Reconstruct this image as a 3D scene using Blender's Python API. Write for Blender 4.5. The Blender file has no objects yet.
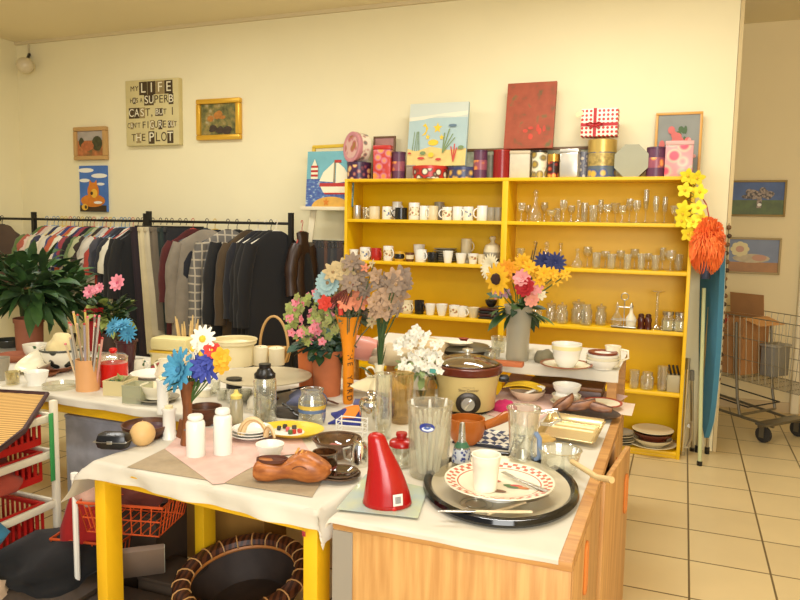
import bpy, bmesh, math, random
from mathutils import Vector, Matrix, Euler, noise
random.seed(7)
PI = math.pi
C = bpy.context.scene.collection
# ---------------------------------------------------------------- camera model (metres, X along the shelf wall, Y into the room)
F, YAW, PITCH, ROLL, EYE = 715.21, 0.3757, 0.1050, 0.0174, 1.6
_f = Vector((-math.sin(YAW)*math.cos(PITCH), math.cos(YAW)*math.cos(PITCH), -math.sin(PITCH)))
_r0 = Vector((math.cos(YAW), math.sin(YAW), 0)); _u0 = _r0.cross(_f)
_r = _r0*math.cos(ROLL) + _u0*math.sin(ROLL); _u = -_r0*math.sin(ROLL) + _u0*math.cos(ROLL)
CAM = Vector((0, 0, EYE))
def ray(px, py): return _f + _r*((px-400)/F) + _u*((300-py)/F)
def PZ(px, py, z): d = ray(px, py); return CAM + d*((z-EYE)/d.z)
def PY(px, py, y): d = ray(px, py); return CAM + d*(y/d.y)
def PX(px, py, x): d = ray(px, py); return CAM + d*(x/d.x)
def proj(p):
    d = Vector(p)-CAM; z = d.dot(_f); return 400+F*d.dot(_r)/z, 300-F*d.dot(_u)/z
def mpp(p): return (Vector(p)-CAM).dot(_f)/F
def XZ(px, z, y):
    "X of the point at height z in the plane Y=y that shows at picture column px"
    py = 300
    for _ in range(4):
        q = PY(px, py, y); py = proj((q.x, y, z))[1]
    return q.x
def away(p):
    d = Vector((p[0], p[1])); return d.normalized()
def fit(px, yb, yt, w, zs=0.75, wt=None):
    "round thing standing on height zs: column, lowest row, highest row, widths at base and top -> x, y, base radius, height, top radius"
    f0 = PZ(px, yb, zs); a = away(f0)
    m = mpp(f0); r = w*m/2; rt = (wt or w)*m/2
    c = Vector((f0.x+a.x*r, f0.y+a.y*r))
    b = Vector((c.x+a.x*rt, c.y+a.y*rt))
    d = ray(px, yt); k = b.length/Vector((d.x, d.y)).length
    z = EYE + d.z*k
    if z > EYE:
        b = Vector((c.x-a.x*rt, c.y-a.y*rt)); k = b.length/Vector((d.x, d.y)).length; z = EYE+d.z*k
    return c.x, c.y, r, z-zs, rt
# ---------------------------------------------------------------- materials
def lin(c):
    def f(v):
        v /= 255.0
        return v/12.92 if v <= 0.04045 else ((v+0.055)/1.055)**2.4
    return tuple(f(v) for v in c)+(1.0,)
_mats = {}
def mat(name, col, rough=0.55, metal=0.0, var=0.0, scale=12.0, bump=0.0, col2=None, stretch=None, spec=0.5, sheen=0.0, trans=0.0):
    if name in _mats: return _mats[name]
    m = bpy.data.materials.new(name); m.use_nodes = True
    nt = m.node_tree; b = nt.nodes['Principled BSDF']
    b.inputs['Base Color'].default_value = lin(col); b.inputs['Roughness'].default_value = rough
    b.inputs['Metallic'].default_value = metal; b.inputs['Specular IOR Level'].default_value = spec
    if sheen: b.inputs['Sheen Weight'].default_value = sheen
    if trans: b.inputs['Transmission Weight'].default_value = trans
    if var or col2 or bump:
        tc = nt.nodes.new('ShaderNodeTexCoord'); mp = nt.nodes.new('ShaderNodeMapping')
        mp.inputs['Scale'].default_value = stretch or (1, 1, 1)
        nt.links.new(tc.outputs['Object'], mp.inputs['Vector'])
        n = nt.nodes.new('ShaderNodeTexNoise'); n.inputs['Scale'].default_value = scale; n.inputs['Detail'].default_value = 4
        nt.links.new(mp.outputs['Vector'], n.inputs['Vector'])
        if var or col2:
            cr = nt.nodes.new('ShaderNodeValToRGB'); c2 = lin(col2) if col2 else tuple(x*(1-var) for x in lin(col)[:3])+(1,)
            cr.color_ramp.elements[0].position = 0.36; cr.color_ramp.elements[0].color = c2
            cr.color_ramp.elements[1].position = 0.64; cr.color_ramp.elements[1].color = lin(col)
            nt.links.new(n.outputs['Fac'], cr.inputs['Fac']); nt.links.new(cr.outputs['Color'], b.inputs['Base Color'])
        if bump:
            bp = nt.nodes.new('ShaderNodeBump'); bp.inputs['Strength'].default_value = bump; bp.inputs['Distance'].default_value = 0.004
            nt.links.new(n.outputs['Fac'], bp.inputs['Height']); nt.links.new(bp.outputs['Normal'], b.inputs['Normal'])
    _mats[name] = m
    return m
def ramp_mat(name, tex, stops, scale=(1, 1, 1), rough=0.5, rot=(0, 0, 0), loc=(0, 0, 0), **kw):
    "procedural pattern: a texture node through a colour ramp"
    if name in _mats: return _mats[name]
    m = bpy.data.materials.new(name); m.use_nodes = True
    nt = m.node_tree; b = nt.nodes['Principled BSDF']; b.inputs['Roughness'].default_value = rough
    tc = nt.nodes.new('ShaderNodeTexCoord'); mp = nt.nodes.new('ShaderNodeMapping')
    mp.inputs['Scale'].default_value = scale; mp.inputs['Rotation'].default_value = rot; mp.inputs['Location'].default_value = loc
    nt.links.new(tc.outputs['Object'], mp.inputs['Vector'])
    t = nt.nodes.new(tex)
    for k, v in kw.items():
        if k in t.inputs: t.inputs[k].default_value = v
        else: setattr(t, k, v)
    nt.links.new(mp.outputs['Vector'], t.inputs['Vector'])
    cr = nt.nodes.new('ShaderNodeValToRGB'); cr.color_ramp.interpolation = 'LINEAR'
    e = cr.color_ramp.elements
    while len(e) < len(stops): e.new(0.5)
    for i, (p, c) in enumerate(stops): e[i].position = p; e[i].color = lin(c)
    out = 'Fac' if 'Fac' in t.outputs else ('Distance' if 'Distance' in t.outputs else 0)
    nt.links.new(t.outputs[out], cr.inputs['Fac']); nt.links.new(cr.outputs['Color'], b.inputs['Base Color'])
    _mats[name] = m
    return m
def checker_mat(name, c1, c2, scale, rough=0.8, rot=0):
    if name in _mats: return _mats[name]
    m = bpy.data.materials.new(name); m.use_nodes = True
    nt = m.node_tree; b = nt.nodes['Principled BSDF']; b.inputs['Roughness'].default_value = rough
    tc = nt.nodes.new('ShaderNodeTexCoord'); mp = nt.nodes.new('ShaderNodeMapping'); mp.inputs['Rotation'].default_value = (0, 0, rot)
    mp.inputs['Location'].default_value = (0.013, 0.017, 0.011)
    nt.links.new(tc.outputs['Object'], mp.inputs['Vector'])
    t = nt.nodes.new('ShaderNodeTexChecker'); t.inputs['Scale'].default_value = scale
    t.inputs['Color1'].default_value = lin(c1); t.inputs['Color2'].default_value = lin(c2)
    nt.links.new(mp.outputs['Vector'], t.inputs['Vector']); nt.links.new(t.outputs['Color'], b.inputs['Base Color'])
    _mats[name] = m
    return m
def glass(name='clear_glass', tint=(248, 249, 244), rough=0.03, fac=(0.05, 0.8), blend=0.42, haze=0.10, body=(232, 232, 222)):
    "thin-walled glass: see-through, a little milky, with a Fresnel reflection"
    if name in _mats: return _mats[name]
    m = bpy.data.materials.new(name); m.use_nodes = True
    nt = m.node_tree; nt.nodes.remove(nt.nodes['Principled BSDF']); out = nt.nodes['Material Output']
    tr = nt.nodes.new('ShaderNodeBsdfTransparent'); tr.inputs['Color'].default_value = lin(tint)
    df = nt.nodes.new('ShaderNodeBsdfDiffuse'); df.inputs['Color'].default_value = lin(body)
    tl = nt.nodes.new('ShaderNodeBsdfTranslucent'); tl.inputs['Color'].default_value = lin(body)
    hz = nt.nodes.new('ShaderNodeMixShader'); hz.inputs['Fac'].default_value = 0.5
    m0 = nt.nodes.new('ShaderNodeMixShader'); m0.inputs['Fac'].default_value = haze
    gl = nt.nodes.new('ShaderNodeBsdfGlossy'); gl.inputs['Roughness'].default_value = rough; gl.inputs['Color'].default_value = (1, 1, 1, 1)
    lw = nt.nodes.new('ShaderNodeLayerWeight'); lw.inputs['Blend'].default_value = blend
    mr = nt.nodes.new('ShaderNodeMapRange'); mr.inputs['To Min'].default_value = fac[0]; mr.inputs['To Max'].default_value = fac[1]
    mx = nt.nodes.new('ShaderNodeMixShader')
    nt.links.new(df.outputs[0], hz.inputs[1]); nt.links.new(tl.outputs[0], hz.inputs[2])
    nt.links.new(tr.outputs[0], m0.inputs[1]); nt.links.new(hz.outputs[0], m0.inputs[2])
    nt.links.new(lw.outputs['Facing'], mr.inputs['Value']); nt.links.new(mr.outputs['Result'], mx.inputs['Fac'])
    nt.links.new(m0.outputs[0], mx.inputs[1]); nt.links.new(gl.outputs[0], mx.inputs[2]); nt.links.new(mx.outputs[0], out.inputs['Surface'])
    _mats[name] = m
    return m
# ---------------------------------------------------------------- mesh builder
class M:
    def __init__(s): s.v = []; s.f = []; s.m = []
    def add(s, vs, fs, mi=0, xf=None):
        o = len(s.v)
        s.v += [tuple(xf @ Vector(v)) if xf else tuple(v) for v in vs]
        s.f += [tuple(i+o for i in f) for f in fs]; s.m += [mi]*len(fs)
        return s
    def box(s, c, d, mi=0, rot=None, bev=0.0):
        bm = bmesh.new(); bmesh.ops.create_cube(bm, size=1)
        for v in bm.verts: v.co = Vector((v.co.x*d[0], v.co.y*d[1], v.co.z*d[2]))
        if bev: bmesh.ops.bevel(bm, geom=list(bm.edges), offset=bev, segments=2, affect='EDGES', profile=0.5)
        bm.verts.index_update()
        xf = Matrix.Translation(c)
        if rot: xf = xf @ (Euler(rot).to_matrix().to_4x4() if not isinstance(rot, Matrix) else rot)
        s.add([v.co.copy() for v in bm.verts], [[v.index for v in f.verts] for f in bm.faces], mi, xf); bm.free()
        return s
    def lathe(s, prof, seg=24, c=(0, 0, 0), mi=0, xf=None, sx=1.0, sy=1.0):
        vs = []; fs = []; rings = []
        for r, z in prof:
            if r < 1e-6: rings.append([len(vs)]); vs.append((0, 0, z))
            else:
                rings.append(list(range(len(vs), len(vs)+seg)))
                vs += [(r*math.cos(2*PI*i/seg)*sx, r*math.sin(2*PI*i/seg)*sy, z) for i in range(seg)]
        for a, b in zip(rings, rings[1:]):
            for i in range(seg):
                j = (i+1) % seg
                if len(a) == 1 and len(b) == 1: continue
                if len(a) == 1: fs.append((a[0], b[j], b[i]))
                elif len(b) == 1: fs.append((a[i], a[j], b[0]))
                else: fs.append((a[i], a[j], b[j], b[i]))
        t = Matrix.Translation(c)
        return s.add(vs, fs, mi, t @ xf if xf else t)
    def tube(s, pts, r, seg=8, mi=0, closed=False, caps=True, xf=None, flat=1.0):
        pts = [Vector(p) for p in pts]; n = len(pts)
        rr = r if isinstance(r, (list, tuple)) else [r]*n
        vs = []; fs = []; up = None
        for i, p in enumerate(pts):
            t = (pts[(i+1) % n]-pts[i-1]) if closed else (pts[min(i+1, n-1)]-pts[max(i-1, 0)])
            if t.length < 1e-9: t = Vector((0, 0, 1))
            t.normalize()
            if up is None: up = Vector((0, 0, 1)) if abs(t.z) < 0.9 else Vector((1, 0, 0))
            side = t.cross(up)
            if side.length < 1e-6: side = t.orthogonal()
            side.normalize(); up = side.cross(t).normalized()
            vs += [p+side*math.cos(2*PI*k/seg)*rr[i]+up*math.sin(2*PI*k/seg)*rr[i]*flat for k in range(seg)]
        m = n if closed else n-1
        for i in range(m):
            a = i*seg; b = ((i+1) % n)*seg
            for k in range(seg):
                l = (k+1) % seg; fs.append((a+k, a+l, b+l, b+k))
        if caps and not closed:
            fs.append(tuple(range(seg))[::-1]); fs.append(tuple(range((n-1)*seg, n*seg)))
        return s.add(vs, fs, mi, xf)
    def prism(s, poly, z0, z1, mi=0, xf=None, mi_side=None):
        n = len(poly)
        vs = [(x, y, z0) for x, y in poly]+[(x, y, z1) for x, y in poly]
        s.add(vs, [tuple(range(n))[::-1], tuple(range(n, 2*n))], mi, xf)
        o = len(s.v)-2*n
        for i in range(n):
            j = (i+1) % n; s.f.append((o+i, o+j, o+n+j, o+n+i)); s.m.append(mi if mi_side is None else mi_side)
        return s
    def sheet(s, fn, nu, nv, thick=(0, 0, -0.003), mi=0, xf=None):
        t = Vector(thick); top = [Vector(fn(i/nu, j/nv)) for j in range(nv+1) for i in range(nu+1)]
        vs = top+[p+t for p in top]; W = nu+1; N = len(top); fs = []
        for j in range(nv):
            for i in range(nu):
                a = j*W+i; fs.append((a, a+1, a+W+1, a+W)); fs.append((N+a, N+a+W, N+a+W+1, N+a+1))
        e = [j for j in range(W)]+[j*W+nu for j in range(1, nv+1)]+[nv*W+i for i in range(nu-1, -1, -1)]+[j*W for j in range(nv-1, 0, -1)]
        for a, b in zip(e, e[1:]+e[:1]): fs.append((a, N+a, N+b, b))
        return s.add(vs, fs, mi, xf)
    def blade(s, base, d, length, width, droop=0.3, mi=0, n=4, twist=0.0, cup=0.0, tip=0.0, wide=0.45):
        "a leaf or petal: a tapered curved strip"
        d = Vector(d).normalized(); side = d.cross(Vector((0, 0, 1)))
        if side.length < 1e-3: side = Vector((1, 0, 0))
        side.normalize(); side = Matrix.Rotation(twist, 3, d) @ side
        up = side.cross(d).normalized(); base = Vector(base); vs = []; fs = []
        for i in range(n+1):
            t = i/n; w = width*0.5*max(tip if i == n else 0.0, math.sin(PI*(0.06+0.94*t)**(math.log(0.5)/math.log(wide))))
            p = base+d*length*t*(1-0.25*droop*t)-Vector((0, 0, 1))*length*droop*t*t*0.6
            vs += [p-side*w+up*w*cup, p+Vector((0, 0, 0))-up*w*0.15, p+side*w+up*w*cup]
        for i in range(n):
            a = i*3; fs += [(a, a+1, a+4, a+3), (a+1, a+2, a+5, a+4)]
        return s.add(vs, fs, mi)
    def ball(s, c, r, mi=0, seg=12, sc=(1, 1, 1)):
        k = max(4, seg//2)
        s.lathe([(r*math.sin(PI*i/k), -r*math.cos(PI*i/k)) for i in range(k+1)], seg, c, mi, Matrix.Diagonal((sc[0], sc[1], sc[2], 1)))
        return s
def obj(name, mb, mats, parent=None, loc=(0, 0, 0), rot=(0, 0, 0), smooth=True, ang=0.75):
    me = bpy.data.meshes.new(name); me.from_pydata(mb.v, [], mb.f)
    for m in (mats if isinstance(mats, (list, tuple)) else [mats]): me.materials.append(m)
    if len(me.polygons) == len(mb.m): me.polygons.foreach_set('material_index', mb.m)
    if smooth:
        me.shade_smooth(); me.set_sharp_from_angle(angle=ang)
    me.update()
    o = bpy.data.objects.new(name, me); C.objects.link(o)
    o.parent = parent; o.location = loc; o.rotation_euler = rot
    return o
part = obj
def tag(o, label, cat, group=None, kind=None):
    o['label'] = label; o['category'] = cat
    if group: o['group'] = group
    if kind: o['kind'] = kind
    return o
def thing(name, label, cat, loc=(0, 0, 0), rz=0.0, group=None, rot=None):
    o = bpy.data.objects.new(name, None); C.objects.link(o); o.empty_display_size = 0.05
    o.location = loc; o.rotation_euler = rot or (0, 0, rz)
    return tag(o, label, cat, group)
def struct(name, mb, m, smooth=False):
    o = obj(name, mb, m, smooth=smooth); o['kind'] = 'structure'; return o
def text_mesh(txt, size, depth=0.001, align='CENTER', sx=1.0):
    cu = bpy.data.curves.new('lettering', 'FONT'); cu.body = txt; cu.size = size; cu.extrude = depth; cu.align_x = align; cu.align_y = 'CENTER'
    o = bpy.data.objects.new('lettering', cu); C.objects.link(o)
    dg = bpy.context.evaluated_depsgraph_get(); dg.update()
    me = bpy.data.meshes.new_from_object(o.evaluated_get(dg))
    vs = [Vector((v.co.x*sx, v.co.y, v.co.z)) for v in me.vertices]; fs = [tuple(p.vertices) for p in me.polygons]
    bpy.data.objects.remove(o); bpy.data.meshes.remove(me); bpy.data.curves.remove(cu)
    return vs, fs
def shell(prof_out, t=0.003, base=0.004):
    "closed cup profile from an outer profile (r,z): outside up, rim, inside down"
    inn = [(max(0.0, r-t), max(z, base+prof_out[0][1])) for r, z in prof_out[::-1]]
    return [(0, prof_out[0][1])]+list(prof_out)+inn+[(0, base+prof_out[0][1])]
ORD = ['first', 'second', 'third', 'fourth', 'fifth', 'sixth', 'seventh', 'eighth', 'ninth', 'tenth', 'eleventh', 'twelfth', 'thirteenth', 'fourteenth', 'fifteenth', 'sixteenth', 'seventeenth', 'eighteenth', 'nineteenth', 'twentieth', 'twenty-first', 'twenty-second', 'twenty-third', 'twenty-fourth', 'twenty-fifth', 'twenty-sixth', 'twenty-seventh', 'twenty-eighth', 'twenty-ninth', 'thirtieth']
# common materials
YEL = mat('yellow_paint', (234, 188, 0), 0.45, var=0.06, scale=5)
YELT = mat('yellow_table_paint', (236, 186, 20), 0.5, var=0.1, scale=6, bump=0.1)
CREAM = mat('cream_ceramic', (236, 228, 200), 0.25)
WHITE = mat('white_ceramic', (238, 236, 226), 0.22)
WPLAS = mat('white_plastic', (236, 234, 224), 0.4)
CLOTH = mat('white_cotton', (212, 206, 190), 0.9, var=0.06, scale=7, bump=0.25)
WOOD = ramp_mat('oak_veneer', 'ShaderNodeTexNoise', [(0.35, (186, 134, 74)), (0.65, (212, 164, 100))], (14, 14, 0.9), 0.45, Scale=3.0, Detail=5.0)
WOODH = ramp_mat('oak_rail', 'ShaderNodeTexNoise', [(0.35, (176, 124, 68)), (0.65, (202, 152, 88))], (1.2, 14, 14), 0.45, Scale=3.0, Detail=5.0)
DWOOD = ramp_mat('dark_wood', 'ShaderNodeTexNoise', [(0.35, (62, 34, 20)), (0.65, (104, 60, 34))], (4, 4, 16), 0.4, Scale=3.0, Detail=4.0)
TERRA = mat('terracotta', (196, 112, 66), 0.75, var=0.16, scale=9)
BLACK = mat('black_plastic', (18, 18, 19), 0.3)
BLKM = mat('black_metal', (24, 23, 22), 0.45, 0.3)
CHROME = mat('chrome', (225, 222, 214), 0.12, 1.0)
STEEL = mat('steel', (190, 188, 180), 0.28, 1.0)
GOLD = mat('gold_metal', (222, 176, 84), 0.3, 1.0)
RED = mat('red_plastic', (206, 30, 24), 0.25)
GLASS = glass()
GREEN = mat('leaf_green', (62, 96, 44), 0.55, col2=(38, 66, 32), scale=8)
DGREEN = mat('dark_leaf_green', (52, 80, 38), 0.5, col2=(26, 48, 24), scale=8)
OLIVE = mat('olive_leaf', (136, 150, 74), 0.6, col2=(104, 118, 54), scale=10)
PINK = mat('pink_petal', (232, 142, 158), 0.7)
STEM = mat('green_stem', (70, 100, 46), 0.6)
# ================================================================ the setting
WB = 5.55                       # back wall
def setting():
    m = M().box((-1.5, 3.2, -0.05), (11.2, 10.4, 0.1))
    fl = struct('floor', m, None)
    fm = bpy.data.materials.new('ceramic_tile'); fm.use_nodes = True
    nt = fm.node_tree; b = nt.nodes['Principled BSDF']
    tc = nt.nodes.new('ShaderNodeTexCoord'); mp = nt.nodes.new('ShaderNodeMapping')
    mp.inputs['Location'].default_value = (-0.105+0.357*30, -3.625+0.387*30, 0)
    br = nt.nodes.new('ShaderNodeTexBrick'); br.offset = 0.0; br.squash = 1.0
    br.inputs['Color1'].default_value = lin((226, 204, 152)); br.inputs['Color2'].default_value = lin((218, 196, 146))
    br.inputs['Mortar'].default_value = lin((112, 92, 58)); br.inputs['Scale'].default_value = 1.0
    br.inputs['Mortar Size'].default_value = 0.005; br.inputs['Mortar Smooth'].default_value = 0.1
    br.inputs['Brick Width'].default_value = 0.357; br.inputs['Row Height'].default_value = 0.387; br.inputs['Bias'].default_value = 0.0
    nt.links.new(tc.outputs['Object'], mp.inputs['Vector']); nt.links.new(mp.outputs['Vector'], br.inputs['Vector'])
    ns = nt.nodes.new('ShaderNodeTexNoise'); ns.inputs['Scale'].default_value = 2.5; ns.inputs['Detail'].default_value = 5
    mx = nt.nodes.new('ShaderNodeMixRGB'); mx.blend_type = 'MULTIPLY'; mx.inputs['Fac'].default_value = 0.18
    nt.links.new(tc.outputs['Object'], ns.inputs['Vector']); nt.links.new(br.outputs['Color'], mx.inputs[1]); nt.links.new(ns.outputs['Fac'], mx.inputs[2])
    nt.links.new(mx.outputs[0], b.inputs['Base Color']); b.inputs['Roughness'].default_value = 0.32
    fl.data.materials[0] = fm
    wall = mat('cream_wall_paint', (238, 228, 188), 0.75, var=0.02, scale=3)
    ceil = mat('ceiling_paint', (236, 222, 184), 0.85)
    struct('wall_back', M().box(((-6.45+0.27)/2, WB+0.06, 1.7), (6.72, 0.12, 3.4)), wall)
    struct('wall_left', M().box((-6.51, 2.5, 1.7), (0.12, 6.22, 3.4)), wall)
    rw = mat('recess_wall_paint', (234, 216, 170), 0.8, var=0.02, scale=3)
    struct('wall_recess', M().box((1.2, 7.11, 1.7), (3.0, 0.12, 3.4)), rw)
    struct('ceiling', M().box((-1.5, 3.2, 3.43), (11.2, 10.4, 0.1)), ceil)
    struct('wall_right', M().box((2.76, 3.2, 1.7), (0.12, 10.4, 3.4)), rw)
    struct('baseboard_recess', M().box((1.2, 7.04, 0.045), (3.0, 0.02, 0.09)), mat('baseboard_tile', (206, 182, 138), 0.5))
    struct('trim_1', M().box((0.98, 7.02, 1.5), (0.07, 0.06, 3.0), bev=0.012), mat('door_casing', (236, 222, 186), 0.5))
    struct('trim_2', M().box((-3.1, WB-0.012, 3.365), (6.7, 0.024, 0.03)), mat('cornice_strip', (216, 200, 160), 0.7))
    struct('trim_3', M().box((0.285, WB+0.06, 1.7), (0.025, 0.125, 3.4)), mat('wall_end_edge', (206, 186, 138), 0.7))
setting()
# ================================================================ lights and camera
def light(name, loc, size, power, col, aim=None, size_y=None):
    d = bpy.data.lights.new(name, 'AREA'); d.energy = power; d.color = col; d.shape = 'RECTANGLE'; d.size = size; d.size_y = size_y or size
    o = bpy.data.objects.new(name, d); C.objects.link(o); o.location = loc
    if aim: o.rotation_euler = (Vector(aim)-Vector(loc)).to_track_quat('-Z', 'Y').to_euler()
    return o
warm = (1.0, 0.98, 0.925)
light('ceiling_tube_light', (-0.6, 4.0, 3.3), 1.5, 46, warm, size_y=0.3)
light('ceiling_tube_light', (-3.6, 3.6, 3.3), 1.5, 44, warm, size_y=0.3)
light('ceiling_tube_light', (-0.9, 1.2, 3.3), 1.5, 32, warm, size_y=0.3)
light('ceiling_tube_light', (-3.6, 0.6, 3.3), 1.5, 32, warm, size_y=0.3)
light('shop_window_daylight', (1.0, -1.9, 2.0), 2.6, 165, (1.0, 0.985, 0.945), aim=(-1.0, 4.2, 1.4), size_y=1.8)
w = bpy.data.worlds.new('World'); bpy.context.scene.world = w; w.use_nodes = True
bg = w.node_tree.nodes['Background']; bg.inputs[0].default_value = (1.0, 0.97, 0.91, 1); bg.inputs[1].default_value = 0.38
cd = bpy.data.cameras.new('Camera'); cam = bpy.data.objects.new('Camera', cd); C.objects.link(cam)
cd.sensor_width = 36; cd.lens = F*36/800; cd.clip_start = 0.05
cam.matrix_world = Matrix(((_r.x, _u.x, -_f.x, 0), (_r.y, _u.y, -_f.y, 0), (_r.z, _u.z, -_f.z, EYE), (0, 0, 0, 1)))
sc = bpy.context.scene; sc.camera = cam
sc.view_settings.view_transform = 'Standard'; sc.view_settings.look = 'None'; sc.view_settings.gamma = 1.0
sc.view_settings.exposure = 0.03
try: sc.view_settings.use_curve_mapping = False
except Exception: pass
# ================================================================ pictures on the walls
def art_mat(name, fnodes): return fnodes
def picture(name, label, x0, x1, z0, z1, y, fw, fmat, art, depth=0.03, cat='picture', extra=None, group='pictures on the walls'):
    "framed picture flat on a wall facing -Y; art: list of (material, polygon or 'full') in 0..1 coordinates"
    t = thing(name, label, cat, ((x0+x1)/2, y, z0), group=group)
    W, Hh = x1-x0, z1-z0
    if fw:
        m = M()
        for (a, b, c, d) in ((-W/2, W/2, 0, fw), (-W/2, W/2, Hh-fw, Hh), (-W/2, -W/2+fw, fw, Hh-fw), (W/2-fw, W/2, fw, Hh-fw)):
            m.box(((a+b)/2, -depth/2, (c+d)/2), (b-a, depth, d-c), bev=min(fw, depth)*0.2)
        part('frame', m, fmat, t)
    cw, ch = W-2*fw, Hh-2*fw
    paint(t, -W/2+fw, fw, cw, ch, -depth*(0.55 if fw else 1.0), art, depth*(0.5 if fw else 0.98))
    return t
def paint(t, x0, z0, cw, ch, yf, art, thick, tilt=None, name='canvas'):
    mats = []; m = M()
    def mid(a):
        if a not in mats: mats.append(a)
        return mats.index(a)
    m.box((x0+cw/2, yf+thick/2, z0+ch/2), (cw, thick, ch), mid(art[0][0]))
    p = M(); pm = []
    for k, (mt, shp) in enumerate(art[1:]):
        if mt not in pm: pm.append(mt)
        pts = [(x0+a*cw, z0+b*ch) for a, b in shp]
        y = yf-0.0006*(k+1)
        p.add([(a, y, b) for a, b in pts], [tuple(range(len(pts)))], pm.index(mt))
    o = part(name, m, mats, t, smooth=False)
    if p.v: part('painted_motif', p, pm, t if t.parent is None else t, smooth=False)
    return o
def ell(cx, cy, rx, ry, n=14, a0=0, a1=2*PI): return [(cx+rx*math.cos(a0+(a1-a0)*i/n), cy+ry*math.sin(a0+(a1-a0)*i/n)) for i in range(n if a1-a0 > 6 else n+1)]
def rect(a, b, c, d): return [(a, c), (b, c), (b, d), (a, d)]
def blobs(n, cx, cy, sx, sy, r, seed): 
    R = random.Random(seed); return [ell(cx+R.gauss(0, sx), cy+R.gauss(0, sy), r*R.uniform(.6, 1.3), r*R.uniform(.5, 1.2), 8) for _ in range(n)]
GF = mat('gilt_frame', (226, 178, 62), 0.35, 0.5)
TF = mat('tan_wood_frame', (190, 150, 92), 0.5)
p1 = ramp_mat('autumn_paint', 'ShaderNodeTexNoise', [(0.3, (92, 92, 58)), (0.45, (150, 96, 52)), (0.6, (196, 120, 70)), (0.75, (120, 110, 80))], (1, 1, 1), 0.5, Scale=14.0, Detail=5.0)
sky1 = mat('grey_sky_paint', (176, 166, 156), 0.6, var=0.2, scale=10)
dk1 = mat('dark_bush_paint', (74, 74, 44), 0.6, var=0.4, scale=30)
picture('framed_landscape', 'small tan-framed autumn landscape on the back wall, above the blue and orange canvas', -5.68, -5.27, 2.18, 2.50, WB, 0.04, TF,
        [(p1, 0), (sky1, rect(0, 1, .62, 1)), (dk1, ell(.75, .5, .2, .3)), (dk1, ell(.15, .55, .1, .2)), (mat('orange_tree_paint', (190, 110, 64), .6, var=.3, scale=30), ell(.38, .4, .25, .2))], 0.05)
bl = mat('bright_blue_paint', (70, 116, 190), 0.6, var=0.15, scale=9); wh = mat('white_paint', (236, 234, 222), 0.6)
org = mat('orange_paint', (216, 128, 32), 0.6, var=0.15, scale=20); dko = mat('dark_umber_paint', (60, 42, 20), 0.6); yo = mat('yellow_ochre_paint', (230, 180, 60), 0.6)
picture('animal_canvas', 'small unframed canvas of an orange animal under a blue sky, on the back wall', -5.63, -5.29, 1.675, 2.125, WB, 0, None,
        [(bl, 0), (wh, ell(.25, .9, .3, .05)), (wh, ell(.75, .78, .3, .05)), (wh, ell(.2, .68, .2, .04)), (wh, ell(.8, .6, .15, .03)), (dko, rect(0, 1, 0, .14)), (org, ell(.5, .24, .46, .14)), (org, ell(.52, .44, .22, .2)), (org, [(.36, .55), (.4, .7), (.5, .62)]), (org, [(.56, .62), (.66, .7), (.68, .54)]), (yo, ell(.56, .4, .12, .1)), (dko, ell(.47, .4, .05, .04)), (wh, ell(.7, .2, .16, .03)), (yo, ell(.2, .1, .12, .07)), (dko, ell(.24, .1, .05, .04))], 0.03)
gp = ramp_mat('forest_paint', 'ShaderNodeTexNoise', [(0.3, (58, 58, 30)), (0.48, (110, 108, 58)), (0.6, (150, 130, 70)), (0.75, (190, 190, 160))], (1, 1, 1), 0.5, Scale=16.0, Detail=6.0)
art = [(gp, 0)] + [(mat('orange_leaf_paint', (190, 124, 50), .6, var=.3, scale=40), s) for s in blobs(7, .5, .62, .17, .06, .1, 3)] + [(mat('deep_shadow_paint', (70, 54, 40), .6, var=.3, scale=30), s) for s in blobs(8, .5, .15, .28, .05, .1, 4)]
picture('gilt_framed_landscape', 'gilt-framed woodland painting on the back wall, beside the slogan board', -4.205, -3.735, 2.335, 2.70, WB, 0.045, GF, art, 0.05)
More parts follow.
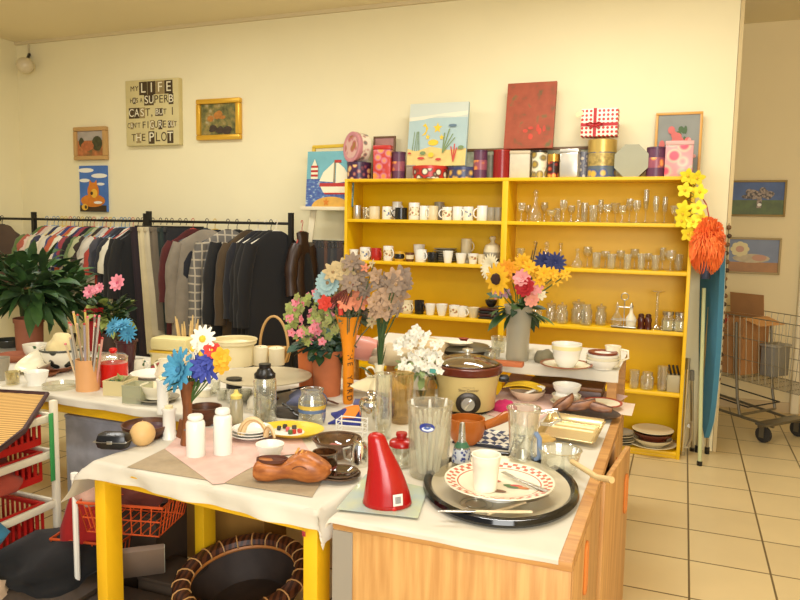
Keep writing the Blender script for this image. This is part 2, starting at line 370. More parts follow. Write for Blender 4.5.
# slogan board
def slogan():
    x0, x1, z0, z1 = -5.0, -4.385, 2.30, 2.905
    t = thing('slogan_board', 'cream board with cut-out style slogan lettering on the back wall', 'sign', ((x0+x1)/2, WB, z0))
    W, Hh = x1-x0, z1-z0
    bo = mat('cream_board', (212, 198, 142), 0.7, var=0.06, scale=12); part('board', M().box((0, -0.03, Hh/2), (W, 0.06, Hh), bev=0.004), bo, t)
    brown = mat('sepia_ink', (74, 56, 28), 0.7, var=0.2, scale=40); crm = mat('cream_ink', (236, 228, 196), 0.7); tan = mat('tan_ink', (150, 130, 84), 0.7)
    rows = [("MY LIFE", [.055, .055, 0, .105, .105, .105, .105], .1, .87), ("HAS A SUPERB", [.05]*6 + [.085]*6, .09, .69), ("CAST, BUT I", [.085]*5 + [.06]*4 + [.085]*2, .06, .5), ("CAN'T FIGURE OUT", [.055]*6+[.075]*6+[.055]*4, .03, .31), ("THE PLOT", [.08]*4 + [.1]*4, .1, .12)]
    R = random.Random(2)
    for txt, sizes, xs, zc in rows:
        m = M(); n = len(txt); 
        ws = [(0.30 if ch in " ,'" else 0.62)*sizes[i] for i, ch in enumerate(txt)]
        k = (W*(1-2*xs))/sum(ws)
        x = -W/2+xs*W
        for i, ch in enumerate(txt):
            wd = ws[i]*k
            if ch == ' ': x += wd; continue
            s = sizes[i]*1.05; dark = (txt.startswith('MY L') and i > 2) or R.random() < 0.5
            if dark and ch not in ",'": m.box((x+wd/2, -0.0608, zc*Hh), (wd*0.96, 0.001, s*1.1), 0 if R.random() < .8 else 2)
            vs, fs = text_mesh(ch, s*1.15, 0.0004)
            lw = max(v.x for v in vs)-min(v.x for v in vs); q = min(1.0, wd*0.86/max(lw, 1e-4))
            xf = Matrix.Translation((x+wd/2, -0.0622, zc*Hh)) @ Matrix.Rotation(PI/2, 4, 'X') @ Matrix.Diagonal((q, 1, 1, 1))
            m.add(vs, fs, 1 if dark and ch not in ",'" else 0, xf); x += wd
        part('lettering', m, [brown, crm, tan], t, smooth=False)
slogan()
# recess pictures
fg = mat('meadow_green_paint', (92, 108, 44), 0.5, var=0.3, scale=14)
b2 = mat('dusk_blue_paint', (76, 100, 150), 0.5, var=0.3, scale=8)
tr = ramp_mat('tree_crown_paint', 'ShaderNodeTexNoise', [(0.4, (70, 60, 50)), (0.6, (170, 150, 130))], (1, 1, 1), .5, Scale=60.0, Detail=4.0)
picture('framed_tree_painting', 'framed painting of a bare-trunked tree in a green meadow, upper picture in the recess', 0.335, 0.80, 1.725, 2.04, 7.05, 0.018, mat('dull_gold_frame', (150, 124, 62), .5),
        [(b2, 0), (fg, rect(0, 1, 0, .45))] + [(tr, s) for s in blobs(12, .55, .6, .15, .06, .1, 8)] + [(tr, rect(.51, .6, .2, .6)), (wh, ell(.56, .3, .04, .05))], 0.03)
picture('framed_flower_painting', 'framed painting of a pale flower on an ochre ground, lower picture in the recess', 0.325, 0.79, 1.22, 1.54, 7.05, 0.018, mat('grey_gold_frame', (168, 146, 98), .5),
        [(mat('haze_blue_paint', (128, 138, 160), .5, var=.15, scale=8), 0), (mat('ochre_ground_paint', (176, 124, 66), .5, var=.2, scale=10), rect(0, 1, 0, .3)), (mat('pale_cloth_paint', (196, 178, 140), .5, var=.2, scale=20), ell(.5, .42, .35, .14)), (mat('flesh_paint', (190, 140, 110), .5), ell(.65, .44, .14, .1))] + [(mat('petal_cream_paint', (222, 206, 150), .5), ell(.28+.11*math.cos(a), .7+.15*math.sin(a), .07, .09)) for a in [i*PI/4 for i in range(8)]] + [(mat('petal_pink_paint', (200, 150, 120), .5), ell(.28, .7, .08, .1))], 0.03)
# security camera at the corner
def seccam():
    p = Vector((-6.29, WB, 3.22))
    t = thing('security_camera', 'small dome camera on a thin conduit high in the wall corner', 'camera', p)
    part('conduit', M().tube([(0.02, -0.01, 0.15), (0.02, -0.012, 0.02)], 0.008), mat('conduit_grey', (200, 186, 150), .6), t)
    part('bracket', M().tube([(0.02, -0.005, 0.03), (0.05, -0.05, -0.02), (0.07, -0.09, -0.05)], 0.016), BLACK, t)
    part('dome', M().ball((0.10, -0.13, -0.11), 0.085, sc=(1, 1, .95)), mat('dome_plastic', (214, 200, 166), .3), t)
seccam()
# ================================================================ yellow shelf unit
SX0, SXM, SX1, SY, ST = -2.56, -1.2464, 0.052, 5.235, 1.957
Z1, Z2, Z3, Z4, Z5 = 1.6395, 1.3102, 0.8947, 0.4646, 0.0479
def shelf_unit():
    t = thing('shelf_unit', 'tall two-bay bright yellow shelving unit against the back wall', 'shelf', (SX0, SY, 0))
    D = WB-SY-0.005; W = SX1-SX0; th = 0.024
    def bx(name, x0, x1, z0, z1, y0=0.0, y1=None):
        y1 = D if y1 is None else y1
        return part(name, M().box(((x0+x1)/2-SX0, (y0+y1)/2, (z0+z1)/2), (x1-x0, y1-y0, z1-z0), bev=0.002), YEL, t)
    bx('back_panel', SX0+th, SX1-th, 0.05, ST-0.02, D-0.008, D)
    bx('side_panel', SX0, SX0+th, 0, ST); bx('side_panel', SX1-th, SX1, 0, ST); bx('divider', SXM-0.022, SXM+0.022, 0, ST-th)
    bx('top_board', SX0+th, SX1-th, ST-th, ST)
    for a, b in ((SX0+th, SXM-0.022), (SXM+0.022, SX1-th)):
        for z in (Z1, Z2, Z3, Z4, Z5): bx('shelf_board', a, b, z-0.026, z, 0.004, D-0.009)
        bx('plinth', a, b, 0, Z5-0.027, 0.01, 0.03)
shelf_unit()
# ---------------------------------------------------------------- crockery and glass makers
def mug(label, x, y, z, r, h, m, ang=-0.4, taper=1.0, handle=True, cat='mug', group=None, band=None, name='mug'):
    t = thing(name, label, cat, (x, y, z), group=group)
    pr = [(r*taper*0.92, 0), (r*taper, 0.004), (r*(taper+1)/2, h*0.5), (r, h)]
    part('body', M().lathe(shell(pr, 0.0035, 0.006), 20), m, t)
    if band: part('printed_band', M().lathe([(r*taper+0.0006, h*.25), ((r*(1+taper)/2)+0.0008, h*.5), (r*.99+0.0008, h*.75)], 20), band, t)
    if handle:
        q = []
        for i in range(9):
            a = -PI/2+PI*i/8; q.append((math.cos(ang)*(r*0.93+0.028*math.cos(a)), math.sin(ang)*(r*0.93+0.028*math.cos(a)), h*0.5+h*0.31*math.sin(a)))
        part('handle', M().tube(q, 0.0048, 6), m, t)
    return t
def bowl_prof(r, h, foot=0.45, t=0.004):
    return shell([(r*foot, 0), (r*foot, h*0.06), (r*0.72, h*0.28), (r*0.92, h*0.62), (r, h)], t, h*0.1)
def bowl(label, x, y, z, r, h, m, cat='bowl', group=None, name='bowl', foot=0.45):
    return tag(obj(name, M().lathe(bowl_prof(r, h, foot), 28), m, loc=(x, y, z)), label, cat, group)
def plate(label, x, y, z, r, m, h=0.022, rim=None, cat='plate', group=None, name='plate'):
    pr = [(0, 0), (r*0.55, 0), (r*0.62, 0.004), (r, h), (r*0.995, h+0.003), (r*0.62, 0.009), (r*0.5, 0.006), (0, 0.006)]
    if not rim: return tag(obj(name, M().lathe(pr, 32), m, loc=(x, y, z)), label, cat, group)
    t = thing(name, label, cat, (x, y, z), group=group)
    part('body', M().lathe(pr, 32), m, t); part('rim_band', M().lathe([(r*.9, h*.83+.0035), (r+0.001, h+0.0035), (r+.001, h-.002), (r*.9, h*.83-.003)], 32), rim, t)
    return t
GP = {
 'tumbler': lambda r, h: shell([(r*.8, 0), (r*.85, h*.1), (r, h)], .002, .008),
 'stem': lambda r, h: [(0, 0), (r*.85, .001), (r*.8, .005), (.006, .012), (.005, h*.45), (r*.55, h*.52), (r, h*.72), (r*.9, h), (r*.88, h), (r*.96, h*.72), (r*.5, h*.55), (0, h*.5)],
 'flute': lambda r, h: [(0, 0), (r, .001), (r*.9, .005), (.006, .012), (.005, h*.35), (r*.6, h*.42), (r*.8, h*.7), (r*.75, h), (r*.72, h), (r*.76, h*.7), (r*.5, h*.45), (0, h*.42)],
 'decanter': lambda r, h: [(0, 0), (r*.85, 0), (r, h*.1), (r*.95, h*.3), (r*.4, h*.5), (r*.28, h*.62), (r*.3, h*.74), (r*.5, h*.77), (r*.2, h*.8), (r*.45, h*.88), (r*.3, h*.97), (0, h)],
 'coupe': lambda r, h: [(0, 0), (r*.6, .001), (r*.5, .005), (.006, .012), (.006, h*.4), (r*.7, h*.55), (r, h), (r*.97, h), (r*.66, h*.6), (0, h*.5)],
 'jar': lambda r, h: shell([(r*.9, 0), (r, h*.06), (r, h*.72), (r*.78, h*.84), (r*.8, h)], .003, .008),
 'holder': lambda r, h: [(0, 0), (r, 0), (r*.95, .01), (r*.4, .03), (r*.25, h*.2), (r*.2, h*.85), (r*.35, h*.93), (r, h*.97), (r, h), (0, h)],
 'candlestick': lambda r, h: [(0, 0), (r, 0), (r*.9, .012), (r*.35, .03), (r*.5, h*.3), (r*.25, h*.4), (r*.35, h*.75), (r*.6, h*.82), (r*.55, h), (0, h)],
}
GNAME = {'tumbler': 'tumbler', 'stem': 'wine glass', 'flute': 'champagne flute', 'decanter': 'stoppered decanter', 'coupe': 'dessert glass', 'jar': 'glass jar', 'holder': 'flat-topped candle holder', 'candlestick': 'glass candlestick'}
def gware(kind, label, x, y, z, r, h, group=None, m=None, lid=None):
    nm = {'tumbler': 'glass_tumbler', 'stem': 'wine_glass', 'flute': 'champagne_flute', 'decanter': 'decanter', 'coupe': 'dessert_glass', 'jar': 'glass_jar', 'holder': 'candle_holder', 'candlestick': 'candlestick'}[kind]
    if not lid: return tag(obj(nm, M().lathe(GP[kind](r, h), 18), m or GLASS, loc=(x, y, z)), label, 'glass', group)
    t = thing(nm, label, 'jar', (x, y, z), group=group)
    part('body', M().lathe(GP[kind](r, h), 18), m or GLASS, t)
    part('lid', M().lathe([(0, h), (r*.86, h), (r*.86, h+.012), (r*.7, h+.018), (r*.2, h+.02), (r*.2, h+.035), (0, h+.037)], 18), lid, t)
    return t
SYB = SY+0.10
def sx(px, z, y=SYB): return XZ(px, z, y)
SM = mpp((-1.9, SYB, 1.6))      # metres per pixel at the shelf, left bay
SMR = mpp((-0.6, SYB, 1.4))
cream2 = mat('stoneware_cream', (222, 208, 170), 0.35); greym = mat('grey_glaze', (150, 142, 122), 0.4); navy = mat('navy_glaze', (30, 34, 52), 0.25)
blackg = mat('black_glaze', (28, 28, 28), 0.2); redg = mat('red_glaze', (178, 36, 30), 0.3); browng = mat('brown_glaze', (98, 56, 30), 0.35); silv = mat('brushed_tin', (200, 198, 196), 0.3, 0.85)
yellg = mat('mustard_glaze', (206, 160, 40), .35)
pr1 = ramp_mat('floral_print', 'ShaderNodeTexVoronoi', [(0.25, (186, 110, 90)), (0.35, (150, 150, 90)), (0.45, (234, 222, 190))], (1, 1, 1), .3, Scale=45.0)
pr2 = ramp_mat('blue_print', 'ShaderNodeTexVoronoi', [(0.22, (90, 110, 150)), (0.4, (234, 226, 200))], (1, 1, 1), .3, Scale=40.0)
GU = 'mugs on the upper shelf of the left bay'
L1 = [(357, 8.5, 14, silv, 0, 0, 'silver metal tumbler'), (366, 7, 12, GLASS, 0, 0, 'clear glass cup'), (374.5, 11, 13, cream2, 1, 0, 'cream mug with a hidden handle'), (387, 10, 13, WHITE, 1, pr2, 'white mug with a blue printed band'), (401, 12.5, 12, blackg, 1, 0, 'black mug'),
      (414, 11, 17, WHITE, 0, pr1, 'tall white floral cup'), (424, 9, 14, WHITE, 1, 0, 'plain white mug'), (433, 10, 14, cream2, 1, 0, 'cream mug in the middle of the row'), (447, 10, 13, WHITE, 1, pr1, 'white mug with a red floral band'), (457.5, 10, 13.5, WHITE, 1, 0, 'plain white mug'), (468, 10.5, 13.5, WHITE, 0, pr2, 'white mug with faint blue print'), (482, 10.5, 14.5, WHITE, 1, 0, 'tall plain white mug'), (491, 8, 13, greym, 0, 0, 'grey tumbler'), (498, 7, 13, greym, 0, 0, 'narrow grey tumbler')]
for i, (px, w_, h_, m, hd, bd, nm) in enumerate(L1):
    mug(f'{nm}, {ORD[i]} from left on the top mug shelf', sx(px, Z1), SYB, Z1, w_*SM/2, h_*SM, m, R_ := (-2.7 if i % 3 else -0.5), handle=bool(hd), band=bd or None, group=GU, cat='mug' if hd else 'cup', name='mug' if hd else 'cup')
for px, nm, m, r_ in ((397, 'white', WHITE, 5), (439, 'grey-white', greym, 5)):
    mug(f'{nm} mug showing above the front row of the top mug shelf', sx(px, Z1, SYB+.14), SYB+.14, Z1, 5*SM, 18.5*SM, m, -0.3, group=GU)
GU2 = 'mugs and jars on the middle shelf of the left bay'
L2 = [(355.5, 10, 10.5, WHITE, 0, 0, 'small white cup', .75), (366.5, 11, 13, WHITE, 1, pr2, 'white mug with dark lettering', .95), (377.5, 11, 12.5, redg, 1, 0, 'red mug', .95), (389.5, 10.5, 15, WHITE, 1, pr1, 'tall white mug with a floral print', .9), (401, 10.5, 10, yellg, 1, blackg, 'yellow mug with a black band', 1),
      (411, 9, 9, browng, 0, cream2, 'brown cup with a cream band', .9), (422, 11.5, 12.5, WHITE, 1, 0, 'white mug standing before a bowl', .95), (434, 11, 10, blackg, 0, 0, 'low black mug', .95), (449, 10.5, 12, WHITE, 0, 0, 'white cup under a taller one', .7), (462, 11, 10, WHITE, 0, 0, 'white teacup', .7), (474, 10.5, 10, WHITE, 0, pr1, 'white teacup with a faint floral print', .7), (482, 7, 9.5, cream2, 0, 0, 'small cream cup', .8)]
for i, (px, w_, h_, m, hd, bd, nm, tp) in enumerate(L2):
    mug(f'{nm}, {ORD[i]} in front on the middle mug shelf', sx(px, Z2), SYB-.03, Z2, w_*SM/2, h_*SM, m, -0.5, tp, handle=bool(hd), band=bd or None, group=GU2, cat='mug' if hd else 'cup', name='mug' if hd else 'cup')
bowl('white bowl behind the front row on the middle mug shelf', sx(419, Z2, SYB+.12), SYB+.12, Z2, 6*SM, 17*SM, WHITE, group=GU2)
for k in range(6):
    plate(f'grey-rimmed saucer, {ORD[k]} from the bottom in a stack on the middle mug shelf', sx(445, Z2, SYB+.1), SYB+.1, Z2+k*.018, 12*SM, greym, .016, group='saucer stack on the middle mug shelf', name='saucer', cat='saucer')
mug('tall cream mug standing on an upturned stack at the middle mug shelf', sx(466, Z2, SYB+.11), SYB+.11, Z2+.07, 5.2*SM, 15*SM, cream2, -0.2, group=GU2)
bowl('grey bowl carrying the tall cream mug on the middle mug shelf', sx(466, Z2, SYB+.11), SYB+.11, Z2, 8*SM, .07, greym, foot=.8, group=GU2)
def lidded_jar():
    x = sx(492, Z2, SYB+.08); t = thing('storage_jar', 'large grey-cream lidded pot at the right end of the middle mug shelf', 'jar', (x, SYB+.08, Z2))
    r = 8.5*SM; part('body', M().lathe(shell([(r*.85, 0), (r, .03), (r, .11), (r*.92, .12)], .005, .01), 24), cream2, t)
    part('band', M().lathe([(r+.001, .05), (r+.002, .055), (r+.002, .085), (r+.001, .09)], 24), greym, t)
    part('lid', M().lathe([(0, .12), (r*.95, .12), (r*.8, .145), (r*.3, .16), (r*.2, .175), (r*.4, .195), (r*.3, .21), (0, .215)], 24), cream2, t)
lidded_jar()
bowl('small black bowl in front of the grey-cream lidded pot', sx(496, Z2), SYB-.06, Z2, 5*SM, 6*SM, blackg, group=GU2)
GU3 = 'bowls and mugs on the lower shelf of the left bay'
L3 = [(408, 12, 13, cream2, 1, pr1, 'cream mug with a printed flower', .95), (420, 10, 14, blackg, 1, 0, 'black mug', .9), (431, 11, 11, WHITE, 0, 0, 'white bowl-shaped cup', .7), (442.5, 12, 11.5, WHITE, 0, 0, 'deep white bowl', .6), (455, 11, 11, WHITE, 1, pr1, 'white mug with a floral print', .9), (463, 10, 10.5, WHITE, 1, 0, 'plain white mug', .9), (474, 13, 10, cream2, 0, 0, 'cream bowl', .6)]
for i, (px, w_, h_, m, hd, bd, nm, tp) in enumerate(L3):
    mug(f'{nm}, {ORD[i]} from left on the lowest mug shelf', sx(px, Z3), SYB-.02, Z3, w_*SM/2, h_*SM, m, -0.5, tp, handle=bool(hd), band=bd or None, group=GU3, cat='mug' if hd else 'bowl', name='mug' if hd else 'bowl')
for k in range(4):
    x = sx(490, Z3); tag(obj('square_bowl', M().box((0, 0, .02), (.15, .13, .018), bev=.006), blackg if k % 2 == 0 else mat('maroon_glaze', (66, 26, 22), .3), loc=(x, SYB-.01, Z3+k*.022-.011)), f'dark square dish, {ORD[k]} from the bottom in the stack beside the shelf divider', 'dish', 'dark dishes by the divider')
bowl('black bowl on top of the dark square dishes', sx(491, Z3), SYB-.01, Z3+.089, 6*SM, .055, blackg)
# ---------------------------------------------------------------- glass shelves, right bay
def grow(items, z, y, sh, grp):
    for i, (px, k, w_, h_) in enumerate(items):
        yy = y+(0.09 if i % 2 else -0.02)
        gware(k, f'clear {GNAME[k]}, {ORD[i]} from left on the {sh} glassware shelf', sx(px, z, yy), yy, z, w_*SMR/2, h_*SMR, grp)
grow([(521, 'stem', 9, 19), (527.5, 'stem', 7, 17), (535, 'decanter', 13, 33), (544, 'stem', 8, 20), (551, 'coupe', 11, 12), (557, 'tumbler', 8, 14), (563, 'stem', 8, 22), (571, 'stem', 8, 17), (578, 'candlestick', 7, 22), (584, 'tumbler', 8, 20), (593, 'tumbler', 9, 17), (600, 'flute', 7, 23), (607, 'stem', 9, 18), (615, 'coupe', 10, 20), (622, 'stem', 8, 17), (629, 'stem', 8, 24), (636, 'stem', 8, 22), (645, 'flute', 7, 33), (655, 'flute', 7, 26), (664, 'flute', 7, 26), (675, 'coupe', 11, 17), (681, 'tumbler', 8, 14)], Z1, SYB, 'top', 'glasses on the top glassware shelf')
grow([(520, 'coupe', 10, 18), (535, 'decanter', 12, 26), (546, 'decanter', 13, 26), (560, 'decanter', 12, 25), (577, 'decanter', 11, 20), (587, 'stem', 10, 21), (596, 'tumbler', 9, 16), (605, 'stem', 10, 17), (611, 'tumbler', 9, 15), (620, 'stem', 9, 18), (627, 'tumbler', 8, 15), (634, 'stem', 9, 20), (641, 'tumbler', 8, 16), (648, 'stem', 8, 16), (655, 'tumbler', 8, 15), (662, 'flute', 8, 22), (670, 'stem', 10, 20), (678, 'tumbler', 9, 16)], Z2, SYB, 'second', 'glasses on the second glassware shelf')
LIDG = glass('lid_glass', (240, 239, 228), .05, (.05, .5), haze=.12)
for i, (px, w_, h_, ld) in enumerate([(536, 13, 15, 0), (550, 12, 17, 1), (562, 12, 17, 1), (577, 15, 20, 1), (586, 12, 21, 0), (600, 12, 17, 1)]):
    gware('jar', f'clear storage jar, {ORD[i]} jar from the left on the third glassware shelf', sx(px, Z3), SYB+(.04 if i % 2 else -.02), Z3, w_*SMR/2, h_*SMR, 'jars on the third glassware shelf', lid=LIDG if ld else None)
def cruet():
    z = Z3; x = sx(624, z); t = thing('cruet_stand', 'wire-handled cruet stand with two glass bottles on the third glassware shelf', 'cruet set', (x, SYB-.05, z))
    part('tray', M().box((0, 0, .012), (.17, .08, .012), bev=.004), STEEL, t)
    part('handle', M().tube([(0, 0, .018), (0, 0, .20)], .004, 6).tube([(.025*math.cos(a), 0, .225+.025*math.sin(a)) for a in [i*2*PI/14 for i in range(14)]], .0035, 6, closed=True).tube([(-.05, 0, .15), (.05, 0, .15)], .003, 6), STEEL, t)
    part('tray_wall', M().tube([(-.085, -.04, .06), (.085, -.04, .06), (.085, .04, .06), (-.085, .04, .06)], .003, 6, closed=True), STEEL, t)
    for k, (dx, m) in enumerate(((-.048, GLASS), (.048, mat('milky_glass', (222, 214, 188), .2)))):
        b = thing('cruet_bottle', ('clear' if k == 0 else 'cloudy white') + ' stoppered cruet bottle in the wire stand', 'bottle', (x+dx, SYB-.05, z+.0185))
        part('body', M().lathe([(0, 0), (.033, 0), (.036, .02), (.034, .06), (.012, .095), (.011, .125), (.015, .13), (0, .13)], 18), m, b)
        part('stopper', M().lathe([(.009, .13), (.014, .137), (.01, .15), (.004, .165), (0, .167)], 12), GLASS if k == 0 else STEEL, b)
cruet()
def salt(px, k):
    x = sx(px, Z3); t = thing('salt_shaker', ('first' if k == 0 else 'second')+' of two dark brown shakers on the third glassware shelf, counted from the left', 'shaker', (x, SYB-.04, Z3))
    part('body', M().lathe([(0, 0), (.026, 0), (.022, .04), (.026, .07), (.02, .085), (0, .085)], 14), mat('brown_glass', (74, 26, 14), .15), t)
    part('cap', M().lathe([(.02, .085), (.021, .1), (.012, .11), (0, .111)], 14), mat('dark_brown_cap', (60, 24, 16), .3), t)
salt(641, 0); salt(648, 1)
gware('holder', 'tall flat-topped glass candle holder on the third glassware shelf', sx(656, Z3), SYB, Z3, 9*SMR/2+.012, 38*SMR)
for i, (px, c) in enumerate(((667.5, 0), (680, 1))):
    t = thing('shaker_jar', f'{ORD[i]} of two matching jars with metal lids and pale contents, counted from the left', 'jar', (sx(px, Z3), SYB-.03, Z3))
    r = 6.2*SMR; part('body', M().lathe(shell([(r, 0), (r, .075), (r*.8, .095), (r*.8, .115)], .003, .006), 18), GLASS, t)
    part('contents', M().lathe([(0, .007), (r*.93, .007), (r*.93, .07), (0, .072)], 18), mat('pale_grain', (214, 196, 140), .9, var=.2, scale=200), t)
    part('lid', M().lathe([(r*.84, .112), (r*.86, .133), (0, .136)], 18), STEEL, t)
for i, (px, k, w_, h_) in enumerate([(634, 'tumbler', 10, 18), (647, 'jar', 13, 17), (662, 'tumbler', 11, 24)]):
    gware(k, ['narrow clear glass tumbler left of a round jar on the fourth shelf', 'round clear glass jar on the fourth shelf', 'tall clear glass tumbler beside the knife block'][i], sx(px, Z4), SYB-.03, Z4, w_*SMR/2, h_*SMR)
def knives():
    x = sx(673, Z4); t = thing('knife_block', 'grey knife block with black-handled knives on the fourth shelf', 'knife block', (x, SYB-.02, Z4))
    part('block', M().box((0, 0, .06), (.085, .09, .12), bev=.006), mat('grey_block', (168, 156, 120), .5), t)
    for k in range(3): part('knife_handle', M().box((-.026+.026*k, -.01, .15), (.014, .024, .085), bev=.005, rot=(.25, -.25, 0)), BLACK, t)
knives()
# plates on the bottom board
x = sx(652, Z5); y = SYB
pl = [(.155, WHITE, .016), (.148, greym, .014), (.14, WHITE, .05), (.138, WHITE, .016)]
zz = Z5
plate('wide grey-white plate at the bottom of the plate pile on the lowest shelf', x, y, zz, .165, cream2, .025); zz += .012
bowl('white bowl under the brown bowl in the plate pile on the lowest shelf', x, y, zz, .137, .05, cream2, foot=.6); zz += .04
bowl('shiny brown bowl in the middle of the plate pile on the lowest shelf', x, y, zz, .138, .055, mat('oxblood_glaze', (96, 38, 20), .25), foot=.7); zz += .045
plate('white oval-looking plate on top of the plate pile on the lowest shelf', x, y, zz, .142, cream2, .026)
for k in range(5): plate(f'grey-white plate, {ORD[k]} from the bottom in the low stack beside the cabinet', sx(619, Z5), SYB-.03, Z5+k*.017, .12-.004*k, cream2 if k % 2 else greym, .02, group='low plate stack on the lowest shelf')
# ================================================================ things along the top of the shelf unit
TY = SY+0.12
def tx(px, y=TY): return XZ(px, ST, y)
def lean(name, label, cat, pxl, pxr, yb, zb, h, tilt, art, thick=0.03, fw=0, fmat=None, group=None):
    "canvas leaning back against the wall: bottom edge at depth yb and height zb"
    x0, x1 = XZ(pxl, zb, yb), XZ(pxr, zb, yb)
    t = thing(name, label, cat, ((x0+x1)/2, yb, zb), group=group, rot=(-tilt, 0, 0))
    W = x1-x0
    if fw:
        m = M()
        for (a, b, c, d) in ((-W/2, W/2, 0, fw), (-W/2, W/2, h-fw, h), (-W/2, -W/2+fw, fw, h-fw), (W/2-fw, W/2, fw, h-fw)):
            m.box(((a+b)/2, thick/2, (c+d)/2), (b-a, thick, d-c), bev=.003)
        part('frame', m, fmat, t)
    paint(t, -W/2+fw, fw, W-2*fw, h-2*fw, thick*.3 if fw else 0, art, thick*.6 if fw else thick)
    return t
# printed tins
def prt(name, base, d1, d2, scale): return ramp_mat(name, 'ShaderNodeTexVoronoi', [(0.28, d1), (0.44, d2), (0.58, base)], (1, 1, 1), .3, Scale=scale)
def round_tin(name, label, px, w, h, m, lidm=None, y=TY, z=ST, cat='tin', lidh=.012, bandm=None):
    x = XZ(px, z, y); r = w*mpp((x, y, z))/2; h *= mpp((x, y, z))
    t = thing(name, label, cat, (x, y, z))
    part('body', M().lathe([(0, 0), (r, 0), (r, h-lidh), (0, h-lidh)], 28), m, t)
    part('lid', M().lathe([(r+.0015, h-lidh-.004), (r+.002, h-.002), (r-.004, h), (0, h-.001)], 28), lidm or m, t)
    if bandm: part('printed_band', M().lathe([(r+.0008, h*.3), (r+.001, h*.32), (r+.001, h*.62), (r+.0008, h*.64)], 28), bandm, t)
    return t
def box_tin(name, label, px, w, h, d, m, lidm, y=TY, z=ST, rz=0, cat='tin', bev=.006):
    x = XZ(px, z, y); k = mpp((x, y, z)); W, Hh = w*k, h*k
    t = thing(name, label, cat, (x, y, z), rz)
    part('body', M().box((0, 0, Hh*.44), (W, d, Hh*.88), bev=bev), m, t)
    part('lid', M().box((0, 0, Hh*.94), (W+.003, d+.003, Hh*.12), bev=.003), lidm, t)
    return t
purpf = prt('purple_floral_print', (56, 32, 66), (230, 190, 120), (150, 80, 90), 22)
fl_tin = round_tin('biscuit_tin', 'low dark purple floral biscuit tin at the left end of the shelf top', 359, 24, 17, purpf, mat('tin_purple_lid', (64, 38, 70), .3), lidh=.02)
def hat_tin():
    y = TY-.02; z = ST+17*SM; x = XZ(357, z, y); r = .12; dpt = .115
    t = thing('round_tin', 'round pink and white tin standing on edge on the dark purple floral tin', 'tin', (x, y, z+r), rot=(PI/2-.06, 0, -.55))
    part('body', M().lathe([(0, -dpt/2), (r, -dpt/2), (r, dpt*.2), (0, dpt*.2)], 36), prt('white_motif_band', (232, 222, 200), (120, 120, 110), (200, 150, 140), 24), t)
    part('lid', M().lathe([(r+.001, dpt*.2), (r+.003, dpt*.22), (r+.003, dpt*.48), (r-.004, dpt*.5), (r*.8, dpt*.5), (r*.78, dpt*.485), (0, dpt*.485)], 36), [mat('tin_pink', (206, 140, 148), .4)], t)
    part('lid_picture', M().lathe([(0, dpt*.492), (r*.76, dpt*.492)], 36), prt('rose_lid_print', (222, 180, 170), (170, 120, 70), (196, 110, 120), 16), t)
hat_tin()
lean('framed_print', 'wood-framed pinkish print standing behind the tall red tin', 'picture', 372, 394, WB-.07, ST, 46*SM, .04, [(mat('dusty_pink_paint', (180, 128, 120), .6, var=.15, scale=12), 0)], .02, .016, mat('brown_frame', (110, 76, 46), .5))
box_tin('tall_tin', 'tall rectangular red and orange tin on the shelf top beside the purple biscuit tin', 383, 18, 33, .09, prt('red_orange_print', (196, 62, 52), (230, 150, 70), (200, 120, 140), 16), mat('tin_red', (190, 44, 36), .3), y=TY-.03, rz=.12)
purp = mat('purple_tin', (96, 54, 80), .35); orp = prt('orange_flower_print', (150, 80, 96), (236, 190, 130), (226, 140, 70), 20)
round_tin('tea_tin', 'purple tea tin with an orange band, beside the tall red tin', 398.5, 13.5, 27, purp, mat('purple_lid', (84, 46, 72), .3), bandm=orp)
box_tin('small_box', 'small grey box half hidden behind the purple tea tin at the left', 412, 10, 14, .07, mat('grey_card', (150, 136, 118), .6), mat('grey_card_lid', (160, 146, 128), .6))
round_tin('biscuit_tin', 'low round red tin with white flowers, under the sea-floor canvas', 430, 35, 12.5, prt('red_daisy_print', (188, 46, 36), (240, 226, 196), (60, 50, 46), 18), mat('tin_red_lid', (196, 52, 40), .3), y=TY-.01, lidh=.02)
round_tin('biscuit_tin', 'low round dark blue tin with gold flowers, beside the red daisy tin', 463, 30, 11.5, prt('blue_gold_print', (60, 66, 100), (220, 180, 90), (150, 120, 90), 20), mat('tin_blue_lid', (58, 66, 106), .3), y=TY+.02, lidh=.02)
sand = mat('sand_paint', (226, 200, 124), .6, var=.12, scale=18); sea = mat('sea_paint', (172, 196, 196), .6, var=.06, scale=6); sky = mat('pale_sky_paint', (200, 208, 196), .6)
yl = mat('lemon_paint', (232, 196, 52), .6); wd = mat('seaweed_paint', (120, 140, 90), .6); rd = mat('coral_paint', (196, 70, 56), .6); gy = mat('fish_grey_paint', (100, 124, 140), .6); lt = mat('foam_white_paint', (226, 222, 200), .6)
def star(cx, cy, r, n=5, q=.45, a0=.3): return [(cx+r*(1 if i % 2 == 0 else q)*math.cos(a0+i*PI/n)*.9, cy+r*(1 if i % 2 == 0 else q)*math.sin(a0+i*PI/n)) for i in range(2*n)]
art = [(sea, 0), (sky, rect(0, 1, .76, 1)), (lt, [(0, .72), (.25, .74), (.5, .79), (.8, .77), (1, .8), (1, .86), (.6, .83), (.3, .8), (0, .78)]), (sand, [(0, 0), (1, 0), (1, .27), (.7, .25), (.4, .31), (.15, .24), (0, .28)]),
       (yl, star(.5, .6, .09)), (yl, [(.23, .48), (.3, .55), (.3, .62), (.24, .64), (.29, .68), (.34, .6), (.3, .5)]), (yl, ell(.44, .37, .09, .05)), (yl, star(.34, .46, .05)), (yl, star(.58, .45, .05))]
for k, x in enumerate((.08, .12, .16, .2)): art.append((wd, [(x, .24), (x+.012, .24), (x+.03*math.sin(k+1)+.01, .55), (x+.03*math.sin(k+1), .55)]))
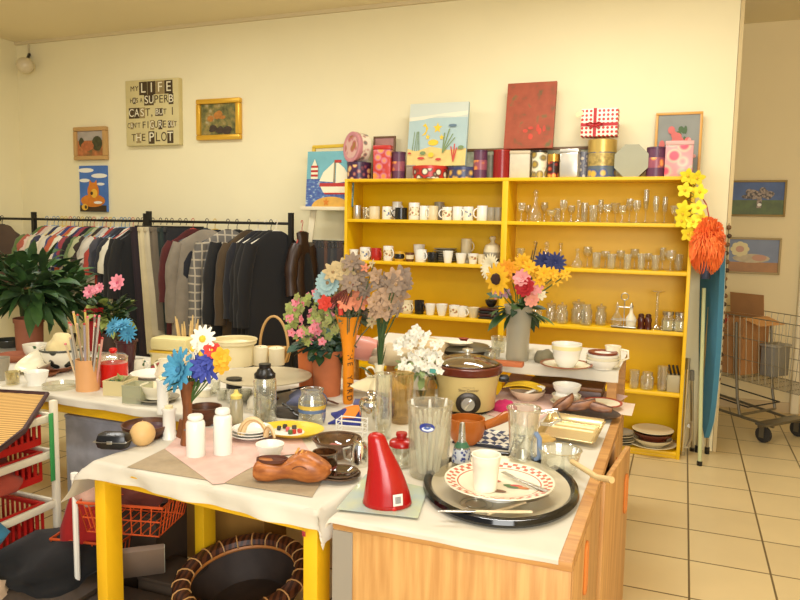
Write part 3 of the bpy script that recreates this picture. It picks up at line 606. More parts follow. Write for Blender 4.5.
for a, b in ((.62, .52), (.7, .58), (.76, .5), (.8, .44)): art.append((wd, [(.6, .2), (.62, .2), (a+.02, b), (a, b)]))
for a, b in ((.74, .3), (.8, .34), (.84, .28), (.78, .12)): art.append((rd, [(.79, .06), (.81, .06), (a+.02, b), (a, b)]))
art += [(gy, ell(.76, .63, .07, .022)), (rd, ell(.25, .12, .06, .02)), (rd, ell(.55, .1, .05, .02)), (yl, ell(.42, .17, .05, .04)), (wd, ell(.28, .2, .05, .03)), (wd, ell(.92, .28, .05, .03)), (rd, ell(.05, .2, .03, .015))]
SEA_Z = ST+12.5*SM+.002
lean('sea_canvas', 'unframed canvas of yellow sea creatures on a sandy sea floor, leaning on the shelf', 'painting', 406.5, 465, TY-.03, SEA_Z, 62.5*SM, .13, art, .03)
gr = ramp_mat('pale_landscape_paint', 'ShaderNodeTexNoise', [(.35, (120, 130, 96)), (.5, (176, 172, 146)), (.65, (206, 200, 176))], (1, 1, 1), .6, Scale=9.0, Detail=3.0)
lean('wide_framed_picture', 'wide brown-framed pale picture lying low along the wall behind the tins', 'picture', 462, 597, WB-.06, ST, 31*SM, .05, [(gr, 0)], .025, .022, mat('walnut_frame', (112, 80, 46), .5))
round_tin('tea_tin', 'purple tea tin with an orange band, right beneath the sea canvas edge', 480, 13.5, 28, purp, mat('purple_lid', (84, 46, 72), .3), bandm=orp, y=TY-.02)
round_tin('small_canister', 'small grey-green canister between the purple tea tin and the dark red tin', 490.5, 10, 24, mat('grey_green_tin', (130, 128, 108), .4, var=.2, scale=30), y=TY+.05)
round_tin('canister', 'plain dark red cylinder tin on the shelf top under the red abstract canvas', 501.5, 17.5, 28, mat('dark_red_tin', (140, 26, 26), .25), mat('dark_red_lid', (150, 34, 30), .25), y=TY-.02)
box_tin('box', 'white and tan card box beside the dark red tin', 520, 20, 27, .1, mat('white_card', (206, 196, 170), .5, var=.08, scale=20), mat('tan_card_lid', (196, 180, 148), .5), rz=.08)
round_tin('tea_tin', 'white tea tin with a gold crest and floral foot', 539, 15, 27, prt('white_garden_print', (226, 218, 190), (180, 150, 60), (120, 110, 80), 16), mat('black_lid', (40, 34, 30), .3), y=TY-.03)
round_tin('tea_tin', 'small black, gold and red patterned tin beside the white tea tin', 553, 11.5, 23.5, prt('black_red_gold_print', (54, 32, 26), (216, 160, 60), (170, 40, 40), 24), GOLD, y=TY-.03, lidh=.05)
box_tin('silver_tin', 'plain silver-white rectangular tin on the shelf top', 569.5, 18, 28, .1, mat('silver_tin_body', (206, 202, 190), .3, .5), mat('silver_tin_lid', (214, 210, 198), .3, .5), y=TY-.04, rz=-.05, bev=.012)
round_tin('small_canister', 'small grey-blue patterned canister between the silver tin and the gold-blue drum', 583, 9, 26, prt('grey_blue_print', (120, 120, 126), (200, 190, 170), (80, 84, 110), 26), y=TY+.02)
dr = round_tin('drum_tin', 'large gold and blue drum tin carrying the polka-dot gift box', 601, 27.5, 37, prt('blue_yellow_village_print', (92, 104, 112), (214, 176, 70), (60, 84, 140), 14), mat('gold_lid', (206, 176, 96), .3, .6), lidh=.085, y=TY-.01, bandm=mat('gold_stripe', (196, 170, 100), .35, .4, var=.4, scale=40))
def gift():
    z = ST+37*SM*.985+.002; y = TY; x = XZ(599.5, z, y); k = mpp((x, y, z)); W, Hh, D = 35*k, 27*k, .12
    t = thing('gift_box', 'white gift box with red polka dots and a red ribbon bow on the drum tin', 'gift box', (x, y, z), .0)
    dots = M().box((0, 0, Hh*.5), (W, D, Hh), bev=.003)
    part('body', dots, ramp_mat('red_dots_on_white', 'ShaderNodeTexVoronoi', [(0.30, (196, 40, 40)), (0.36, (236, 226, 206))], (1, 1, 1), .5, rot=(PI/2, 0, 0), voronoi_dimensions='2D', Scale=34.0, Randomness=0.05), t)
    rb = mat('red_ribbon', (176, 22, 28), .4)
    part('ribbon', M().box((-.03, 0, Hh*.5), (.022, D+.004, Hh+.004)).box((0, 0, Hh*.42), (W+.004, D+.004, .022)), rb, t)
    b = M()
    for s in (-1, 1):
        b.tube([(-.03, -D/2-.004, Hh*.42), (-.03+s*.03, -D/2-.02, Hh*.50), (-.03+s*.055, -D/2-.018, Hh*.44), (-.03+s*.03, -D/2-.014, Hh*.38), (-.03, -D/2-.006, Hh*.42)], .008, 6, flat=.5)
        b.tube([(-.03, -D/2-.004, Hh*.42), (-.03+s*.03, -D/2-.01, Hh*.28)], .006, 6)
    part('bow', b, rb, t)
    part('gift_tag', M().box((-W/2-.012, -D/2, Hh*.82), (.05, .004, .03), rot=(0, -.35, 0)), mat('tag_card', (232, 210, 160), .6), t)
gift()
def octo():
    y = TY-.02; x = XZ(631, ST, y); R_ = 15.4*SMR/math.cos(PI/8); t = thing('octagonal_tin', 'grey-green octagonal tin standing on edge on the shelf top', 'tin', (x, y, ST+R_*math.cos(PI/8)))
    pl8 = [(R_*math.cos(PI/8+i*PI/4), R_*math.sin(PI/8+i*PI/4)) for i in range(8)]
    xf = Matrix.Rotation(PI/2, 4, 'X')
    part('body', M().prism(pl8, -.05, .03, xf=xf), mat('tin_side_brown', (112, 96, 66), .4), t, smooth=False)
    part('lid', M().prism([(a*1.01, b*1.01) for a, b in pl8], .03, .055, xf=xf), mat('sage_lid', (158, 156, 130), .45, var=.05, scale=8), t, smooth=False)
octo()
round_tin('tea_tin', 'purple tea tin with a tan band, beside the octagonal tin', 655, 18, 29.5, purp, mat('purple_lid', (84, 46, 72), .3), bandm=orp, y=TY-.03)
box_tin('flower_tin', 'pink floral rectangular tin in front of the framed flower still life', 678, 26, 35, .1, prt('pink_lily_print', (208, 150, 150), (226, 90, 110), (190, 186, 160), 11), mat('pink_lid', (206, 160, 150), .4), y=TY-.04)
ra = ramp_mat('red_abstract_paint', 'ShaderNodeTexNoise', [(.3, (98, 80, 40)), (.42, (146, 66, 34)), (.58, (158, 72, 40)), (.7, (104, 92, 46))], (1, 1, 1), .6, Scale=11.0, Detail=6.0)
lean('abstract_canvas', 'dark red and green abstract canvas leaning above the tins', 'painting', 503.5, 552.5, TY-.01, ST+28*SM+.001, 63*SM, .16, [(ra, 0)] + [(mat('scarlet_paint', (200, 66, 42), .6, var=.2, scale=30), s) for s in blobs(6, .6, .25, .12, .06, .05, 12)], .03)
st_ = [(mat('grey_blue_paint', (138, 140, 132), .6, var=.12, scale=7), 0), (mat('jug_paint', (168, 166, 130), .6, var=.1, scale=10), [(.2, .05), (.62, .05), (.68, .5), (.25, .52)])]
st_ += [(mat('stem_paint', (70, 96, 54), .6), s) for s in blobs(8, .5, .66, .16, .06, .06, 21)] + [(mat('rose_paint', (206, 104, 96), .6), s) for s in blobs(9, .45, .62, .18, .08, .07, 22)] + [(mat('rose_pale_paint', (216, 150, 140), .6), s) for s in blobs(6, .75, .45, .06, .12, .06, 23)]
lean('framed_still_life', 'gold-framed still life of pink flowers at the right end of the shelf top', 'picture', 652.5, 699.5, WB-.1, ST, 64*SMR, .07, st_, .025, .018, mat('orange_gold_frame', (206, 150, 60), .4))
# sailboat canvas on a white easel left of the shelf
def easel():
    Y0 = 5.36
    t = thing('easel', 'white wooden easel holding the sailing boat canvas beside the yellow shelf', 'easel', (-2.80, Y0, 0))
    ew = mat('white_painted_wood', (222, 212, 180), .6)
    def bar(name, a, b, w=.035, d=.022, m=ew):
        a, b = Vector(a), Vector(b); L = (b-a).length
        q = (b-a).to_track_quat('Z', 'X').to_matrix().to_4x4()
        part(name, M().box((0, 0, L/2), (w, d, L), bev=.003), m, t).matrix_local = Matrix.Translation(a) @ q
    bar('post', (-.17, 0, 1.30), (-.115, .02, 1.74), .05); bar('post', (.20, 0, .9), (.20, .02, 1.74), .04)
    bar('leg', (-.30, -.12, 0), (-.150, -.005, 1.40), .03); bar('leg', (-.18, -.08, 0), (-.13, .0, 1.2), .03); bar('leg', (.21, -.08, 0), (.20, 0, 1.2), .03)
    bar('ledge', (-.20, -.035, 1.722), (.235, -.035, 1.722), .03, .07)
    yf = mat('yellow_frame_paint', (214, 176, 40), .5)
    bar('top_frame', (-.15, .06, 2.235), (.235, .06, 2.245), .028, .02, yf); bar('top_frame', (-.14, .06, 1.74), (-.14, .06, 2.24), .028, .02, yf)
easel()
bwa = ramp_mat('choppy_water_paint', 'ShaderNodeTexNoise', [(.42, (62, 84, 150)), (.58, (86, 120, 170)), (.7, (190, 200, 200))], (1, 1, 2), .6, Scale=26.0, Detail=3.0)
teal = mat('teal_sky_paint', (112, 176, 186), .6, var=.12, scale=7); sail = mat('sail_cream_paint', (232, 224, 192), .6); rr_ = mat('stripe_red_paint', (176, 42, 34), .6); isl = mat('island_paint', (220, 168, 70), .6, var=.15, scale=16)
sb = [(teal, 0), (bwa, rect(0, 1, 0, .5)), (isl, ell(.55, -.02, .42, .2, 14, 0, PI)), (sail, [(.28, .46), (.36, .62), (.58, .8), (.58, .44)]), (sail, [(.63, .42), (.63, .82), (.8, .7), (.95, .5), (.95, .46)]), (mat('mast_paint', (150, 134, 96), .6), rect(.585, .615, .4, .84)), (rr_, rect(.29, .96, .36, .425)), (sail, [(.31, .36), (.96, .36), (.88, .25), (.38, .25)]), (rr_, [(.38, .25), (.88, .25), (.85, .22), (.42, .22)]), (rr_, rect(.6, .74, .79, .84)), (org, star(.45, .08, .08))]
for k in range(3): sb += [(sail, rect(.1, .25, .5+k*.08, .54+k*.08)), (rr_, rect(.1, .25, .54+k*.08, .58+k*.08))]
sb += [(sail, [(.12, .74), (.23, .74), (.175, .86)])]
lean('sailboat_canvas', 'canvas of a white sailing boat and a striped lighthouse on the white easel', 'painting', 305.5, 352, 5.315, 1.738, .455, .08, sb, .022)
# belts hanging on a rail behind the easel
def belts():
    Y0 = 5.47; z = 1.44; x0, x1 = XZ(305, z, Y0), XZ(342, z, Y0)
    t = thing('belt_rail', 'dark rail with belts on the wall behind the easel', 'rail', (x0, Y0, z))
    part('rail', M().tube([(-.02, 0, 0), (x1-x0+.02, 0, 0)], .01), BLKM, t); part('bracket', M().box((.1, .04, 0), (.03, .07, .03)).box((x1-x0-.05, .04, 0), (.03, .07, .03)).box(((x1-x0)/2, .07, 0), (x1-x0, .012, .03)), BLKM, t)
    cols = [(26, 20, 18), (66, 42, 26), (24, 22, 22), (44, 28, 20), (20, 20, 22), (34, 30, 28), (92, 54, 26), (28, 22, 20), (52, 48, 40), (20, 18, 18), (60, 36, 22)]
    for i, c in enumerate(cols):
        x = x0+(x1-x0)*(i+.5)/len(cols); m = mat('leather_%d' % i, c, .5)
        b = thing('belt', f"{['black', 'brown', 'black', 'dark brown', 'black', 'charcoal', 'tan', 'black-brown', 'grey-brown', 'black', 'chestnut'][i]} leather belt, {ORD[i]} from the left on the rail behind the easel", 'belt', (x, Y0, z), .5, 'belts on the rail')
        L = .62+.1*math.sin(i*2.1); bm = M()
        bm.sheet(lambda u, v, L=L: ((u-.5)*.05+.004*math.sin(v*7+i), -.014+.006*math.sin(v*5+i), .012-v*L), 1, 8, (0, .004, 0)); part('strap', bm, m, b)
        part('buckle', M().tube([(-.02, -.02, .0), (.02, -.02, .0), (.02, -.02, -.045), (-.02, -.02, -.045)], .003, 6, closed=True), STEEL, b)
belts()
# ================================================================ clothes racks
RY = 5.12; RZ = 1.592
def rack(label, pxa, pxb, zt):
    xa, xb = XZ(pxa, RZ, RY), XZ(pxb, RZ, RY)
    t = thing('clothes_rack', label, 'clothes rack', (xa, RY, 0), group='clothes racks')
    W = xb-xa
    for x in (0, W-.0):
        part('post', M().box((x, 0, (zt+.02)/2), (.036, .036, zt-.02)), BLKM, t)
        part('foot', M().box((x, 0, .02), (.05, .6, .04), bev=.005), BLKM, t)
    part('rail', M().tube([(0, 0, RZ), (W, 0, RZ)], .012, 10), BLKM, t)
    return xa, xb
rack('black clothes rack of shirts, left of its twin', 34, 146, 1.66)
rack('black clothes rack of trousers and coats, next to the easel', 149, 291, 1.68)
hgm = [mat('hanger_white', (220, 214, 196), .5), mat('hanger_blue', (96, 130, 160), .5), mat('hanger_red', (186, 70, 60), .5), mat('hanger_black', (26, 26, 26), .4), mat('hanger_yellow', (206, 170, 60), .5)]
def fabric(name, c, v=.12, **k): return mat('fabric_'+name, c, .92, var=v, scale=9, bump=.3, sheen=.1)
def garment(label, cat, px, m, L, thick=.05, sleeve=.22, wide=.22, name='shirt', seed=0, trim=None, hook=True, y=None, hem=1.06, yaw=0.0):
    R = random.Random(seed); y0 = y or RY
    x = XZ(px, RZ, y0)
    t = thing(name, label, cat, (x, y0, RZ), yaw, group='clothes on the black racks')
    if hook:
        q = [(0, .012*math.cos(a)-.0, .012+.018*math.sin(a)) for a in [PI*1.1-i*PI*1.2/8 for i in range(9)]]
        part('hanger', M().tube(q+[(0, 0, -.03), (0, 0, -.055)], .003, 6).tube([(0, -wide*.85, -.165), (0, -.02, -.06), (0, .02, -.06), (0, wide*.85, -.165)], .006, 6), hgm[R.randrange(5)], t)
    ph = R.random()*6
    lv = [(-.062, .045, .3), (-.075, .075, .55), (-.135, wide*.66, .8), (-.19, wide*.97, .95), (-.26, wide*1.03, 1.0), (-.07-L*.45, wide*1.0, 1.0), (-.07-L*.75, wide*1.02*hem, 1.0), (-.07-L, wide*1.04*hem, .95)]
    n = 20; vs = []; fs = []
    for j, (z, hw, tk) in enumerate(lv):
        for i in range(n):
            a = 2*PI*i/n; cy, cx = math.cos(a), math.sin(a)
            fold = 1+(.28*math.sin(5*a+ph+j*.2)*(j/7))
            vs.append((math.copysign(abs(cx)**.7, cx)*thick*.5*tk*fold+.008*math.sin(ph+z*9), math.copysign(abs(cy)**.85, cy)*hw, z+.006*math.sin(3*a+ph)*(j > 5)))
    for j in range(len(lv)-1):
        for i in range(n):
            k = (i+1) % n; fs.append((j*n+i, j*n+k, (j+1)*n+k, (j+1)*n+i))
    fs.append(tuple(range(n))); fs.append(tuple(range((len(lv)-1)*n, len(lv)*n))[::-1])
    part('body', M().add(vs, fs), m, t, ang=1.2)
    if sleeve:
        for s in (-1, 1):
            q = []; rr = []
            for i in range(8):
                u = i/7; out = wide*.84+.05*math.sin(min(1, u*2.2)*PI/2)+(.05 if sleeve < .35 else .022)*u
                q.append((.012*math.sin(ph+u*4)+.01*u, s*out, -.185-sleeve*u*1.0+.012*(1-u))); rr.append((.062-.012*u)*(1+.1*math.sin(ph*3+u*14))*(.8 if i == 0 else 1))
            part('sleeve', M().tube(q, rr, 12, flat=.9), m, t, ang=1.2)
    if trim: part('trim', M().tube([(thick*.3+.006, -.05, -.06), (thick*.35+.008, -.02, -.14), (thick*.4+.008, -.01, -.07-L*.7)], .007, 6), trim, t)
    return t
G1 = [ (47, 'green', (96, 128, 52), .50, .16, 't-shirt'), (50.5, 'orange-red', (196, 84, 58), .52, .18, 't-shirt'), (54, 'pale pink', (220, 186, 166), .55, .17, 't-shirt'), (58, 'cream', (216, 206, 168), .6, .2, 't-shirt'), (62, 'navy', (50, 52, 86), .58, .18, 't-shirt'), (66, 'ivory', (226, 216, 184), .6, .22, 'blouse'), (70.5, 'off-white', (214, 204, 176), .56, .2, 't-shirt'), (74.5, 'royal blue', (52, 68, 136), .62, .28, 'jersey'), (78.5, 'bright orange', (212, 84, 40), .5, .17, 'top'), (82.5, 'white', (232, 224, 196), .68, .24, 'smock'), (87, 'cobalt blue', (44, 60, 130), .5, .24, 't-shirt'), (90, 'raspberry', (170, 50, 66), .5, .2, 'top'), (94, 'black', (30, 30, 32), .55, .22, 't-shirt'), (98.5, 'moss green', (104, 130, 70), .58, .24, 'shirt'), (102.5, 'pale green', (180, 184, 128), .74, .25, 'shirt'), (106, 'dark brown', (58, 44, 36), .72, .2, 'top'), (110.5, 'light grey', (176, 172, 160), .6, .3, 'polo shirt'), (114, 'black and white', (206, 198, 178), .7, .2, 'striped shirt'), (118, 'red', (200, 50, 34), .78, .3, 'polo shirt'), (121.5, 'slate', (66, 68, 80), .62, .25, 'shirt'), (125, 'dark navy', (38, 42, 58), .62, .28, 'shirt'), (129.5, 'blue-black', (34, 38, 50), .66, .3, 'shirt'), (133, 'cream-white', (222, 214, 186), .8, .28, 'blouse'), (138, 'black', (22, 22, 24), 1.15, .5, 'long cardigan'), (142.5, 'black-grey', (26, 25, 25), 1.2, .5, 'long coat')]
for i, (px, cn, c, L, sl, kind) in enumerate(G1):
    c = tuple(int(.72*v+.28*sum(c)/3) for v in c)
    garment(f'{cn} {kind}, {ORD[i]} garment from the left end of the racks', kind.split()[-1], px, fabric(f'{cn}_{i}', c), L, .05 if L < .9 else .07, sl*1.0, .2 if L < .9 else .22, kind.replace(' ', '_').replace('-', '_').replace('striped_shirt', 'shirt'), yaw=-.72, seed=i+1, trim=fabric('stripe_black', (30, 28, 28)) if i in (17,) else None)
def trousers(label, px, m, L, seed, w=.1):
    x = XZ(px, RZ, RY); t = thing('trousers', label, 'trousers', (x, RY, RZ), -.4, group='clothes on the black racks')
    q = [(0, .012*math.cos(a), .012+.018*math.sin(a)) for a in [PI*1.1-i*PI*1.2/8 for i in range(9)]]
    part('hanger', M().tube(q+[(0, 0, -.03)], .003, 6).tube([(0, -.17, -.045), (0, .17, -.045)], .007, 6), hgm[3], t)
    R = random.Random(seed); ph = R.random()*6
    for s in (-1, 1):
        lv = [(-.05, .20, .018), (-.12, .20, .03), (-.3, .19, .034), (-.05-L*.6, .165, .034), (-.05-L, .14, .03)]
        n = 16; vs = []; fs = []
        for j, (z, hw, tk) in enumerate(lv):
            for k in range(n):
                a = 2*PI*k/n; vs.append((s*.020+math.sin(a)*tk*.8*(1+.25*math.sin(4*a+ph)), math.cos(a)*hw+.02*math.sin(z*4+ph)*0, z))
        for j in range(4):
            for k in range(n): fs.append((j*n+k, j*n+(k+1) % n, (j+1)*n+(k+1) % n, (j+1)*n+k))
        fs.append(tuple(range(n))); fs.append(tuple(range(4*n, 5*n))[::-1])
        part('trouser_leg', M().add(vs, fs), m, t, ang=1.2)
    part('waistband', M().box((0, 0, -.07), (.055, .41, .04), bev=.008), m, t)
T = [(153, 'black-plum', (40, 28, 34), 1.15), (160.5, 'cream', (204, 190, 150), 1.12), (166.5, 'pale ivory', (196, 184, 152), .95), (172, 'taupe', (112, 100, 82), .9), (180, 'bottle green', (40, 50, 44), 1.08), (186, 'charcoal', (32, 32, 34), 1.1)]
for i, (px, cn, c, L) in enumerate(T):
    trousers(f'{cn} trousers on a hanger, {ORD[i]} pair from the tall post between the racks', px, fabric('tr_'+cn, c), L, i+40)
plaid = bpy.data.materials.new('grey_plaid'); plaid.use_nodes = True
def mk_plaid():
    nt = plaid.node_tree; b = nt.nodes['Principled BSDF']; b.inputs['Roughness'].default_value = .9
    tc = nt.nodes.new('ShaderNodeTexCoord'); prev = None
    for ax in ('Y', 'Z'):
        wv = nt.nodes.new('ShaderNodeTexWave'); wv.wave_type = 'BANDS'; wv.bands_direction = ax; wv.inputs['Scale'].default_value = 5.0 if ax == 'Y' else 4.6; wv.inputs['Distortion'].default_value = 1.6
        cr = nt.nodes.new('ShaderNodeValToRGB'); cr.color_ramp.elements[0].position = .86; cr.color_ramp.elements[0].color = lin((98, 94, 88)); cr.color_ramp.elements[1].position = .97; cr.color_ramp.elements[1].color = lin((168, 158, 138))
        nt.links.new(tc.outputs['Object'], wv.inputs['Vector']); nt.links.new(wv.outputs['Fac'], cr.inputs['Fac'])
        if prev:
            mx = nt.nodes.new('ShaderNodeMixRGB'); mx.blend_type = 'LIGHTEN'; mx.inputs['Fac'].default_value = 1
            nt.links.new(prev.outputs[0], mx.inputs[1]); nt.links.new(cr.outputs[0], mx.inputs[2]); nt.links.new(mx.outputs[0], b.inputs['Base Color'])
        prev = cr
mk_plaid()
J = [(193, 'burgundy', fabric('burgundy', (80, 26, 24)), 1.1, .5, .05, 'shirt', 'jacket'), (207, 'grey', fabric('jgrey', (132, 122, 106), .2), .88, .66, .14, 'bomber jacket with ribbed hem', 'jacket'), (215, 'midnight blue', fabric('midnight', (24, 25, 32)), 1.1, .6, .07, 'jacket', 'jacket'), (228, 'grey plaid', plaid, 1.1, .7, .08, 'overcoat', 'coat'), (237, 'jet black', fabric('jet', (20, 20, 20)), 1.15, .66, .07, 'jacket', 'jacket'), (249, 'olive brown', fabric('olivebrown', (72, 56, 34), .2), 1.1, .66, .08, 'corduroy coat', 'coat'), (258, 'dark navy', fabric('jnavy', (24, 24, 30)), 1.1, .6, .08, 'blazer', 'blazer'), (266, 'black', fabric('b1', (21, 20, 20)), 1.15, .62, .08, 'wool coat', 'coat'), (271, 'soft black', fabric('b2', (22, 21, 21)), 1.2, .66, .09, 'long coat', 'coat'), (276, 'ink black', fabric('b3', (18, 17, 18)), 1.2, .66, .09, 'overcoat', 'coat')]
for i, (px, cn, m, L, sl, tk, kind, cat) in enumerate(J):
    dy, yw, wd_ = {1: (-.10, -.95, .27), 3: (-.05, -.8, .25), 7: (-.0, -.7, .23), 8: (-.03, -.72, .24), 9: (-.05, -.75, .24)}.get(i, (.02, -.5, .23))
    garment(f'{cn} {kind}, {ORD[i]} hanging garment right of the trousers', cat, px, m, L, tk, sl, wd_, cat, seed=60+i, yaw=yw, y=RY+dy)
garment('dark brown leather jacket hung on the end post next to the easel', 'jacket', 302, mat('brown_leather', (50, 30, 20), .4, var=.2, scale=12), .60, .08, .40, .085, 'jacket', seed=80, y=RY+.08, yaw=-.15)
# garments at the far left wall
for i, (px, c, cn) in enumerate(((-14, (196, 150, 120), 'peach'), (-6, (206, 196, 160), 'cream'), (2, (88, 70, 56), 'brown'))):
    garment(f'{cn} jacket hanging on a rail at the left wall, {ORD[i]} from the photo edge', 'jacket', px, fabric('wall_'+cn, c), .8, .06, .4, .18, 'jacket', seed=90+i, y=5.25, yaw=-.75)
def wallrail():
    xa = -6.44; t = thing('wall_rail', 'short clothes rail fixed to the left wall', 'rail', (xa, 5.25, RZ))
    part('rail', M().tube([(0, 0, 0), (.6, 0, 0)], .012), BLKM, t); part('bracket', M().lathe([(0, 0), (.03, 0), (.03, .012), (0, .012)], 14, xf=Matrix.Rotation(PI/2, 4, 'Y')), BLKM, t)
wallrail()
# ================================================================ right side: garland, pom-pom, ironing board, poles, beads, trolley
def flower_mesh(m, c, r, n, d=(0, -1, 0), mi=0, mc=1, droop=.15, wide=.45, wd=.55, cr=.3, layers=1, cup=.25):
    "one blossom centred at c facing d"
    d = Vector(d).normalized(); a = d.orthogonal().normalized(); b = d.cross(a)
    for L in range(layers):
        rr = r*(1-.28*L)
        for i in range(n):
            t = 2*PI*(i+.5*L)/n; ax = a*math.cos(t)+b*math.sin(t)
            dd = (ax+d*(cup+.35*L)).normalized(); side = dd.cross(d).normalized()
            vs = []
            for k in range(4):
                u = k/3; w = rr*wd*math.sin(PI*(0.1+.8*u)**(math.log(.5)/math.log(wide)))*.5
                p = Vector(c)+dd*rr*u-d*rr*droop*u*u
                vs += [p-side*w, p+d*rr*.02, p+side*w]
            m.add(vs, [(3*k, 3*k+1, 3*k+4, 3*k+3) for k in range(3)]+[(3*k+1, 3*k+2, 3*k+5, 3*k+4) for k in range(3)], mi)
    if cr: m.ball(tuple(Vector(c)+d*r*.06), r*cr, mc, 8, (1, 1, 1))
    return m
YP = mat('yellow_silk_petal', (232, 214, 36), .6)
def garland():
    y = SY-.025; t = thing('flower_garland', 'garland of yellow silk flowers trailing down the shelf corner post', 'garland', (SX1, y, ST))
    pts = [(688, 176), (697, 178), (685, 190), (700, 192), (684, 208), (683, 214), (698, 208), (682, 221), (693, 222), (701, 219), (697, 228), (688, 234), (694, 232), (699, 228)]
    st = []
    for i, (px, py) in enumerate(pts):
        p = PY(px, py, y-.02-.015*(i % 3))
        part('blossom', flower_mesh(M(), p-Vector((SX1, y, ST)), .056, 5, (random.uniform(-.5, .5), -1, random.uniform(-.4, .4)), wd=.75, cr=.18), [YP, mat('yellow_stamen', (214, 170, 30), .6)], t)
        st.append(PY(691+(4 if i % 2 else -4), 172+i*4.6, y-.008)-Vector((SX1, y, ST)))
    part('vine', M().tube(st, .004, 6), STEM, t)
garland()
def pom():
    y = SY-.06; p = PY(707.5, 241, y); t = thing('pompom', 'shaggy orange pom-pom hanging beside the yellow shelf', 'pom-pom', p)
    R = random.Random(5); m = M(); r = .175
    for i in range(900):
        th = R.random()*2*PI; u = R.uniform(-1, 1); s = math.sqrt(1-u*u); d = Vector((s*math.cos(th)*.62, s*math.sin(th)*.45, u))
        q = [d*r*.1, d*r*.6+Vector((0, 0, .02)), d*r*.98+Vector((R.uniform(-.01, .01), R.uniform(-.01, .01), -.01)), d*r*1.05+Vector((0, 0, -.05))]
        sd = d.orthogonal().normalized()*.004; m.add([q[0]-sd, q[0]+sd, q[1]-sd, q[1]+sd, q[2]-sd, q[2]+sd, q[3]-sd*.5, q[3]+sd*.5], [(0, 1, 3, 2), (2, 3, 5, 4), (4, 5, 7, 6)])
    part('fringe', m, mat('orange_streamer', (255, 136, 62), .7, col2=(250, 112, 48), scale=30), t)
    part('core', M().ball((0, 0, 0), .10, sc=(.6, .5, 1)), mat('orange_core', (206, 64, 22), .8), t)
    part('hanging_loop', M().tube([(0, .0, .16), (-.02, .02, .24), (-.05, .045, .29)], .004, 6), mat('red_string', (160, 40, 30), .8), t)
    part('grip', M().lathe([(0, -.25), (.03, -.25), (.04, -.17), (.03, -.12), (0, -.12)], 12), mat('navy_grip', (34, 44, 66), .5), t)
pom()
def iron():
    y = 5.47; top = PY(710, 262, y); bot = PY(708, 440, y)
    t = thing('ironing_board', 'blue-covered ironing board folded upright against the wall end', 'ironing board', (.18, y, 0))
    # board outline in (x,z): width about .17 here because it is seen turned away from the picture
    L = 1.33; hw = .15
    prof = [(-hw, L)]; out = [(-hw, L), (hw, L)]
    n = 10
    right = [(hw*max(0.0, 1-(i/n)**2.6)**.6, L*(1-i/n)) for i in range(n+1)]
    poly = [(-x, z) for x, z in right[::-1]][:-1]+[(-hw, L)]+right
    poly = [(x, z) for i, (x, z) in enumerate(poly) if i == 0 or abs(x-poly[i-1][0])+abs(z-poly[i-1][1]) > 1e-4]
    xf = Matrix.Translation((0.045, -.05, .13)) @ Matrix.Rotation(-1.18, 4, 'Z') @ Matrix.Rotation(PI/2+.03, 4, 'X')
    part('board_cover', M().prism(poly, -.018, .018, xf=xf), mat('blue_board_cover', (64, 124, 152), .85, var=.08, scale=6), t)
    part('board_underside', M().prism([(x*.94, z*.99+.006) for x, z in poly], -.026, -.0185, xf=xf), mat('pale_underside', (186, 190, 170), .6), t)
    lm = mat('pale_green_tube', (186, 190, 140), .4)
    part('leg', M().tube([(-.035, -.12, 1.2), (-.02, -.20, .6), (.0, -.30, .0+.03)], .013, 8), lm, t)
    part('leg', M().tube([(.03, -.02, 1.1), (.055, .0, .02)], .011, 8), STEEL, t); part('leg', M().tube([(.01, -.06, 1.1), (-.01, .01, .03)], .011, 8), STEEL, t)
    part('rubber_foot', M().tube([(0, -.30, .03), (.0, -.302, .0)], .018, 8), BLACK, t); part('rubber_foot', M().tube([(.054, .0, .05), (.055, .0, 0)], .017, 8), BLACK, t); part('rubber_foot', M().tube([(-.01, .008, .05), (-.01, .01, 0)], .017, 8), BLACK, t)
iron()
def poles():
    for i, (a, b, zt, m, lab) in enumerate((((680, 459), (688, 360), 0, CHROME, 'shiny metal crutch pole leaning closest to the yellow shelf'), ((690, 455), (692, 372), 0, STEEL, 'dull metal pole standing between the shiny pole and the ironing board'))):
        p0 = PZ(a[0]+2, a[1]-4, 0); y1 = 5.40; p1 = PY(b[0], b[1], y1)
        t = thing('metal_pole', lab, 'pole', p0); d = p1-p0
        part('tube', M().tube([(0, 0, .02), d*.5, d], .011, 8), m, t)
        part('grip', M().tube([d*.9, d*1.02], .016, 8), mat('grey_grip', (120, 116, 104), .5) if i else STEEL, t)
        part('ferrule', M().tube([(0, 0, 0), d*.04], .017, 8), BLACK if i else STEEL, t)
        if i == 0: part('cuff', M().tube([d*.30+Vector((.03, 0, 0)), d*.36+Vector((.05, 0, 0)), d*.18+Vector((.05, 0, 0)), d*.10+Vector((.03, 0, 0))], .012, 8), STEEL, t)
poles()
def beads():
    x = .285; y = WB-.03; t = thing('bead_string', 'string of brown wooden beads hanging down the end of the wall', 'beads', (x, y, 1.3))
    cols = [mat('bead_brown', (110, 78, 44), .5), mat('bead_dark', (62, 46, 30), .5)]
    part('cord', M().tube([(0, 0, .35), (0, 0, -.85)], .002, 5), BLACK, t)
    for k in range(19): part('bead', M().ball((.006*math.sin(k*1.7), 0, .32-k*.06), .017, seg=10), cols[k % 2], t)
beads()
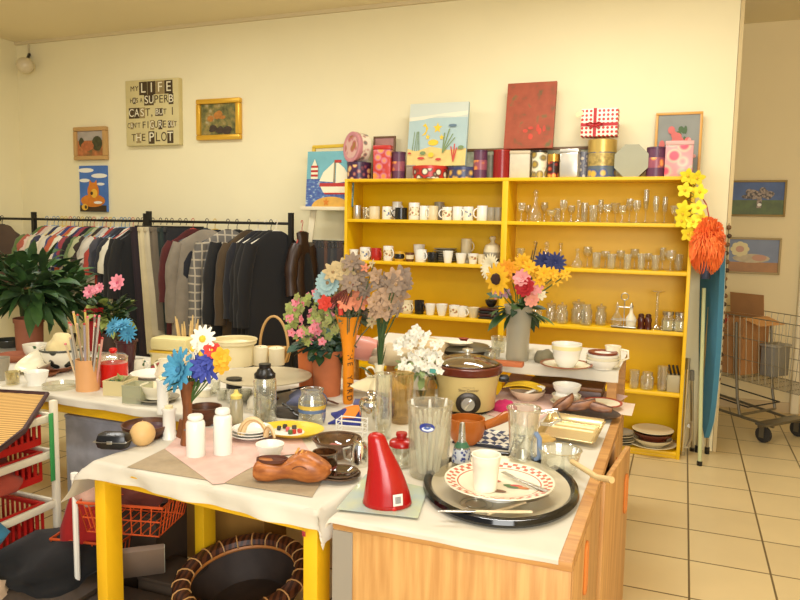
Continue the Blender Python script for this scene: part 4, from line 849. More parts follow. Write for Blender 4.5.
def trolley():
    "wire shopping trolley, long axis roughly along X behind the wall end"
    g0 = PZ(767, 441, 0); g1 = PZ(787, 437, 0)
    t = thing('shopping_trolley', 'grey wire supermarket trolley standing behind the end of the wall', 'shopping trolley', (.385, 6.42, 0), -.69)
    W = mat('trolley_wire', (150, 142, 120), .35, .7); FR = mat('trolley_frame', (120, 114, 98), .35, .7)
    x0, x1, ya, yb = -.60, .74, -.22, .22; zb, zt = .42, .93
    m = M()
    for y in (ya, yb):
        s = 1 if y > 0 else -1
        for k in range(26):
            x = x0+(x1-x0)*k/25; m.tube([(x, y*.86, zb+.05*(1-k/25)), (x, y*1.08, zt+.04*(1-k/25))], .003, 4)
        for q in range(4):
            u = q/3; m.tube([(x0, y*(.86+.22*u), zb+.05+u*(zt-zb-.01)), (x1, y*(.86+.22*u), zb+u*(zt-zb))], .0038 if q in (0, 3) else .003, 5)
    for k in range(12):
        y = ya+(yb-ya)*k/11; m.tube([(x0, y*.86, zb+.05), (x1, y*.86, zb)], .0022, 4); m.tube([(x1, y*.86, zb), (x1, y*1.08, zt)], .0022, 4); m.tube([(x0, y*.86, zb+.05), (x0, y*1.08, zt+.04)], .0022, 4)
    for k in range(14):
        x = x0+(x1-x0)*k/13; m.tube([(x, ya*.86, zb+.05*(1-k/13)), (x, yb*.86, zb+.05*(1-k/13))], .0022, 4)
    part('wire_basket', m, W, t)
    f = M()
    for y in (ya, yb):
        f.tube([(.22, y*1.0, zt-.04), (.24, y*1.0, .55), (.27, y*1.0, .30), (.30, y, .17)], .011, 6); f.tube([(-.55, y, .2), (.55, y*.75, .13)], .011, 6); f.tube([(-.55, y, .2), (-.5, y*.9, .5)], .011, 6)
    f.tube([(.52, ya*.8, .135), (.52, yb*.8, .135)], .012, 6).tube([(.30, ya, .17), (.30, yb, .17)], .010, 6).tube([(-.5, ya, .2), (-.5, yb, .2)], .011, 6)
    part('frame', f, FR, t)
    part('front_bumper', M().box((.50, 0, .145), (.10, .5, .022), bev=.006), FR, t)
    part('lower_rack', M().tube([(-.5, ya*.9, .30), (.35, ya*.9, .24), (.35, yb*.9, .24), (-.5, yb*.9, .30)], .006, 6, closed=True), mat('rack_black', (40, 38, 34), .5), t)
    part('push_bar', M().tube([(x0-.1, ya, zt+.08), (x0-.1, yb, zt+.08)], .015, 8).tube([(x0-.1, ya, zt+.08), (x0+.02, ya, zt)], .01, 6).tube([(x0-.1, yb, zt+.08), (x0+.02, yb, zt)], .01, 6), RED, t)
    for i, (x, y) in enumerate(((.48, -.2), (.50, .2), (-.5, -.22), (-.5, .22))):
        c = part('caster', M().box((x, y, .125), (.05, .05, .03), bev=.005).box((x+.012, y-.022, .085), (.04, .004, .09)).box((x+.012, y+.022, .085), (.04, .004, .09)), FR, t)
        part('wheel', M().lathe([(0, -.016), (.04, -.016), (.062, -.012), (.064, 0), (.062, .012), (.04, .016), (0, .016)], 20, (x+.015, y, .064), xf=Matrix.Rotation(PI/2, 4, 'X')), mat('dark_rubber', (44, 42, 40), .6), c)
    # cardboard box riding in the basket
    b = thing('cardboard_box', 'open brown cardboard box riding in the shopping trolley', 'cardboard box', (.43, 6.385, .465), -.69)
    cb = mat('cardboard', (172, 122, 72), .85, var=.08, scale=8); cw, cd_, ch = .36, .32, .45
    part('body', M().box((0, -cd_/2, ch/2), (cw, .005, ch)).box((0, cd_/2, ch/2), (cw, .005, ch)).box((-cw/2, 0, ch/2), (.005, cd_, ch)).box((cw/2, 0, ch/2), (.005, cd_, ch)).box((0, 0, .003), (cw, cd_, .005)), cb, b)
    part('flap', M().box((-.03, cd_/2+.0, ch+.085), (cw*.85, .005, .17), rot=(.12, 0, 0)), cb, b); part('flap', M().box((cw/2+.06, 0, ch-.02), (.16, cd_*.95, .005), rot=(0, .28, 0)), mat('cardboard_light', (206, 152, 90), .85), b)
    part('flap', M().box((-.06, -cd_/2-.02, ch-.03), (cw*.6, .005, .1), rot=(-.9, 0, 0)), mat('cardboard_red_print', (170, 70, 50), .85), b)
    g = thing('plastic_crate', 'grey crate standing behind the cardboard box in the trolley', 'crate', (.72, 6.30, .46), -.69)
    part('body', M().box((0, 0, .12), (.12, .2, .24), bev=.01), mat('grey_crate', (126, 122, 112), .6), g); part('rim', M().box((0, 0, .245), (.135, .215, .02), bev=.005), mat('grey_crate_rim', (150, 146, 134), .6), g)
trolley()
# ================================================================ tables, cabinet, cloths, things under the tables
ZT = 0.75
def drape(name, label, x0, x1, y0, y1, ov, loc, rz, m, seed=0, n=(56, 34), lift=.003, group=None, flare=.18):
    "cloth lying on a rectangular top and hanging ov=(left,right,front,back) over its edges"
    R = random.Random(seed); ph = [R.random()*6 for _ in range(4)]
    L, Rr, Fr, B = ov
    def pos(lo, hi, oa, ob, n):
        r = ([lo-oa*(1-i/6) for i in range(6)] if oa else [])+[lo+(hi-lo)*i/n for i in range(n+1)]+([hi+ob*i/6 for i in range(1, 7)] if ob else [])
        return r
    UA, VB = pos(x0, x1, L, Rr, n[0]), pos(y0, y1, Fr, B, n[1])
    def fn(u, v):
        a = UA[round(u*(len(UA)-1))]; b = VB[round(v*(len(VB)-1))]
        du = max(0, x0-a, a-x1); dv = max(0, y0-b, b-y1)
        sx_ = -1 if a < x0 else 1; sy_ = -1 if b < y0 else 1
        x = min(max(a, x0), x1); y = min(max(b, y0), y1)
        z = lift+.0012*math.sin(9*a+ph[0])*math.sin(7*b+ph[1])
        if du or dv:
            d = max(du, dv)+.25*min(du, dv)
            corner = min(du, dv)
            rip = .010*math.sin(17*(a+b)+ph[2])*min(1, d/.05)+.006*math.sin(41*a+23*b+ph[3])*min(1, d/.08)
            if du: x += sx_*(.004+(flare if a < x0 else .18)*du+rip*(1 if du > dv else .4)+.35*corner)
            if dv: y += sy_*(.004+.10*dv+rip*(1 if dv >= du else .4)+.35*corner)
            z = lift-d*.97
        return (x, y, z)
    o = obj(name, M().sheet(fn, len(UA)-1, len(VB)-1, (0, 0, -.0012)), m, loc=loc, rot=(0, 0, rz), ang=1.2)
    return tag(o, label, 'tablecloth', group)
def table(label, W, D, loc, rz, leg=(.05, .075), ap=.05, top=.03, m=YELT, z=ZT, group='yellow trestle tables'):
    t = thing('table', label, 'table', (loc[0], loc[1], 0), rz, group)
    part('tabletop', M().box((W/2, D/2, z-top/2), (W, D, top), bev=.003), m, t)
    for y in (leg[1]/2-.01, D-leg[1]/2+.01): part('apron', M().box((W/2, y if y < D/2 else y, z-top-ap/2), (W-2*leg[0], .022, ap), bev=.002), m, t)
    for x in (leg[0]/2, W-leg[0]/2): part('apron', M().box((x, D/2, z-top-ap/2), (.022, D-2*leg[1], ap), bev=.002), m, t)
    for x in (leg[0]/2, W-leg[0]/2):
        for y in (leg[1]/2, D-leg[1]/2): part('leg', M().box((x, y, (z-top)/2), (leg[0], leg[1], z-top), bev=.003), m, t)
    return t
T1 = (-1.895, 1.885, -.075)     # front-left corner and turn of the nearer table
table('yellow wooden table nearest the photo, under a white cloth with a wooden clog on it', .93, .58, T1[:2], T1[2])
drape('tablecloth', 'white cotton cloth with drooping corners on the yellow table carrying the clog', 0, .93, 0, .58, (.16, .09, .06, 0.0), (T1[0], T1[1], ZT), T1[2], CLOTH, 3, flare=.75)
table('long yellow wooden table behind, under a white cloth with the plant pots on it', 3.35, .98, (-4.32, 2.56), -.02)
drape('tablecloth', 'white cotton cloth on the long yellow table carrying the plant pots', 0, 3.35, 0, .98, (0.0, .03, .035, .05), (-4.32, 2.56, ZT), -.02, CLOTH, 5, (90, 30))
def mark():
    p = PZ(306, 532, .69); t = tag(obj('cloth_tag', M().box((0, -.012, 0), (.012, .0015, .016), bev=.0005), mat('red_stitch', (170, 50, 60), .8, var=.5, scale=200), loc=(p.x, p.y, .69), rot=(.1, 0, T1[2])), 'tiny red embroidered mark sewn on the hanging front corner of the clog table cloth', 'tag')
mark()
def cabinet():
    X0, X1, Y0, Y1 = -.905, -.222, 1.795, 3.50
    t = thing('cabinet', 'oak veneer cabinet with aisle-side doors, under a white runner', 'cabinet', (X0, Y0, 0)); W, D = X1-X0, Y1-Y0
    part('front_panel', M().box((W/2, .01, (ZT-.03)/2), (W-.0, .02, ZT-.03), bev=.002), WOOD, t)
    part('grey_panel', M().box((.032, -.0015, (ZT-.035)/2), (.064, .004, ZT-.035)), mat('grey_laminate', (150, 142, 128), .6), t)
    part('back_panel', M().box((W/2, D-.01, (ZT-.03)/2), (W, .02, ZT-.03)), WOOD, t)
    part('side_panel', M().box((.01, D/2, (ZT-.03)/2), (.02, D-.04, ZT-.03)), WOOD, t)
    part('top_board', M().box((W/2, D/2, ZT-.015), (W+.004, D+.004, .03), bev=.003), WOODH, t)
    part('inner_post', M().box((W-.05, .69, (ZT-.03)/2), (.08, .03, ZT-.03)), WOOD, t)
    part('inner_shelf', M().box((W/2, D/2, .36), (W-.05, D-.05, .02)), WOOD, t)
    def door(y0, w, ang, hy, zf):
        h = ZT-.055
        d = part('door', M().box((0, w/2, h/2), (.02, w-.004, h), bev=.003), WOOD, t, loc=(W-.008 if ang == 0 else W+.004, y0, .02), rot=(0, 0, ang))
        hm = mat('orange_wood_grip', (206, 122, 52), .4); q = M()
        for a in range(2): pass
        rim = [(.013, hy+.022*math.cos(s)*1.0, h*zf+(.055 if math.sin(s) > 0 else -.055)+.022*math.sin(s)) for s in [i*2*PI/20 for i in range(20)]]
        q.tube(rim, .006, 6, closed=True)
        part('grip_rim', q, hm, d); part('grip_recess', M().box((.0098, hy, h*zf), (.004, .038, .12), bev=.0015), mat('grip_shadow_wood', (96, 52, 24), .6), d)
    door(.02, .67, 0, .265, .84); door(.71, .50, -.10, .42, .75); door(1.22, .46, 0, .1, .75)
    return X0, X1, Y0, Y1
CX0, CX1, CY0, CY1 = cabinet()
drape('table_runner', 'white cotton runner covering the oak cabinet top', 0, CX1-CX0-.03, 0, CY1-CY0-.02, (.03, .0, .016, .0), (CX0-.004, CY0-.001, ZT), 0, CLOTH, 8, (30, 60), lift=.0025)
# raised table at the far end of the cabinet
RT = .91
def raised():
    t = thing('side_table', 'small raised table with a white cloth behind the cabinet and slow cooker', 'table', (-1.72, 3.56, 0)); W, D = 1.46, .62
    part('tabletop', M().box((W/2, D/2, RT-.0125), (W, D, .025), bev=.003), WOODH, t)
    for x in (.03, W-.03):
        for y in (.03, D-.03): part('leg', M().box((x, y, (RT-.025)/2), (.045, .045, RT-.025)), WOODH, t)
    drape('tablecloth', 'white cloth on the small raised table with the sunflower vase', 0, W, 0, D, (0, .0, .055, .02), (-1.72, 3.56, RT), 0, CLOTH, 12, (60, 20))
raised()
b = thing('wooden_box', 'brown wooden box standing in the gap under the raised table', 'box', (-.52, 3.60, .55)); 
part('body', M().box((0, .1, .12), (.36, .2, .24), bev=.005), DWOOD, b); part('lid', M().box((0, .1, .25), (.37, .21, .02), bev=.004), mat('box_lid_brown', (128, 84, 44), .5), b)
st = thing('stool', 'low dark stool under the raised table holding the brown box', 'stool', (-.52, 3.72, 0))
part('seat', M().box((0, 0, .53), (.5, .3, .04), bev=.005), DWOOD, st)
for x in (-.22, .22):
    for y in (-.12, .12): part('leg', M().box((x, y, .255), (.035, .035, .51)), DWOOD, st)
# ---------------------------------------------------------------- stacking rack of red baskets
def bins():
    X, Ya, Yb = -2.50, 1.05, 2.27; wf = mat('white_rack_paint', (222, 214, 190), .45)
    t = thing('basket_rack', 'white frame rack of red plastic baskets at the left table corner', 'storage rack', (X, Yb, 0))
    for x in (0, -.46):
        for y in (0, Ya-Yb): part('post', M().box((x, y, .41), (.028, .028, .82), bev=.006), wf, t)
    for z in (.745, .585, .36, .14):
        for x in (0, -.46): part('rail', M().box((x, (Ya-Yb)/2, z), (.018, Yb-Ya, .032), bev=.004), wf, t)
        for y in (0, Ya-Yb): part('rail', M().box((-.23, y, z-.0), (.46, .018, .03), bev=.004), wf, t)
    part('green_strap', M().box((.017, -.03, .62), (.006, .022, .30), bev=.002), mat('green_strap', (60, 150, 80), .5), t)
    rp = mat('red_basket_plastic', (176, 30, 24), .4)
    for k, z in enumerate((.745, .585, .36)):
        for j in range(2):
            y0 = Yb-.05-j*.60; dpt = .12 if k < 2 else .15
            b = thing('plastic_basket', f"slatted red plastic basket, {['top', 'middle', 'bottom'][k]} tier, {['farther', 'nearer'][j]} one along the white rack", 'basket', (X-.23, y0-.27, z-dpt+.01), 0, 'red baskets in the white rack')
            m = M(); hx, hy = .205, .265
            for s in (-1, 1):
                for q in range(19):
                    y = -hy+2*hy*q/18; m.box((s*hx, y, dpt/2), (.006, .012, dpt))
                for q in range(15):
                    x = -hx+2*hx*q/14; m.box((x, s*hy, dpt/2), (.012, .006, dpt))
                m.box((s*hx, 0, .012), (.008, 2*hy, .03)); m.box((0, s*hy, .012), (2*hx, .008, .03))
            m.box((0, 0, .004), (2*hx, 2*hy, .006)); part('slatted_body', m, rp, b)
            part('rim', M().box((hx, 0, dpt), (.016, 2*hy+.02, .018), bev=.004).box((-hx, 0, dpt), (.016, 2*hy+.02, .018), bev=.004).box((0, hy, dpt), (2*hx, .016, .018), bev=.004).box((0, -hy, dpt), (2*hx, .016, .018), bev=.004), rp, b)
    # soft goods lying in the baskets
    def lump(label, name, x, y, z, s, col, seed, group='goods in the red baskets'):
        R = random.Random(seed); m = M(); k = 14; pr = []
        bm = bmesh.new(); bmesh.ops.create_icosphere(bm, subdivisions=3, radius=1)
        for v in bm.verts:
            n = noise.noise(v.co*1.7+Vector((seed*3.1, 0, 0)))*.35+noise.noise(v.co*4+Vector((0, seed*2.3, 0)))*.14
            v.co *= 1+n; v.co = Vector((v.co.x*s[0], v.co.y*s[1], max(v.co.z, -.55)*s[2]))
        bm.verts.index_update(); m.add([v.co.copy() for v in bm.verts], [[v.index for v in f.verts] for f in bm.faces]); bm.free()
        return tag(obj(name, m, fabric('lump_%s_%d' % (label[:14], seed), col, .2), loc=(x, y, z+.5*s[2]), ang=2), label, 'fabric', group)
    lump('bundle of purple and pink cloth in the top red basket', 'cloth_bundle', X-.2, Yb-.4, .645, (.18, .2, .085), (130, 66, 92), 1)
    lump('orange cloth at the near end of the top red basket', 'cloth_bundle', X-.2, Yb-.82, .645, (.18, .2, .085), (206, 110, 60), 2)
    lump('green plastic bag spilling from the middle red basket', 'plastic_bag', X-.14, Yb-.55, .495, (.17, .2, .10), (60, 150, 100), 3)
    lump('orange-red cloth in the middle red basket', 'cloth_bundle', X-.15, Yb-.25, .48, (.16, .15, .08), (150, 60, 40), 4)
    lump('bright pink cloth in the bottom red basket', 'cloth_bundle', X-.14, Yb-.62, .25, (.18, .18, .13), (214, 80, 130), 5)
    lump('teal blue cloth beside the pink cloth in the bottom red basket', 'cloth_bundle', X-.12, Yb-.36, .25, (.16, .14, .12), (50, 120, 150), 6)
    lump('black cloth heap on the floor before the basket rack', 'cloth_bundle', -2.32, 2.12, .15, (.24, .26, .09), (9, 9, 11), 7, None)
    lump('pale cloth heap on the floor left of the black cloth', 'cloth_bundle', -2.42, 1.75, .12, (.12, .2, .10), (206, 180, 150), 8, None)
    lump('red bag slumped beside the leg of the clog table', 'bag', -2.27, 2.20, .16, (.09, .09, .22), (170, 28, 26), 9, None)
    lump('white floral cloth bundle hanging under the cloth corner', 'cloth_bundle', -2.10, 2.07, .50, (.06, .05, .05), (190, 150, 130), 10, None)
    return lump
lump = bins()
def boxy(name, label, cat, c, d, m, rz=0, lid=None):
    t = thing(name, label, cat, (c[0], c[1], c[2]), rz)
    part('body', M().box((0, 0, d[2]/2), d, bev=.006), m, t); part('lid', M().box((0, 0, d[2]+.008), (d[0]+.006, d[1]+.006, .018), bev=.004), lid or m, t)
    return t
boxy('crate', 'low crate on the floor under the black cloth heap', 'crate', (-2.3, 2.05, 0), (.5, .5, .16), mat('crate_dark', (60, 48, 36), .7))
boxy('crate', 'low crate under the red bag by the table leg', 'crate', (-2.12, 2.46, 0), (.2, .16, .16), mat('crate_dark', (60, 48, 36), .7))
boxy('box', 'pale blue-grey box pushed under the long table', 'box', (-2.55, 2.90, 0), (.75, .35, .58), mat('blue_grey_card', (186, 190, 204), .8, var=.3, scale=9))
# mat of woven reeds on top of the rack
wk = ramp_mat('woven_reed', 'ShaderNodeTexWave', [(.3, (150, 110, 52)), (.7, (222, 180, 106))], (1, 1, 1), .8, Scale=11.0, Distortion=1.2, Detail=1.0, rot=(0, 0, .9))
def reed():
    A = [PZ(47, 392, .79), PZ(-60, 386, .79), PZ(-70, 500, .79), PZ(24, 428, .79)]
    c = sum(A, Vector())/4; t = thing('woven_mat', 'woven reed tray with a dark edge lying on top of the basket rack', 'mat', c)
    poly = [(p.x-c.x, p.y-c.y) for p in A]
    part('weave', M().prism(poly, -.02, -.012), wk, t, smooth=False); part('edge_binding', M().tube([(x, y, -.01) for x, y in poly], .012, 6, closed=True), mat('dark_binding', (66, 40, 42), .7), t)
reed()
# wire baskets, pole and woven basket under the nearer table
def wirebasket(label, c, w, d, h, rz=0):
    om = mat('orange_wire', (206, 84, 34), .4); t = thing('wire_basket', label, 'basket', c, rz, 'orange wire baskets under the table'); m = M()
    for z in (0, h*.5, h): m.tube([(-w/2*(.85+.15*z/h), -d/2*(.85+.15*z/h), z), (w/2*(.85+.15*z/h), -d/2*(.85+.15*z/h), z), (w/2*(.85+.15*z/h), d/2*(.85+.15*z/h), z), (-w/2*(.85+.15*z/h), d/2*(.85+.15*z/h), z)], .004 if z == h else .003, 6, closed=True)
    for k in range(9):
        x = -.5+k/8
        for s in (-1, 1): m.tube([(x*w*.85, s*d/2*.85, 0), (x*w, s*d/2, h)], .0025, 5)
        for s in (-1, 1): m.tube([(s*w/2*.85, x*d*.85, 0), (s*w/2, x*d, h)], .0025, 5)
        m.tube([(x*w*.85, -d/2*.85, 0), (x*w*.85, d/2*.85, 0)], .0025, 5)
    part('wire_body', m, om, t); part('rim', M().tube([(-w/2, -d/2, h), (w/2, -d/2, h), (w/2, d/2, h), (-w/2, d/2, h)], .006, 6, closed=True), om, t)
q = PZ(128, 522, .43); wirebasket('orange wire basket right of the nearer table leg', (q.x, q.y+.05, .41), .34, .26, .12, .25)
q = PZ(92, 560, .18); wirebasket('orange wire basket low behind the nearer table leg', (q.x-.0, q.y+.06, .17), .30, .26, .12, .2)
lump('brown-red cloth in the upper orange wire basket', 'cloth_bundle', -2.08, 2.32, .425, (.13, .1, .07), (110, 50, 40), 14, None)
boxy('crate', 'upturned crate under the upper orange wire basket', 'crate', (-2.06, 2.36, 0), (.22, .2, .385), mat('crate_dark', (60, 48, 36), .7))
boxy('crate', 'flat crate under the lower orange wire basket', 'crate', (-1.90, 2.02, 0), (.3, .2, .14), mat('crate_dark', (60, 48, 36), .7))
boxy('box', 'yellow-brown wooden box standing far under the clog table', 'box', (-1.95, 2.78, 0), (.5, .2, .42), mat('amber_wood', (150, 108, 44), .6, var=.25, scale=8, stretch=(1, 1, .2)))
t = thing('metal_pole', 'white tube pole standing left of the nearer table leg', 'pole', (-2.14, 2.03, 0)); part('tube', M().tube([(0, 0, 0), (.0, 0, .60)], .011, 8), WPLAS, t); part('cap', M().tube([(0, 0, .60), (0, 0, .625)], .014, 8), WPLAS, t)
t = thing('book', 'grey-brown book leaning behind the table leg', 'book', (-1.93, 2.16, .20), .3, rot=(.7, 0, .7)); part('cover', M().box((0, 0, .11), (.16, .022, .22), bev=.003), mat('book_grey', (128, 110, 96), .7), t); part('pages', M().box((.004, 0, .11), (.156, .016, .214)), mat('page_grey', (190, 190, 170), .8), t)
boxy('crate', 'flat dark crate under the leaning book', 'crate', (-1.86, 2.26, 0), (.2, .2, .17), mat('crate_dark', (60, 48, 36), .7))
def wbasket():
    c = PZ(226, 560, .30); t = thing('woven_basket', 'large round dark woven basket tilted on a crate under the clog table', 'basket', (c.x+.03, c.y+.08, .165), rot=(.16, -.08, .25))
    wv = ramp_mat('dark_rattan', 'ShaderNodeTexWave', [(.35, (52, 26, 16)), (.65, (100, 56, 30))], (1, 1, 1), .5, Scale=14.0, Distortion=3.0)
    r = .238
    part('bowl', M().lathe([(0, -.10), (r*.7, -.10), (r*.93, -.02), (r, .06), (r*.96, .06), (r*.88, -.01), (r*.66, -.085), (0, -.085)], 40), [mat('basket_inside', (58, 46, 38), .7, var=.3, scale=14)], t)
    part('woven_rim', M().tube([(r*1.0*math.cos(a), r*1.0*math.sin(a), .05) for a in [i*2*PI/48 for i in range(48)]], .034, 8, closed=True, flat=.7), wv, t)
    part('cane_lining', M().tube([(r*.90*math.cos(a), r*.90*math.sin(a), .035) for a in [i*2*PI/48 for i in range(48)]], .010, 6, closed=True), mat('amber_cane', (190, 120, 54), .5), t)
    bm = mat('cane_binding', (206, 158, 96), .5)
    for k in range(22):
        a = k*2*PI/22; part('binding', M().tube([(r*1.0*math.cos(a)+.036*math.cos(a)*math.cos(s), r*math.sin(a)+.036*math.sin(a)*math.cos(s), .05+.026*math.sin(s)) for s in [i*2*PI/10 for i in range(10)]], .003, 5, closed=True), bm, t)
wbasket()
boxy('crate', 'dark crate under the round woven basket', 'crate', (-1.52, 2.26, 0), (.36, .3, .05), mat('crate_dark', (60, 48, 36), .7))
# ================================================================ plants, vases and crockery on the long table and the clog table
def foliage(m, c, n, R, length, width, seed, spread=1.0, zmin=-.2, zmax=1.0, droop=(.2, .7), nm=1, cup=.15, wide=.45):
    rnd = random.Random(seed)
    for i in range(n):
        th = rnd.random()*2*PI; el = rnd.uniform(zmin, zmax)
        d = Vector((math.cos(th)*spread*math.sqrt(max(.05, 1-el*el)), math.sin(th)*spread*math.sqrt(max(.05, 1-el*el)), el))
        p = Vector(c)+d*R*rnd.uniform(.1, .75)
        m.blade(p, d+Vector((rnd.uniform(-.4, .4), rnd.uniform(-.4, .4), rnd.uniform(-.2, .3))), length*rnd.uniform(.7, 1.2), width*rnd.uniform(.7, 1.2), rnd.uniform(*droop), rnd.randrange(nm), 4, rnd.uniform(-.6, .6), cup, 0, wide)
    return m
def pot(name, label, px, yb, yt, wb, wt, m, zs=ZT, rim=True, cat='plant pot', soil=True):
    x, y, r, h, rt = fit(px, yb, yt, wb, zs, wt)
    t = thing(name, label, cat, (x, y, zs))
    part('body', M().lathe(shell([(r, 0), (r+(rt-r)*.5, h*.5), (rt, h*.98), (rt, h)], .006, .01), 30), m, t)
    if rim: part('rim', M().lathe([(rt+.0005, h*.86), (rt+.006, h*.865), (rt+.007, h*.995), (rt+.001, h+.001), (rt-.006, h+.001), (rt-.0075, h*.9)], 30), m, t)
    if soil: part('soil', M().lathe([(0, h*.86), (rt*.93, h*.85)], 20), mat('potting_soil', (56, 40, 28), .95, bump=.6, scale=60), t)
    return t, Vector((x, y, zs)), r, h, rt
BROWNPOT = mat('brown_clay', (168, 100, 70), .7, var=.12, scale=8)
# big leafy plant at the far left
_, c, r, h, rt = pot('plant_pot', 'tall brown clay pot of the large dark leafy plant at the far left', 30, 352, 316, 25, 27, BROWNPOT)
t = thing('leafy_plant', 'large dark green leafy plant in the tall brown pot at the far left', 'plant', c+Vector((0, 0, h*.87)))
m = foliage(M(), (0, 0, .20), 230, .33, .25, .068, 11, 1.0, -.5, .95, (.2, .8), 2); part('leaves', m, [DGREEN, GREEN], t, ang=3)
part('stems', M().tube([(0, 0, 0), (.02, 0, .2)], .008).tube([(0, .01, 0), (-.06, 0, .25)], .007).tube([(.01, 0, 0), (.05, -.03, .22)], .007), STEM, t)
_, c, r, h, rt = pot('plant_pot', 'small dark pot of the bushy plant standing behind the white leaf-pattern bowl', 66, 349, 333, 18, 20, mat('dark_pot', (60, 44, 34), .6))
t = thing('leafy_plant', 'smaller bushy dark green plant behind the knitting needles', 'plant', c+Vector((0, 0, h*.87)))
part('leaves', foliage(M(), (0, 0, .26), 170, .26, .14, .05, 12, .9, -.6, .95, (.2, .7), 2), [DGREEN, GREEN], t, ang=3)
part('stems', M().tube([(0, 0, 0), (.02, 0, .25)], .006).tube([(0, .01, 0), (-.05, 0, .22)], .006), STEM, t)
# pink flowering plant behind the red canister
_, c, r, h, rt = pot('plant_pot', 'dark pot of the pink-flowered plant behind the red canister', 110, 352, 330, 22, 24, mat('dark_pot', (60, 44, 34), .6))
t = thing('flowering_plant', 'dark leafy plant with a few big pink blooms behind the red canister', 'plant', c+Vector((0, 0, h*.87)))
part('leaves', foliage(M(), (0, 0, .13), 150, .18, .09, .06, 13, 1.0, -.5, .9, (.1, .6), 3), [DGREEN, DGREEN, OLIVE], t, ang=3)
part('stem', M().tube([(0, 0, 0), (0, 0, .15)], .006), STEM, t)
for px, py, r_ in ((118, 283, .055), (100, 288, .035), (90, 292, .045), (96, 290, .03)):
    p = PY(px, py, c.y-.10); part('bloom', flower_mesh(M(), p-t.location, r_*1.1, 9, (.1, -1, .35), wd=.6, layers=3, cup=.4, cr=.2), [PINK, mat('deep_pink', (206, 84, 116), .7)], t)
boxy('tin_box', 'red box half hidden behind the knitting needles and the pink plant', 'box', (PZ(93, 352, ZT).x, PZ(93, 352, ZT).y+.02, ZT), (.10, .05, .27), mat('red_card', (168, 30, 34), .5))
# maroon pot of blue flowers
x, y, r, h, rt = fit(127, 374, 338, 14, ZT, 21)
t = thing('flower_pot', 'dark maroon tapered pot holding turquoise blue flowers', 'vase', (x, y, ZT)); mp_ = mat('maroon_gloss', (64, 24, 30), .3)
part('body', M().lathe(shell([(r, 0), (r*1.1, h*.3), (rt, h)], .004, .01), 24), mp_, t); part('rim', M().lathe([(rt, h*.93), (rt+.005, h*.94), (rt+.005, h), (rt-.002, h+.001)], 24), mp_, t)
BLU = mat('turquoise_petal', (70, 148, 186), .7)
t = thing('flower_bunch', 'bunch of turquoise blue artificial flowers in the maroon pot', 'flowers', (x, y, ZT+h*.5))
for px, py, dr in ((113, 327, (-.3, -1, .5)), (128, 333, (.1, -1, .3)), (122, 325, (0, -.6, 1))):
    p = PY(px, py, y-.03); part('flower', flower_mesh(M(), p-t.location, .062, 14, dr, wd=.28, layers=3, cup=.2, cr=.12), [BLU, mat('turquoise_core', (50, 112, 150), .7)], t)
    part('stem', M().tube([(0, 0, 0), (p-t.location)*.6, (p-t.location)], .003, 5), STEM, t)
# knitting needles in a tan holder
x, y, r, h, rt = fit(88, 393, 357, 22.5, ZT)
t = thing('needle_holder', 'tan cylinder holder full of knitting needles', 'holder', (x, y, ZT)); tan = mat('tan_ceramic', (216, 160, 104), .55, var=.05, scale=6)
part('body', M().lathe(shell([(r, 0), (r, h)], .005, .01), 32), tan, t)
cols = [(214, 190, 150), (150, 148, 138), (206, 190, 160), (170, 160, 140), (226, 196, 110), (110, 126, 106), (216, 200, 170), (176, 150, 120), (196, 180, 90), (130, 110, 96), (226, 210, 180), (160, 150, 160), (196, 160, 110), (230, 220, 200), (96, 80, 70), (180, 172, 162), (140, 160, 110), (206, 150, 136)]
names = ['cream', 'grey', 'sand', 'pewter', 'yellow', 'dark green', 'ivory', 'fawn', 'mustard', 'brown', 'off-white', 'mauve', 'amber', 'white', 'dark brown', 'silver-grey', 'light green', 'salmon']
R = random.Random(4)
for i, cc in enumerate(cols):
    u = i/(len(cols)-1)-.5; q = Vector((x+u*1.5*r, y+R.uniform(-.6, .6)*r*math.sqrt(max(0, 1-(1.5*u)**2)), ZT+.012)); ln = R.uniform(.31, .40) if abs(u) < .4 else R.uniform(.22, .30)
    d = Vector((u*.55+R.uniform(-.05, .05), R.uniform(-.12, .05), 1)).normalized()
    n_ = thing('knitting_needle', f'{names[i]} knitting needle, {ORD[i]} from the left in the tan holder', 'knitting needle', q, group='needles in the tan holder')
    mm = mat('needle_%d' % i, cc, .35); part('shaft', M().tube([(0, 0, 0), d*ln], .0056, 6), mm, n_); part('knob', M().ball(d*ln, .007, seg=8), mat('needle_knob_%d' % (i % 3), [(220, 110, 120), (206, 170, 140), (180, 60, 50)][i % 3], .4), n_)
# red canister with a glass lid
x, y, r, h, rt = fit(114, 389, 354, 28, ZT)
t = thing('canister', 'red canister with a clear lid and a red knob', 'canister', (x, y, ZT))
part('body', M().lathe([(0, 0), (r*.97, 0), (r, .005), (r, h*.8), (0, h*.8)], 32), RED, t); part('collar', M().lathe([(r*.99, h*.8), (r*1.0, h*.81), (r*1.0, h*.97), (r*.94, h)], 32), GLASS, t)
part('lid', M().lathe([(r*1.04, h*.98), (r*1.04, h*1.0), (r*.8, h*1.08), (r*.25, h*1.12), (0, h*1.12)], 32), glass('lid_glass'), t); part('knob', M().lathe([(r*.2, h*1.12), (r*.3, h*1.2), (r*.22, h*1.28), (0, h*1.3)], 16), RED, t)
part('printed_leaf', M().prism(ell(0, h*.4, .02, .026), -.001, .001, xf=Matrix.Rotation(-2.2, 4, 'Z') @ Matrix.Translation((0, -r-.001, 0)) @ Matrix.Rotation(PI/2, 4, 'X')), GREEN, t)
